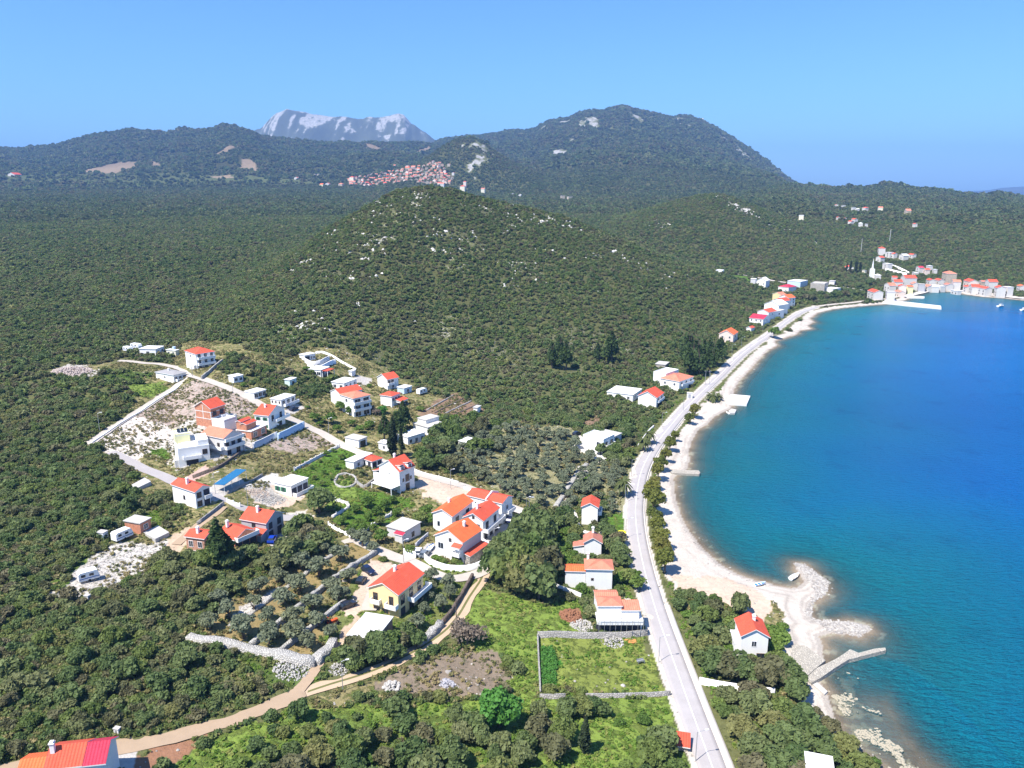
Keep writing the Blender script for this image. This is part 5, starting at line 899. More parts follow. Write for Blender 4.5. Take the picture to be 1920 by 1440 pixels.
# cars and campers
def car(label, u, v, u2, v2, c, kind='car', L=4.2, name='parked_car'):
    a = g1(u, v); b = g1(u2, v2); rz = math.atan2(b[1]-a[1], b[0]-a[0]); p = (a + b) / 2; z = float(Hg(p[0], p[1])) + .17
    if kind == 'camper':
        o = empty('caravan', (p[0], p[1], z), rz, label, 'caravan'); m = plain('caravan_white', (.78,.78,.76), .45); bm = new(); B, H = 2.2, 2.5
        prof = [(-.5,.45),(.5,.45),(.5,1.4),(.40,2.4),(.3,H),(-.42,H),(-.5,2.2)]; A = [bm.verts.new((L*x, -B/2, zz)) for x, zz in prof]; D = [bm.verts.new((L*x, B/2, zz)) for x, zz in prof]; bm.faces.new(A); bm.faces.new(D[::-1])
        for i in range(7): bm.faces.new((A[i], D[i], D[(i+1)%7], A[(i+1)%7]))
        bmesh.ops.recalc_face_normals(bm, faces=bm.faces); part('body', bm, o, [m])
        for s in (-1, 1):
            for x in (-.28, .12):
                bm = new(); box(bm, L*x-.45, L*x+.45, s*(B/2+.015)-.012, s*(B/2+.015)+.012, 1.4, 2.0); part('window', bm, o, [M_GL])
            bm = new(); box(bm, -L*.49, L*.49, s*(B/2+.012)-.01, s*(B/2+.012)+.01, .9, 1.12); part('stripe', bm, o, [plain('blue_stripe', (.10,.16,.35))])
        for s in (-1, 1):
            bm = new(); tube(bm, (0, s*B/2-.12*s, .33), (0, s*B/2+.02*s, .33), .33, None, 12); part('wheel', bm, o, [M_RUB])
        KEEPOUT.append(np.array([(p[0]-3,p[1]-3),(p[0]+3,p[1]-3),(p[0]+3,p[1]+3),(p[0]-3,p[1]+3)])); return o
    o = empty(name, (p[0], p[1], z), rz, label, 'car'); m, nt, pb, Lk = mat('car_paint'); pb.inputs['Base Color'].default_value = (*c, 1); pb.inputs['Roughness'].default_value = .3; pb.inputs['Coat Weight'].default_value = .5
    B = 1.75; bm = new(); prof = [(-.5,.32),(.5,.32),(.5,.62),(.44,.78),(.20,.92),(-.34,.98),(-.49,.94),(-.5,.6)]; A = [bm.verts.new((L*x, -B/2, zz)) for x, zz in prof]; D = [bm.verts.new((L*x, B/2, zz)) for x, zz in prof]; bm.faces.new(A); bm.faces.new(D[::-1])
    for i in range(8): bm.faces.new((A[i], D[i], D[(i+1)%8], A[(i+1)%8]))
    bmesh.ops.recalc_face_normals(bm, faces=bm.faces); part('body', bm, o, [m])
    bm = new(); lo = [(-.46,.95),(.20,.91)]; hi = [(-.36,1.42),(.04,1.42)]; Q = []
    for (x, zz), w_ in ((lo[0], .92), (lo[1], .92), (hi[1], .74), (hi[0], .74)): Q.append((bm.verts.new((L*x, -B/2*w_, zz)), bm.verts.new((L*x, B/2*w_, zz))))
    for i in range(4): bm.faces.new((Q[i][0], Q[i][1], Q[(i+1)%4][1], Q[(i+1)%4][0]))
    bm.faces.new([q[0] for q in Q]); bm.faces.new([q[1] for q in Q][::-1]); bmesh.ops.recalc_face_normals(bm, faces=bm.faces); part('windows', bm, o, [M_GL]).name = 'glass'
    bm = new(); box(bm, L*-.365, L*.045, -B/2*.75, B/2*.75, 1.421, 1.47); part('car_roof', bm, o, [m])
    for sx in (-.31, .31):
        for s in (-1, 1):
            bm = new(); tube(bm, (L*sx, s*(B/2-.2), .31), (L*sx, s*(B/2+.01), .31), .31, None, 12); part('wheel', bm, o, [M_RUB])
    for s in (-1, 1):
        bm = new(); box(bm, L*.488, L*.505, s*B*.36-.16, s*B*.36+.16, .60, .72); part('headlight', bm, o, [M_FR])
    KEEPOUT.append(np.array([(p[0]-2,p[1]-2),(p[0]+2,p[1]-2),(p[0]+2,p[1]+2),(p[0]-2,p[1]+2)])); return o
car('bright blue car on the pale drive of the grey house', 506,1023, 516,1007, (.01,.05,.42)); car('dark blue car in the courtyard of the twin villa', 951,985, 962,972, (.01,.02,.08)); car('white car at the white gate wall', 783,1044, 785,1033, (.75,.75,.75)); car('grey car between the white car and the front villa', 793,1046, 800,1039, (.16,.18,.20)); car('pale silver car inside the curved white wall', 897,1035, 908,1030, (.5,.55,.58))
car('dark navy car above the pale yellow house', 684,1069, 698,1079, (.01,.015,.05)); car('black car wreck at the end of the olive terrace', 644,1141, 660,1136, (.015,.015,.018)); car('dark car on the white pad below the cabin with blue veranda', 544,771, 558,767, (.02,.025,.06)); car('dark blue car on the gravel between the brick houses', 436,800, 446,796, (.01,.02,.08)); car('dark car in the shade beside the white modern house', 1074,818, 1088,813, (.02,.02,.04)); car('black quad bike sized car by the yellow house drive' if False else 'small black car beside the olive terrace wall', 674,1096, 682,1088, (.02,.02,.03), 'car', 3.2)
car('white camper, left of the two by the wood at the top of the village', 235,658, 246,661, 0, 'camper', 5.0); car('white camper with blue side, right of the two by the wood', 250,652, 262,655, 0, 'camper', 6.0); car('long white caravan beside the square brick hut', 222,1015, 238,1008, 0, 'camper', 4.6); car('white caravan alone in the stony clearing', 160,1090, 174,1087, 0, 'camper', 4.2); car('white camper under the trees beside the vegetable terraces', 784,741, 798,737, 0, 'camper', 5.0)
def cabin(name, label, u, v, sx, sy, h, m, cat):
    p = g1(u, v); o = empty(name, (p[0], p[1], p[2]-.1), R(-15), label, cat); bm = new(); box(bm, -sx/2, sx/2, -sy/2, sy/2, 0, h); part('wall', bm, o, [m]); bm = new(); box(bm, -sx/2-.1, sx/2+.1, -sy/2-.1, sy/2+.1, h+.002, h+.14); part('roof', bm, o, [W['concrete']]); bm = new(); box(bm, -sx*.25, sx*.25, -sy/2-.03, -sy/2+.02, .05, h*.85); part('door', bm, o, [M_METAL]); return o
cabin('meter_box', 'white meter box in the lower end of the stony clearing', 165,1128, 1.0, .8, 1.6, WH, 'cabinet'); cabin('shed', 'small white shed beside the wood left of the long caravan', 193,1010, 2.0, 1.6, 2.0, WH, 'shed'); cabin('meter_box', 'white meter box beside the dirt track near the bottom edge', 221,1378, .9, .6, 1.4, WH, 'cabinet'); cabin('shed', 'white rooftop like shed on the gravel between the brick houses', 418,803, 2.6, 2.0, 2.4, WH, 'shed'); cabin('shed', 'white site box beside the dark blue car between the brick houses', 436,790, 2.4, 2.0, 2.6, WH, 'shed'); cabin('kiosk', 'white gate pillar box at the entrance of the pale quay', 1293,746, 2.6, 2.4, 2.6, WH, 'kiosk')
# street lamps and poles
def lamp(u, v, label, h=6.5, arm=(1.6, .3), m=None, group=None):
    p = g1(u, v); o = empty('street_lamp', (p[0], p[1], max(p[2], .2)-.1), math.atan2(arm[1], arm[0]), label, 'street lamp', group); bm = new(); tube(bm, (0,0,-.3), (0,0,h), .085, .055, 7); part('pole', bm, o, [M_METAL]); bm = new(); A = math.hypot(*arm); tube(bm, (0,0,h-.05), (A,0,h+.25), .05, .04, 6); part('arm', bm, o, [M_METAL]); bm = new(); box(bm, A-.1, A+.55, -.14, .14, h+.20, h+.32); part('lamp_head', bm, o, [M_FR]); return o
LG = 'street lamps'
for u, v, s in ((1235,1242,'beside the walled field'),(1304,1428,'nearest the bottom of the road'),(1173,1010,'beside the yellow parasol'),(1172,942,'beside the palm with the brown heart'),(1184,893,'at the start of the road bend'),(1241,800,'along the scrub above the bend'),(1281,770,'opposite the pale quay'),(1390,650,'along the straight shore road'),(1372,665,'near the pines on the shore road'),(1430,620,'beside the crimson roofed house')):
    lamp(u, v, 'grey street lamp ' + s, 6.2, (1.5, .25), None, LG)
for u, v, s in ((845,916,'on the sandy lot beside the double house'),(987,970,'left of the pair behind the villas'),(992,971,'right of the pair behind the villas'),(927,1032,'at the white wall of the colonnade villa'),(757,1056,'at the white gate wall'),(437,737,'below the tiny white hut'),(187,808,'on the field lane beside the wood'),(643,1296,'at the fork of the dirt track'),(617,815,'above the vivid green lawn'),(404,926,'beside the blue canopy'),(465,950,'on the lower lane by the rubble plot')):
    lamp(u, v, 'village lamp post ' + s, 6.5, (.9, .2), None, 'village lamp posts')
def pole(u, v, label, h=8, cross=False, name='utility_pole', r=.13, m=None):
    p = g1(u, v); o = empty(name, (p[0], p[1], max(p[2], .2)-.2), .6, label, 'pole'); bm = new(); tube(bm, (0,0,-.3), (0,0,h), r, r*.7, 7); part('shaft', bm, o, [m or M_METAL])
    if cross: bm = new(); tube(bm, (-1.1,0,h-.5), (1.1,0,h-.5), .07, None, 6); part('crossarm', bm, o, [m or M_METAL])
pole(856,1182, 'wooden utility pole beside the dark retaining wall', 8, False, 'utility_pole', .13, M_BARK); pole(1322,722, 'left of two transformer poles at the road bend', 8, True); pole(1330,722, 'right of two transformer poles at the road bend', 8, True); pole(361,706, 'thin pole beside the white bungalow with dark roof', 6); pole(1614,474, 'tall mast on the wooded slope above the bay', 18, True, 'mast', .2, M_FR); pole(1668,452, 'white mast highest on the slope above the bay', 16, False, 'mast', .25, M_FR)
p = g1(1634,522); o = empty('spire', (p[0], p[1], p[2]-.5), 0, 'white needle spire standing in the trees behind the bay town', 'tower'); bm = new(); box(bm, -2, 2, -2, 2, 0, 11); part('tower', bm, o, [WH]); bm = new(); tube(bm, (0,0,11.01), (0,0,22), 1.2, .1, 8); part('steeple', bm, o, [WH])
p = g1(1317,226); o = empty('radar_dome', (p[0], p[1], p[2]-2), 0, 'tiny white dome on the shoulder of the big mountain', 'dome'); bm = new(); bmesh.ops.create_uvsphere(bm, u_segments=16, v_segments=10, radius=6); 
for v_ in bm.verts: v_.co.z += 9
part('dome', bm, o, [WH], True); bm = new(); tube(bm, (0,0,-3), (0,0,4), 4, 4, 12); part('base', bm, o, [PC])
# other garden and site things
P_ = gpoly([(421,925),(404,919),(463,903)]); e1 = P_[1]-P_[0]; e2 = P_[2]-P_[0]; Lx = np.linalg.norm(e2); Ly = np.linalg.norm(e1); zc = float(Hg(*P_[0])); o = empty('canopy', (P_[0][0], P_[0][1], zc), math.atan2(e2[1], e2[0]), 'long blue sheet roof on posts beside the pale parking pad', 'canopy')
bm = new(); n_ = 10
for i in range(n_): box(bm, Lx*i/n_, Lx*(i+1)/n_-.02, -.2, Ly, 2.5, 2.62)
part('roof_sheet', bm, o, [T['bluer']])
for x in (.1, Lx*.33, Lx*.66, Lx-.1):
    for y in (0, Ly-.2):
        bm = new(); tube(bm, (x,y,-.6), (x,y,2.499), .06, None, 6); part('post', bm, o, [M_FR])
KEEPOUT.append(np.array([P_[0], P_[2], P_[2]+e1, P_[1]]))
p = g1(1166,1009); o = empty('parasol', (p[0],p[1],p[2]), 0, 'bright yellow parasol beside the road', 'parasol'); bm = new(); tube(bm, (0,0,0), (0,0,2.3), .03, None, 6); part('pole', bm, o, [M_FR]); bm = new(); tube(bm, (0,0,1.95), (0,0,2.45), 1.3, .05, 10); part('shade', bm, o, [plain('yellow_cloth', (.85,.72,.03))])
p = g1(623,1172); o = empty('tractor', (p[0],p[1],p[2]+.05), .8, 'small orange tractor on the grass left of the slab garage', 'tractor'); MO = plain('orange_paint', (.55,.09,.02), .5); bm = new(); box(bm, -.2,1.3,-.35,.35,.55,1.15); box(bm, -1.0,-.201,-.5,.5,.5,1.0); part('body', bm, o, [MO]); bm = new(); box(bm,-.8,-.35,-.25,.25,1.001,1.35); part('seat', bm, o, [M_RUB]); bm = new()
for yy in (-.45,.45): tube(bm,(-.85,yy,1.0),(-.85,yy,2.1),.04,None,5)
tube(bm,(-.85,-.45,2.1),(-.85,.45,2.1),.04,None,5); part('roll_bar', bm, o, [MO])
for x,rr0 in ((-.7,.6),(1.0,.38)):
    for s in (-1,1): bm = new(); tube(bm,(x,s*.55,rr0),(x,s*.85,rr0),rr0,None,12); part('wheel', bm, o, [M_RUB])
def heap(label, u, v, r, h, m, n=220, name='stone_heap', sz=.2):
    p = g1(u, v); rs = np.random.RandomState(n); bm = new()
    for i in range(n):
        a = rs.uniform(0, 6.28); q = math.sqrt(rs.rand()) * r; x, y = p[0]+q*math.cos(a), p[1]+q*math.sin(a); z = float(Hg(x, y)) + h*(1-(q/r)**2)*rs.uniform(.3,1); s = sz*rs.uniform(.5,1.3)
        M_ = Matrix.Translation((x,y,z)) @ Matrix.Rotation(rs.uniform(0,6), 4, Vector(rs.normal(size=3)).normalized()) @ Matrix.Diagonal((s, s*rs.uniform(.6,1), s*rs.uniform(.5,.9), 1)); bmesh.ops.create_icosphere(bm, subdivisions=1, radius=1, matrix=M_)
    for v_ in bm.verts: v_.co += Vector(rs.normal(size=3)) * sz * .12
    KEEPOUT.append(np.array([(p[0]-r,p[1]-r),(p[0]+r,p[1]-r),(p[0]+r,p[1]+r),(p[0]-r,p[1]+r)])); return tag(part(name, bm, None, [m]), label, 'heap')
MS = plain('loose_limestone', (.40,.38,.35), .95, .25, 2)
heap('white stone heap under the block wall of the walled field', 1148,1203, 2.6, .9, MS); heap('spread of pale stones below the thick terrace wall', 548,1254, 3.6, .7, MS, 380); heap('ring of pale stones beside the dirt track fork', 635,1255, 2.0, .5, MS, 150); heap('reddish earth heap beside the house under construction', 1070,1155, 2.6, 1.2, plain('red_earth', (.24,.11,.06), .95, .3), 260, 'earth_heap', .4); heap('pale rubble heap beside the reddish earth', 1090,1172, 2.6, .6, MS, 260); heap('white boulder cluster in the burnt scrub', 735,1289, 1.8, .6, MS, 90, 'stone_heap', .4); heap('grey boulder cluster in the burnt scrub', 838,1283, 1.4, .5, plain('grey_limestone', (.34,.33,.35), .95, .25), 70, 'stone_heap', .4); heap('rubble spread before the renovated slab roofed house', 505,935, 5.0, .5, MS, 420); heap('broken stones left of the renovated slab roofed house', 485,925, 3.4, .5, plain('earthy_stone', (.45,.36,.29), .95, .3), 240)
heap('pale quarry heap at the far left edge of the village', 135,697, 8, 1.6, plain('quarry_stone', (.42,.35,.31), .95, .25, 2), 900, 'stone_heap', .45)
p = g1(1182,1204); bm = new()
for i in range(5): box(bm, p[0]-1.2, p[0]+1.3, p[1]-.6+i*.3, p[1]-.38+i*.3, p[2]+.05, p[2]+.22)
tag(part('plank_stack', bm, None, [plain('orange_planks', (.55,.25,.08))]), 'stack of orange planks right of the white stone heap', 'planks')
p = g1(1201,1243); o = empty('trough', (p[0],p[1],p[2]), .3, 'grey metal trough on legs in the walled field', 'trough'); bm = new(); box(bm,-.8,.8,-.4,.4,.5,.55); box(bm,-.8,.8,-.4,-.35,.551,.85); box(bm,-.8,.8,.35,.4,.551,.85); part('basin', bm, o, [M_METAL])
for sx in (-.7,.7):
    for sy in (-.35,.35): bm = new(); box(bm,sx-.04,sx+.04,sy-.04,sy+.04,-.1,.499); part('leg', bm, o, [M_METAL])
# red tiled roadside hut and roof details
hz('hut', 'red tiled roadside hut half hidden by the round clump', (1290,1410), (1268,1402), (1284,1388), 1.0, ('sx',14,'red'), 'stone', cat='hut', size=(2.6,2.4))
def child_of(label_start): return next(o for o in bpy.data.objects if o.parent is None and str(o.get('label', '')).startswith(label_start))
g = child_of('boxy modern'); bm = new()
for i in range(3): quad(bm, [(1.0+i*1.1,9.2,9.1),(2.0+i*1.1,9.2,9.1),(2.0+i*1.1,10.4,10.1),(1.0+i*1.1,10.4,10.1)]); quad(bm, [(1.0+i*1.1,9.25,9.05),(1.0+i*1.1,10.45,10.05),(2.0+i*1.1,10.45,10.05),(2.0+i*1.1,9.25,9.05)])
part('solar_panel', bm, g, [M_GL])
g = child_of('flat white concrete slab'); bm = new()
for i in range(4):
    for j in range(4): tube(bm, (.4+i*2.2, .4+j*1.7, 3.8), (.4+i*2.2, .4+j*1.7, 4.7), .03, None, 4)
part('rebar', bm, g, [plain('rust', (.22,.09,.04))]) 
for i, (u, v) in enumerate([(1108,1010),(1120,1012)]): pass
# ---------------------------------------------------------------- foliage
def leafmat(name, a, b, c=None, sc=.02, rnd=.5):
    m, nt, p, L = mat(name); oi = nt.nodes.new("ShaderNodeObjectInfo"); at = nd(nt, "ShaderNodeAttribute", attribute_name='shade').outputs['Fac']
    nz = noise(nt, oi.outputs['Location'], sc, 3); f = mth(nt, 'ADD', mth(nt, 'MULTIPLY', oi.outputs['Random'], rnd), mth(nt, 'MULTIPLY', mth(nt, 'SUBTRACT', nz, .5), 2.2)); f = mth(nt, 'ADD', f, .5 - rnd / 2, True)
    cc = ramp(nt, f, [(0, a), (.6, b), (1, c or b)])
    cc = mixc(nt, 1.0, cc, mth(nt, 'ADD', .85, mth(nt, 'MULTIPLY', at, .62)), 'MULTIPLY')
    L.new(cc, p.inputs['Base Color']); p.inputs['Roughness'].default_value = .62; p.inputs['Specular IOR Level'].default_value = .22
    tr = nt.nodes.new("ShaderNodeBsdfTranslucent"); L.new(cc, tr.inputs[0]); mx = nt.nodes.new("ShaderNodeMixShader"); mx.inputs[0].default_value = .40
    L.new(p.outputs[0], mx.inputs[1]); L.new(tr.outputs[0], mx.inputs[2]); L.new(mx.outputs[0], nt.nodes['Material Output'].inputs[0]); return m
L_OAK = leafmat("evergreen_leaves", (.086,.134,.044), (.130,.172,.060), (.170,.185,.078), .016, 1.0)
L_OAK2 = leafmat("light_scrub_leaves", (.10,.15,.04), (.145,.185,.05), (.19,.19,.07), .03, .9); L_OAK3 = leafmat("brown_scrub_leaves", (.108,.118,.052), (.140,.138,.066), (.17,.155,.085), .03, .9)
L_FAR = leafmat("far_scrub_leaves", (.068,.095,.036), (.095,.118,.045), (.13,.125,.06), .004, .9)
L_OLIVE = leafmat("olive_leaves", (.145,.17,.10), (.185,.21,.13), (.17,.185,.10), .05, .8)
L_PINE = leafmat("pine_needles", (.11,.135,.028), (.155,.165,.034), (.17,.15,.04), .05, .8)
L_DPINE = leafmat("dark_needles", (.042,.075,.024), (.062,.10,.03), None, .03, .8)
L_CYP = leafmat("cypress_leaves", (.022,.040,.018), (.034,.052,.022), None, .03, .6)
L_GREEN = leafmat("fresh_leaves", (.085,.15,.028), (.125,.20,.038), (.16,.20,.055), .05, .8)
L_VIV = leafmat("vivid_leaves", (.075,.20,.035), (.085,.22,.04), None, .05, .3)
L_BARE = leafmat("bare_twigs", (.17,.14,.11), (.21,.17,.13), None, .05, .5)
L_PALM = leafmat("palm_leaves", (.075,.095,.03), (.10,.12,.04), None, .05, .5)
VR = np.random.RandomState(3)
def crown_mesh(name, m, n=900, r=(1, 1, 1), blobs=14, leaf=.14, bl=.42, low=-.55, seed=0, shape='dome'):
    """leaf clumps spread through a crown of unit size; z from 0 (foot of the crown) upwards"""
    rs = np.random.RandomState(seed)
    C = []
    while len(C) < blobs:
        d = rs.normal(size=3); d /= np.linalg.norm(d)
        if d[2] < low: continue
        C.append(d * rs.uniform(.35, .72))
    C = np.array(C); br = rs.uniform(.75, 1.2, blobs) * bl; bs = rs.uniform(.30, .72, blobs)
    k = rs.randint(0, blobs, n); d = rs.normal(size=(n, 3)); d /= np.linalg.norm(d, axis=1)[:, None]
    d[:, 2] = np.where(d[:, 2] < -.3, -d[:, 2], d[:, 2])
    rad = br[k] * rs.uniform(.72, 1.08, n); P = C[k] + d * rad[:, None]
    if shape == 'cone':
        h = (P[:, 2] + 1) / 2; P[:, :2] *= (np.clip(1.15 - h, .06, 1) * 1.15)[:, None]
    if shape == 'column':
        h = np.clip((P[:, 2] + 1) / 2, 0, 1); P[:, :2] *= (np.sin(np.pi * (.12 + .84 * h)) ** .7)[:, None]
    nrm = d * .65 + rs.normal(size=(n, 3)) * .55; nrm[:, 2] += .25; nrm /= np.linalg.norm(nrm, axis=1)[:, None]
    a = np.cross(nrm, rs.normal(size=(n, 3))); a /= np.linalg.norm(a, axis=1)[:, None]; b = np.cross(nrm, a)
    R_ = np.array(r, float); P = P * R_; s = leaf * rs.uniform(.6, 1.35, n)[:, None]; s2 = s * rs.uniform(.55, 1.0, (n, 1))
    V = np.stack([P - a * s - b * s2 * .6, P + a * s * .7 - b * s2, P + a * s + b * s2 * .6, P - a * s * .7 + b * s2], 1).reshape(-1, 3)
    V[:, 2] += R_[2] * .72
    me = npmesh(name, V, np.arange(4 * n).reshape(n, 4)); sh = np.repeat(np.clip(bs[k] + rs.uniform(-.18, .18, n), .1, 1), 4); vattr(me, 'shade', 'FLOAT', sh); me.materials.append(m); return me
def trunk_mesh(name, h, r, limbs=4, seed=0, spread=.5):
    rs = random.Random(seed); bm = new(); p = Vector((0, 0, -.4)); q = Vector((rs.uniform(-.08, .08) * h, rs.uniform(-.08, .08) * h, h * .5)); tube(bm, p, q, r, r * .75, 7)
    for i in range(limbs):
        a = i / limbs * 6.28 + rs.uniform(-.4, .4); e = q + Vector((math.cos(a) * spread * h * .6, math.sin(a) * spread * h * .6, h * rs.uniform(.45, .75))); tube(bm, q - Vector((0, 0, .05)), e, r * .55, r * .15, 5)
    me = bpy.data.meshes.new(name); bm.to_mesh(me); bm.free(); me.materials.append(M_BARK); return me
class Kind:
    def __init__(s, crowns, trunks, base): s.c = crowns; s.t = trunks; s.base = base
KINDS = dict(
 oak=Kind([crown_mesh("oak_crown", (L_OAK, L_OAK, L_OAK2, L_OAK3, L_OAK)[i], 1500, (1,1,.80), 17, .115, .42, -.4, 10+i) for i in range(5)], [trunk_mesh("oak_trunk", 1.0, .09, 5, i) for i in range(3)], .12),
 shrub=Kind([crown_mesh("shrub_crown", L_GREEN, 800, (1,1,.66), 13, .14, .45, -.2, 30+i) for i in range(3)], [trunk_mesh("shrub_trunk", .7, .06, 4, 5+i) for i in range(2)], .0),
 olive=Kind([crown_mesh("olive_crown", L_OLIVE, 950, (1,1,.78), 15, .10, .36, -.35, 40+i) for i in range(4)], [trunk_mesh("olive_trunk", 1.0, .11, 4, 8+i, .8) for i in range(3)], .22),
 pine=Kind([crown_mesh("pine_crown", L_PINE, 1500, (1,1,.95), 20, .105, .36, -.6, 50+i) for i in range(4)], [trunk_mesh("pine_trunk", 1.3, .09, 5, 11+i) for i in range(2)], .30),
 dpine=Kind([crown_mesh("conifer_crown", L_DPINE, 1900, (1,1,1.5), 24, .11, .36, -.7, 60+i, 'cone') for i in range(3)], [trunk_mesh("conifer_trunk", 2.2, .09, 5, 14+i, .2) for i in range(2)], .1),
 cypress=Kind([crown_mesh("cypress_crown", L_CYP, 1300, (.62,.62,3.0), 26, .11, .34, -1, 70+i, 'column') for i in range(2)], [trunk_mesh("cypress_trunk", 3.0, .08, 3, 17+i, .05) for i in range(2)], .0),
 fresh=Kind([crown_mesh("tree_crown", L_GREEN, 1100, (1,1,.85), 15, .11, .40, -.4, 80+i) for i in range(3)], [trunk_mesh("tree_trunk", 1.0, .08, 4, 20+i) for i in range(2)], .2),
 vivid=Kind([crown_mesh("round_crown", L_VIV, 2600, (1,1,1.0), 24, .085, .40, -.8, 90)], [trunk_mesh("tree_trunk", 1.2, .09, 5, 24)], .15),
 bare=Kind([crown_mesh("twig_crown", L_BARE, 700, (1,1,.75), 14, .07, .4, -.4, 95+i) for i in range(2)], [trunk_mesh("bare_trunk", 1.1, .06, 7, 26+i, .9) for i in range(2)], .1))
NAMES = dict(oak='evergreen_tree', shrub='shrub', olive='olive_tree', pine='pine_tree', dpine='conifer_tree', cypress='cypress_tree', fresh='leafy_tree', vivid='round_tree', bare='bare_bush')
CATS = dict(oak='tree', shrub='shrub', olive='tree', pine='tree', dpine='tree', cypress='tree', fresh='tree', vivid='tree', bare='shrub')
TREES = []
def tree(kind, x, y, r, label, group=None, zs=1.0, dz=0.0):
    K = KINDS[kind]; z = float(max(Hg(x, y), .2)) + dz; o = empty(NAMES[kind], (x, y, z - .1), VR.uniform(0, 6.28), label, CATS[kind], group)
    c = link('crown', K.c[VR.randint(len(K.c))], o); c.location = (0, 0, K.base * r * 2); c.scale = (r * VR.uniform(.92, 1.08), r * VR.uniform(.92, 1.08), r * zs)
    t = link('trunk', K.t[VR.randint(len(K.t))], o); t.scale = (r, r, r * max(1, zs * .9)); TREES.append((x, y, r)); return o
def trees(kind, px, r, label, group=None, zs=1.0, jit=.15):
    for q in px:
        p = g1(q[0], q[1]); rr_ = (q[2] if len(q) > 2 else r) * VR.uniform(1 - jit, 1 + jit); tree(kind, p[0], p[1], rr_, label, group, zs)
def blocked(x, y, pad=1.0):
    for P in KEEPOUT:
        c = P.mean(0); e = np.hypot(*(P - c).T).max() + pad
        if (x - c[0]) ** 2 + (y - c[1]) ** 2 < e * e:
            if inpoly(np.array([x]), np.array([y]), c + (P - c) * (1 + pad / max(e, 1)))[0]: return True
    for L_, w_ in PATHS:
        if x < L_[:, 0].min() - 5 or x > L_[:, 0].max() + 5 or y < L_[:, 1].min() - 5 or y > L_[:, 1].max() + 5: continue
        if (np.hypot(L_[:, 0] - x, L_[:, 1] - y).min()) < w_ + pad: return True
    return False
def scatter(kind, poly, gap, r, label, group, zs=1.0, jit=.25, prob=1.0, rowang=None):
    P = gpoly(poly); x0, y0 = P.min(0); x1, y1 = P.max(0); pts = []
    n = int((x1 - x0) * (y1 - y0) / gap ** 2 * 6) + 20
    for _ in range(n):
        x, y = VR.uniform(x0, x1), VR.uniform(y0, y1)
        if not inpoly(np.array([x]), np.array([y]), P)[0] or any((x-a)**2 + (y-b)**2 < gap*gap for a, b in pts): continue
        if blocked(x, y, r * .6) or any((x-a)**2 + (y-b)**2 < ((r + c) * .62)**2 for a, b, c in TREES): continue
        pts.append((x, y))
        if VR.rand() < prob: tree(kind, x, y, r * VR.uniform(1 - jit, 1 + jit), label, group, zs)
# ---- trees one can tell apart
trees('pine', [(1302,784,3.0),(1293,796,2.2),(1266,828,2.4),(1256,846,2.6),(1247,866,2.6),(1240,884,2.4),(1233,900,2.6),(1227,918,2.6),(1224,938,3.2),(1224,960,3.4),(1227,985,3.0),(1232,1005,3.0),(1236,1028,3.0),(1240,1050,3.0),(1246,1074,3.0),(1230,872,1.6)], 3, 'yellow green pine in the row between road and pebble beach', 'pines along the beach', 1.05)
trees('vivid', [(936,1362,4.0)], 4, 'bright green round tree standing alone in the lower meadow', None, 1.0, 0)
trees('oak', [(600,962,4.3)], 4, 'dark round tree with a hard shadow between rubble and garden', None, 1.15, 0)
trees('dpine', [(412,1062,4.4)], 4, 'tall dark pine standing in front of the two brick houses', None, 1.0, 0); trees('oak', [(395,1066,2.8),(428,1066,2.8),(445,1058,2.4),(470,1050,2.6),(380,1062,2.4)], 2.6, 'dark bushy tree at the foot of the tall pine', 'trees at the foot of the tall pine', 1.2)
trees('cypress', [(737,858,3.6)], 3, 'fat dark cypress beside the village lane', None, .82, 0); trees('cypress', [(753,862,2.0)], 3, 'slim dark cypress just right of the fat one', None, 1.3, 0)
trees('cypress', [(1096,1412,2.3)], 2, 'small dark cone shaped cypress in the bottom thicket', None, .62, 0)
trees('dpine', [(745,822,4.2),(722,828,3.6),(757,806,3.8)], 4, 'dark conifer in the clump behind the cypresses', 'conifers behind the cypresses', 1.0)
trees('cypress', [(1594,512,3),(1604,512,3),(1612,512,3),(1587,512,2.6)], 3, 'thin cypress beside the red roofed cottage under the second hill', 'cypresses under the second hill', 1.0)
trees('dpine', [(1290,702,6.5),(1302,690,6),(1318,684,6),(1330,676,6),(1345,686,5.5),(1310,704,6),(1328,700,5.5),(1290,682,6),(1350,672,5)], 6, 'tall dark pine in the stand above the shore road bend', 'pines above the shore road', .95)
trees('dpine', [(1035,690,6),(1060,694,5),(1048,678,5),(1145,680,6),(1120,676,4)], 5, 'dark tall pine rising from the scrub of the front hill', 'pines on the front hill', 1.0)
trees('oak', [(935,1090,4.4),(960,1104,4.8),(985,1114,4.8),(1010,1124,4.2),(1000,1075,5),(965,1060,4.8),(1010,1030,4.6),(938,1062,4.2),(1022,1092,4.4),(985,1022,4.6),(1005,1000,4),(975,1085,4.6),(1030,1060,3.6),(1026,1010,3.6),(950,1040,3.8)], 4, 'tall dark evergreen tree in the clump beside the villas', 'tall trees beside the villas', 1.35)
trees('oak', [(1385,1152,2.6)], 2, 'lone tree on the sand above the shore house', None, 1.5, 0); trees('oak', [(1339,1138,1.6)], 2, 'slim dark bush at the edge of the sandy lot', None, 1.5, 0)
trees('shrub', [(1460,1205,2.6),(1450,1190,2),(1448,1222,2.4),(1466,1182,1.4)], 2, 'low shrub between the shore house and the pebbles', 'shrubs beside the shore house')
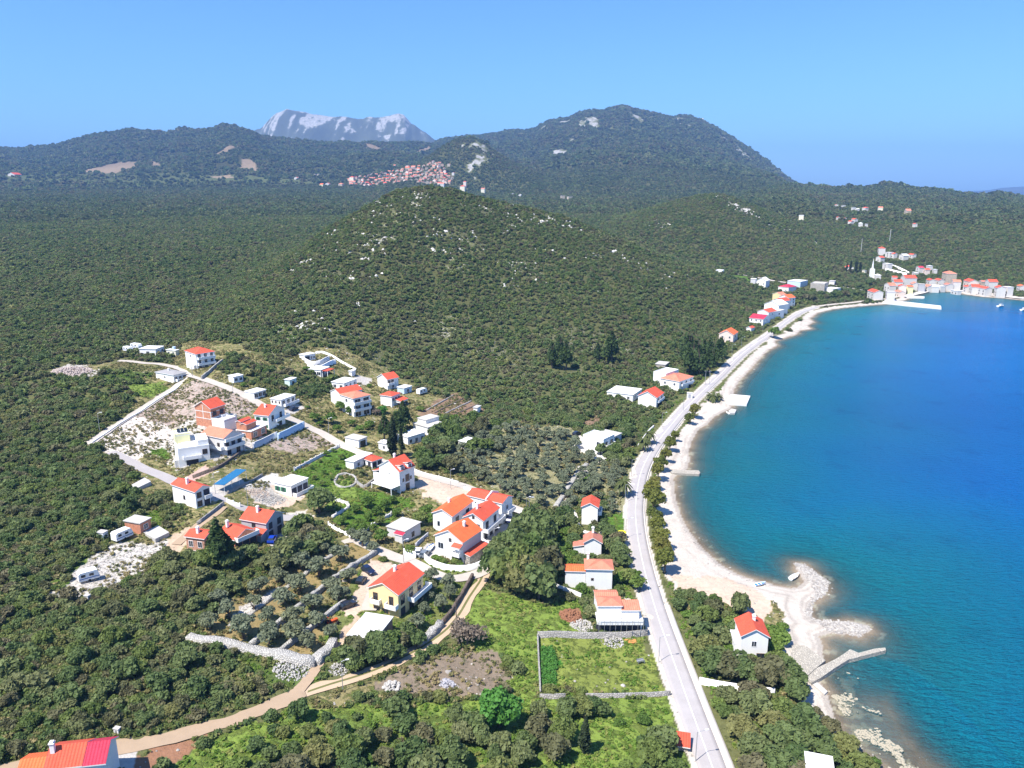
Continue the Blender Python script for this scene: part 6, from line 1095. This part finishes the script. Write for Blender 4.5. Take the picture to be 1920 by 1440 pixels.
trees('oak', [(1340,1266,3.4),(1362,1270,3.4),(1385,1274,3.2),(1408,1280,3.2),(1432,1286,3.2),(1455,1284,3.4),(1472,1266,3),(1458,1252,2.6),(1478,1290,3.4),(1490,1310,3.2),(1330,1248,2.8),(1350,1252,2.6),(1372,1256,2.2)], 4, 'dense evergreen tree hiding the foot of the shore house', 'trees below the shore house', 1.0)
trees('olive', [(394,1181,2.6),(458,1196,2.9),(431,1159,2.4),(476,1145,2.3),(487,1113,2.8),(502,1167,2.5),(533,1136,2.7),(564,1111,2.7),(522,1091,2.4),(564,1068,2.5),(598,1082,2.8),(638,1054,2.6),(607,1037,2.4),(504,1207,2.8),(553,1173,2.5),(587,1145,2.9),(624,1111,2.2),(655,1091,2.6),(550,1204,2.6),(598,1176,2.3),(635,1128,2.2),(575,1216,2.4),(680,1025,2.5),(649,1125,1.8),(618,1196,1.8),(410,1130,2.2),(545,1100,1.8),(580,1032,2.4),(700,1035,2),(660,1012,2)], 2.5, 'silvery olive tree on the walled terraces above the dirt track', 'olives on the walled terraces', .95)
scatter('olive', [(830,870),(890,820),(960,805),(1075,815),(1085,850),(1160,880),(1165,900),(1090,930),(1030,955),(1005,955),(900,905)], 3.4, 2.0, 'grey green olive tree in the grove above the villas', 'olives in the grove', .95, .25, .95)
scatter('olive', [(1045,950),(1085,920),(1120,905),(1175,890),(1180,960),(1135,965),(1088,975),(1060,990)], 4.4, 1.7, 'olive tree in the plots around the narrow palm house', 'olives round the palm house')
scatter('oak', [(775,860),(840,800),(905,795),(935,815),(900,905),(850,890),(800,890)], 4.6, 3.2, 'dark green tree in the wood beside the village lane', 'trees of the lane wood', 1.0)
scatter('olive', [(770,1170),(700,1190),(735,1200),(800,1180),(870,1120),(895,1085),(845,1072),(800,1095),(800,1140)], 3.6, 2.1, 'olive tree in the garden of the pale yellow house', 'garden trees of the yellow house', 1.0)
trees('oak', [(655,1250,2.8),(672,1238,2.8),(690,1246,2.6),(705,1232,2.8),(722,1240,2.6),(735,1222,2.8),(752,1215,2.4),(765,1205,2.6),(780,1212,2.2),(745,1235,2.2),(668,1258,2.2)], 2.6, 'dark evergreen in the hedge between slab garage and dirt track', 'evergreens along the dirt track', 1.1)
trees('bare', [(875,1212,3),(862,1200,2.6),(890,1205,2.4)], 3, 'brown half bare bush beside the dirt track', 'brown bushes by the track', 1.2)
trees('fresh', [(570,870,1.0),(584,880,1.0),(600,868,1),(612,856,1.1),(625,848,1),(640,862,1.1),(608,890,1),(590,900,1.1),(630,880,1),(655,868,1),(605,912,1.2),(622,900,1)], 1, 'tiny sapling planted on the vivid green lawn', 'saplings on the lawn')
trees('fresh', [(640,985,1.5),(652,972,1.5),(668,962,1.6),(690,952,2.4),(705,968,1.7),(690,978,1.6),(672,985,1.5),(660,998,1.5),(722,958,1.7),(735,945,1.6),(715,985,1.6),(745,968,1.6),(680,1000,1.5),(700,998,1.4)], 1.5, 'small citrus tree in the walled green garden', 'citrus trees in the walled garden')
trees('fresh', [(788,985,2.8),(752,1000,1.8),(800,968,2),(770,1040,1.5),(716,1018,2.2),(810,985,2)], 2, 'bushy tree on the dry plot behind the concrete hut', 'bushy trees behind the concrete hut', 1.0)
trees('fresh', [(522,797,1.8),(640,770,2.2),(655,778,1.8),(620,795,2.4),(632,812,2),(675,812,2),(690,806,1.8),(600,800,1.6),(660,800,1.6),(590,790,2.2)], 2, 'green garden tree in front of the triple level house', 'garden trees before the triple level house', 1.0)
trees('vivid', [(717,776,2.3)], 2, 'light lime green tree beside the triple level house', None, .8, 0); trees('bare', [(706,778,2.2),(698,770,2),(722,800,2.2)], 2, 'greyish bare fruit tree in the upper village', 'bare fruit trees')
trees('shrub', [(824,1052,1.2),(832,1056,1.2),(815,1048,1.1),(855,1058,1.4),(862,1062,1.3)], 1.2, 'round garden bush inside the curved white wall', 'bushes inside the curved wall')
trees('oak', [(1160,1050,2.8),(1150,1035,2.6),(1170,1062,2.4),(1158,1022,2.4),(1145,1012,2.6)], 2.6, 'broad tree between the cottages and the road', 'trees between cottages and road', 1.0)
trees('fresh', [(1195,1105,2.2),(1180,1098,2.2),(1165,1095,2),(1190,1085,1.6)], 2, 'rounded green tree beside the wide white house', 'trees beside the wide white house'); trees('shrub', [(1092,1112,1.8)], 1.8, 'loose shrub before the front wall of the wide white house', None, 1.3, 0)
trees('oak', [(1080,1008,3),(1070,990,3),(1112,1000,1.6),(1132,1000,2),(1060,975,3),(1048,990,3),(1075,1025,2.4)], 3, 'dark tree around the lean to cottage', 'trees round the lean to cottage', 1.0)
trees('oak', [(550,1010,3.6),(565,1000,3.6),(580,1020,3.6),(560,1035,3.4),(595,1030,3),(545,1050,3.4),(530,1065,3.2),(575,1045,3),(598,1012,2.6),(515,1075,3)], 3.4, 'dark tree in the belt beside the blue car', 'trees of the belt beside the blue car', 1.1)
scatter('oak', [(1100,822),(1135,795),(1180,800),(1185,860),(1170,880),(1130,872)], 4.2, 2.8, 'tree beside the bright white modern house', 'trees round the white modern house', .95)
trees('fresh', [(1450,634,4.5)], 4, 'dense green tree at the seaward edge of the shore road', None, 1.0, 0)
trees('oak', [(1502,560,4),(1512,563,4),(1524,565,4),(1536,562,4),(1548,562,4),(1560,560,4),(1572,559,4),(1584,557,4),(1596,556,4),(1520,557,4),(1540,556,4),(1566,553,4),(1590,550,3.6),(1608,552,3.6),(1618,556,3.4),(1494,572,3.6),(1486,563,4)], 4, 'dark shade tree behind the far pale beach', 'shade trees behind the far beach', .9)
trees('oak', [(1728,520,4),(1740,524,4),(1752,522,4),(1716,524,4),(1800,538,3),(1765,528,3.4),(1622,548,4),(1610,540,5),(1630,535,5)], 4, 'dark tree among the bay town houses', 'trees in the bay town', .9)
# palms
def palm(u, v, r, h, label, brown=False):
    p = g1(u, v); o = empty('palm_tree', (p[0], p[1], max(p[2], .2) - .1), VR.uniform(0, 6), label, 'palm'); bm = new(); n = 6
    for i in range(n): tube(bm, (0, 0, h*i/n), (0, 0, h*(i+1)/n + .02), .30 - .1*i/n, .27 - .1*i/n, 8)
    part('trunk', bm, o, [M_BARK]); V = []; Fc = []; sh = []
    for k in range(34):
        a = k * 2.4; up = VR.uniform(-.35, 1.15); d = np.array((math.cos(a), math.sin(a), 0)); s = np.array((-d[1], d[0], 0)); L_ = r * VR.uniform(.85, 1.1); pts = []
        for j in range(7):
            t = j / 6; pts.append(np.array((0, 0, h)) + d * L_ * t * (1 - .12 * max(up, 0)) + np.array((0, 0, L_ * (up * t - .85 * t * t))))
        wv = [.05, .26, .34, .34, .28, .18, .03]
        for j in range(6):
            for sd_ in (-1, 1):
                b0 = len(V); q = [pts[j], pts[j+1], pts[j+1] + sd_ * s * wv[j+1] * r * .42 - np.array((0, 0, .10 * r * wv[j+1])), pts[j] + sd_ * s * wv[j] * r * .42 - np.array((0, 0, .10 * r * wv[j]))]
                V += q; Fc.append([b0, b0+1, b0+2, b0+3]); sh += [.3 + .5 * (k % 5) / 5] * 4
    me = npmesh('fronds', np.array(V), np.array(Fc)); vattr(me, 'shade', 'FLOAT', sh); c = link('crown', me, o, [L_PALM]); 
    if brown:
        bm = new()
        for k in range(30):
            a = k * 2.4; tube(bm, (0, 0, h - .1), (math.cos(a) * r * .4, math.sin(a) * r * .4, h + .15 - .35 * (k % 3)), .09, .02, 4)
        part('dead_fronds', bm, o, [plain('dead_frond', (.36, .15, .06))])
    TREES.append((p[0], p[1], r)); return o
palm(1168,930,3.6,5.2,'palm with orange brown heart beside the road bend', True); palm(1206,845,3.4,4.2,'palm leaning over the pale road near the modern house'); palm(1216,832,3.4,4.5,'palm behind the one leaning over the pale road'); palm(1334,752,4,2.6,'bushy palm at the landing above the pale quay'); palm(1346,750,3,2.2,'smaller palm beside the bushy palm at the landing')
palm(917,1048,1.9,2.0,'small palm inside the curved white wall'); palm(679,893,1.7,1.8,'small palm in front of the white bungalow wing')
# ---- thickets
scatter('oak', [(440,1500),(480,1402),(620,1392),(760,1388),(930,1392),(1010,1395),(990,1440),(930,1500)], 3.3, 2.3, 'dark evergreen tree in the thicket along the bottom edge', 'thicket trees along the bottom edge', 1.05, .35, .92)
scatter('oak', [(500,1398),(560,1345),(640,1345),(800,1340),(910,1345),(960,1385),(760,1388),(620,1392)], 4.0, 2.0, 'evergreen bush in the half open meadow above the bottom thicket', 'bushes above the bottom thicket', 1.1, .4, .72)
scatter('oak', [(1000,1345),(1060,1330),(1080,1380),(1060,1440),(1000,1440)], 4.2, 2.3, 'evergreen tree in the overgrown meadow below the walled field', 'trees below the walled field', 1.1, .3, .8)
scatter('oak', [(1195,1440),(1215,1395),(1250,1375),(1295,1410),(1320,1500),(1180,1500)], 3.6, 2.8, 'evergreen in the round clump against the road at the bottom', 'clump against the road', 1.05)
trees('oak', [(1092,1340,2.6),(1112,1336,2.0),(1130,1342,1.8),(1030,1380,2.2)], 2, 'bush right below the lower field wall', 'bushes below the field wall')
scatter('oak', [(1262,1122),(1330,1130),(1395,1152),(1395,1210),(1330,1240),(1300,1240)], 3.6, 2.6, 'evergreen in the plot between road and shore house', 'trees between road and shore house', .9, .35, .85)
scatter('oak', [(1330,1305),(1460,1310),(1505,1330),(1560,1380),(1640,1450),(1650,1520),(1400,1520),(1365,1420)], 3.3, 2.5, 'evergreen in the coastal thicket right of the road', 'coastal thicket trees', .85, .35, .95)
scatter('shrub', [(1320,1140),(1400,1165),(1390,1230),(1300,1225),(1270,1135)], 3.0, 1.5, 'light green shrub between road and shore house', 'shrubs between road and shore house', .9, .3, .6)
scatter('shrub', [(1025,1000),(1060,985),(1085,1010),(1072,1060),(1040,1100),(1025,1090)], 2.8, 1.6, 'bright green creeper mound beside the tall trees', 'creeper mounds')
scatter('shrub', [(420,1400),(560,1345),(900,1345),(1000,1360),(1270,1330),(1290,1400),(1200,1440),(430,1500)], 4.2, 1.4, 'bright green bramble mound in the bottom meadow', 'bramble mounds', .8, .3, .55)
scatter('shrub', [(420,690),(640,700),(720,720),(790,760),(880,780),(760,850),(640,820),(560,760),(470,740)], 7.5, 1.6, 'garden shrub in the upper village plots', 'shrubs of the upper village', 1.0, .35, .5)
scatter('shrub', [(1330,1305),(1460,1310),(1505,1330),(1560,1380),(1640,1450),(1650,1520),(1400,1520),(1365,1420)], 3.6, 1.5, 'light green shrub in the coastal thicket right of the road', 'shrubs in the coastal thicket', .9, .3, .7)
scatter('shrub', [(632,910),(630,897),(648,891),(664,898),(656,910)], 1.6, .7, 'small shrub inside the ring of the rockery', 'rockery shrubs', .8)
# ---- wood and scrub
def candidates():
    out = []
    for r0, r1, gap, rad in ((70, 330, 1.65, 1.3), (330, 700, 1.95, 1.25), (700, 1300, 2.8, 1.6), (1300, 2600, 5.8, 3.1), (2600, 5200, 12, 6.5)):
        A0, A1 = R(-50), R(46); area = .5 * (A1 - A0) * (r1 * r1 - r0 * r0); n = int(area / gap ** 2)
        rr_ = np.sqrt(VR.uniform(r0 * r0, r1 * r1, n)); a = VR.uniform(A0, A1, n); x = rr_ * np.sin(a); y = rr_ * np.cos(a)
        w_ = grid(wood, x, y); z = Hg(x, y); d = grid(GD, x, y); dens = sstep(.25, .6, fbm(x, y, 14, 3, 201)) * .55 + .45
        if r1 < 1400: dens = .35 + .65 * dens
        k = (w_ * dens > VR.rand(n)) & (z > .6) & (d > 4); x, y, z = x[k], y[k], z[k]; sc = rad * (VR.uniform(.5, 1.3, k.sum()) + .7 * (VR.rand(k.sum()) > .95))
        out.append(np.stack([x, y, z, sc, np.full(k.sum(), r1)], 1))
    return np.concatenate(out)
CA = candidates(); keep = np.ones(len(CA), bool); nr = np.hypot(CA[:, 0], CA[:, 1])
for P in KEEPOUT:
    c = P.mean(0); s_ = 1 + 1.6 / max(np.hypot(*(P - c).T).max(), 1); keep &= ~inpoly(CA[:, 0], CA[:, 1], c + (P - c) * s_)
for L_, w_ in PATHS: 
    b = (CA[:, 0] > L_[:, 0].min() - 8) & (CA[:, 0] < L_[:, 0].max() + 8) & (CA[:, 1] > L_[:, 1].min() - 8) & (CA[:, 1] < L_[:, 1].max() + 8); ii = np.where(b)[0]
    if len(ii): keep[ii[polydist(CA[ii, 0], CA[ii, 1], L_) < w_ + 1.3]] = False
tr_ = np.array(TREES)
ii = np.where(nr < 420)[0]
for a, b, c in tr_: 
    q = ii[(np.abs(CA[ii, 0] - a) < c) & (np.abs(CA[ii, 1] - b) < c)]; keep[q] = False
for (u, v) in LINES_OF_SIGHT if 'LINES_OF_SIGHT' in globals() else []: pass
CA = CA[keep]; nr = np.hypot(CA[:, 0], CA[:, 1])
dep = CA[:, 1] * cp - (CA[:, 2] - CH) * sp; uu = 960 + F * CA[:, 0] / dep; vv = 720 - F * (CA[:, 1] * sp + (CA[:, 2] - CH) * cp) / dep
seen = (uu > 15) & (uu < 1905) & (vv > 400) & (vv < 1432); size = np.where(seen, CA[:, 3] / dep, 0); n_named = sum(1 for o in bpy.data.objects if o.name.startswith('evergreen_tree'))
big = np.argsort(-size)[:max(0, 296 - n_named)]
for i in big:
    x, y, z, s_, _ = CA[i]
    lab, grp = ('evergreen tree in the dense wood across the dirt track at lower left', 'wood at the lower left') if uu[i] < 700 else ('evergreen tree in the scrub right of the asphalt road', 'scrub right of the road') if uu[i] > 1230 else ('evergreen tree in the rough ground between villas and road', 'scrub in the middle')
    tree('oak', x, y, s_, lab, grp, VR.uniform(.85, 1.15))
rest = np.ones(len(CA), bool); rest[big] = False; CB = CA[rest]
src = bpy.data.collections.new("foliage_forms")
def form(i, me):
    o = bpy.data.objects.new("form_%02d" % i, me); src.objects.link(o)
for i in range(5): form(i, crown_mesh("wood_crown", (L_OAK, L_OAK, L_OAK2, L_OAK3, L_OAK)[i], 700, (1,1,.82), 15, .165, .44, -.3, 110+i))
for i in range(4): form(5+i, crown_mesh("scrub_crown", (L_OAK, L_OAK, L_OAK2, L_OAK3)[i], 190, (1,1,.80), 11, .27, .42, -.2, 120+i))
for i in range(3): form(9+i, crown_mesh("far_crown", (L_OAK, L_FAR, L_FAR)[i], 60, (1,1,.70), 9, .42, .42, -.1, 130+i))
vi = np.where(CB[:, 4] <= 330, VR.randint(0, 5, len(CB)), np.where(CB[:, 4] <= 1300, VR.randint(5, 9, len(CB)), VR.randint(9, 12, len(CB))))
me = bpy.data.meshes.new("woodland"); me.vertices.add(len(CB)); pos = CB[:, :3].copy(); pos[:, 2] -= .25 * CB[:, 3]; me.vertices.foreach_set('co', pos.astype(np.float32).ravel())
vattr(me, 'vi', 'INT', vi); vattr(me, 'size', 'FLOAT', CB[:, 3]); vattr(me, 'turn', 'FLOAT', VR.uniform(0, 6.28, len(CB)))
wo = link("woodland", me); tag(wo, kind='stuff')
ng = bpy.data.node_groups.new("woodland", 'GeometryNodeTree'); ng.interface.new_socket('Geometry', in_out='INPUT', socket_type='NodeSocketGeometry'); ng.interface.new_socket('Geometry', in_out='OUTPUT', socket_type='NodeSocketGeometry')
N = ng.nodes.new; gi = N('NodeGroupInput'); go_ = N('NodeGroupOutput'); ip = N('GeometryNodeInstanceOnPoints'); ci = N('GeometryNodeCollectionInfo'); ci.inputs[0].default_value = src; ci.inputs[1].default_value = True; ci.inputs[2].default_value = True
def named(n, t):
    a = N('GeometryNodeInputNamedAttribute'); a.data_type = t; a.inputs[0].default_value = n; return next(o for o in a.outputs if o.enabled)
m2p = N('GeometryNodeMeshToPoints'); ng.links.new(gi.outputs[0], m2p.inputs[0]); ng.links.new(m2p.outputs[0], ip.inputs['Points']); ng.links.new(ci.outputs[0], ip.inputs['Instance']); ip.inputs['Pick Instance'].default_value = True
ng.links.new(named('vi', 'INT'), ip.inputs['Instance Index']); ng.links.new(named('size', 'FLOAT'), ip.inputs['Scale'])
cx_ = N('ShaderNodeCombineXYZ'); ng.links.new(named('turn', 'FLOAT'), cx_.inputs[2]); e2r = N('FunctionNodeEulerToRotation'); ng.links.new(cx_.outputs[0], e2r.inputs[0]); ng.links.new(e2r.outputs[0], ip.inputs['Rotation'])
ng.links.new(ip.outputs[0], go_.inputs[0]); md = wo.modifiers.new("scatter", 'NODES'); md.node_group = ng
print("VEG", len(CB), "named", n_named, "objects", len(bpy.data.objects))
# ---------------------------------------------------------------- ground cover nobody could count: grass tufts and loose stones
def cover(name, forms, pts, size, m=None):
    sc_ = bpy.data.collections.new(name + "_forms")
    for i, me in enumerate(forms):
        o = bpy.data.objects.new("form_%02d" % i, me); sc_.objects.link(o)
    me = bpy.data.meshes.new(name); me.vertices.add(len(pts)); me.vertices.foreach_set('co', pts.astype(np.float32).ravel()); vattr(me, 'vi', 'INT', VR.randint(0, len(forms), len(pts))); vattr(me, 'size', 'FLOAT', size); vattr(me, 'turn', 'FLOAT', VR.uniform(0, 6.28, len(pts)))
    o = link(name, me); tag(o, kind='stuff'); g = ng.copy(); g.name = name
    for n in g.nodes:
        if n.bl_idname == 'GeometryNodeCollectionInfo': n.inputs[0].default_value = sc_
    o.modifiers.new("scatter", 'NODES').node_group = g
def land(n, r0, r1, f):
    rr_ = np.sqrt(VR.uniform(r0*r0, r1*r1, n)); a = VR.uniform(R(-48), R(44), n); x = rr_*np.sin(a); y = rr_*np.cos(a); k = f(x, y) > VR.rand(n); x, y = x[k], y[k]; ok = np.ones(len(x), bool)
    for P in KEEPOUT: ok &= ~inpoly(x, y, P)
    for L_, w_ in PATHS:
        ii = np.where((x > L_[:, 0].min()-5) & (x < L_[:, 0].max()+5) & (y > L_[:, 1].min()-5) & (y < L_[:, 1].max()+5))[0]
        if len(ii): ok[ii[polydist(x[ii], y[ii], L_) < w_ + .25]] = False
    x, y = x[ok], y[ok]; return np.stack([x, y, Hg(x, y)], 1)
green = ((col[..., 1] > col[..., 0] * 1.02) & (col[..., 1] > .09) & (GD > 3) & (wood < .6)).astype(float)
under = ((wood > .5) & (GD > 4) & (rad < 340)).astype(float)
dryg = ((tuft > .28) & (green < .5) & (wood < .5) & (GD > 3)).astype(float)
L_GRASS = leafmat("meadow_grass", (.115,.205,.03), (.16,.25,.042), (.26,.27,.08), .06, .9); L_STRAW = leafmat("dry_grass", (.11,.135,.04), (.20,.185,.075), (.30,.25,.12), .05, 1.0)
P_ = land(260000, 90, 420, lambda x, y: grid(green, x, y) * sstep(.30, .62, fbm(x, y, 5, 3, 301)) * .75); cover('grass', [crown_mesh("grass_tuft", L_GRASS, 26, (1,1,.34), 5, .34, .5, .0, 200+i) for i in range(4)], P_, VR.uniform(.22, .62, len(P_)))
P2 = land(200000, 110, 430, lambda x, y: grid(dryg, x, y) * sstep(.35, .65, fbm(x, y, 6, 3, 303)) * .8); cover('dry_weeds', [crown_mesh("weed_tuft", L_STRAW, 26, (1,1,.55), 5, .30, .5, .0, 210+i) for i in range(4)], P2, VR.uniform(.2, .65, len(P2)))
VS = inpoly(GX, GY, gpoly([(1014,1216),(1034,1214),(1045,1240),(1042,1270),(1032,1304),(1013,1304)])).astype(float)
PV = land(120000, 130, 200, lambda x, y: grid(VS, x, y)); cover('tall_grass', [crown_mesh("tall_tuft", L_VIV, 24, (1,1,.7), 5, .30, .5, .0, 230+i) for i in range(3)], PV, VR.uniform(.35, .6, len(PV)))
PU = land(330000, 75, 330, lambda x, y: grid(under, x, y) * sstep(.25, .6, fbm(x, y, 7, 3, 309)) * .8); cover('undergrowth', [crown_mesh("low_scrub", (L_OAK, L_OAK2, L_STRAW, L_OAK2)[i], 30, (1,1,.6), 6, .30, .5, .0, 240+i) for i in range(4)], PU, VR.uniform(.3, .8, len(PU)))
def rockmesh(i):
    rs = np.random.RandomState(i); bm = new(); bmesh.ops.create_icosphere(bm, subdivisions=1, radius=1)
    for v in bm.verts: v.co = Vector((v.co.x*rs.uniform(.7,1.2), v.co.y*rs.uniform(.6,1.1), v.co.z*rs.uniform(.35,.75)))
    me = bpy.data.meshes.new("loose_stone"); bm.to_mesh(me); bm.free(); me.materials.append(MSTONE); return me
MSTONE, nt, p, L = mat("pale_limestone"); oi = nt.nodes.new("ShaderNodeObjectInfo"); L.new(ramp(nt, oi.outputs['Random'], [(0,(.22,.20,.18)),(1,(.44,.41,.37))]), p.inputs['Base Color']); p.inputs['Roughness'].default_value = .95
rk2 = np.where((GD > .3) & (GD < 4) & (GY < 330), .5, np.clip(rock * 1.6 - .25, 0, 1) * (wood < .75)) * (GD > -2.5)
P3 = land(230000, 100, 460, lambda x, y: grid(rk2, x, y) * sstep(.42, .68, fbm(x, y, 8, 3, 305)) * .8); cover('rubble', [rockmesh(i) for i in range(5)], P3, VR.uniform(.10, .38, len(P3)) * (1 + 1.2 * (VR.rand(len(P3)) > .96)))
rk3 = np.clip(rock - .3, 0, 1) * (rad > 400) * (rad < 1400) * (GZ > 25) * 1.2
MSTONE2 = plain('outcrop_limestone', (.52,.50,.47), .95, .2, .6)
def outcrop(i):
    me = rockmesh(i); me.materials.clear(); me.materials.append(MSTONE2); return me
P4 = land(600000, 400, 1400, lambda x, y: grid(rk3, x, y) * sstep(.45, .6, fbm(x, y, 10, 3, 307))); cover('outcrop_rocks', [outcrop(10+i) for i in range(4)], P4, VR.uniform(.4, 1.7, len(P4)))
print("COVER", len(P_), len(P2), len(P3), len(P4))

RF = (inpoly(wx, wy, REEF) & (GD > -40)).astype(float)
P5 = land(900000, 100, 230, lambda x, y: grid(RF, x, y) * sstep(.46, .66, fbm(x, y, 3.5, 3, 311)) * .8 * (x > 50)); P5[:, 2] = np.maximum(P5[:, 2], -.10)
MSTONE3 = plain('reef_limestone', (.36,.32,.24), .95, .25, .8)
def reefrock(i):
    me = rockmesh(i); me.materials.clear(); me.materials.append(MSTONE3); return me
cover('reef_rocks', [reefrock(20+i) for i in range(4)], P5, VR.uniform(.12, .40, len(P5)))
TIP = inpoly(GX, GY, gpoly([(1490,1056),(1510,1060),(1555,1090),(1552,1108),(1525,1130),(1520,1160),(1590,1166),(1632,1178),(1615,1193),(1555,1185),(1530,1165),(1505,1150),(1530,1110),(1512,1085)])).astype(float)
P6 = land(700000, 130, 260, lambda x, y: grid(TIP, x, y) * .8 * (x > 50)); cover('shore_stones', [rockmesh(30+i) for i in range(4)], P6, VR.uniform(.12, .42, len(P6)))
print("REEF", len(P5), len(P6), len(PV))
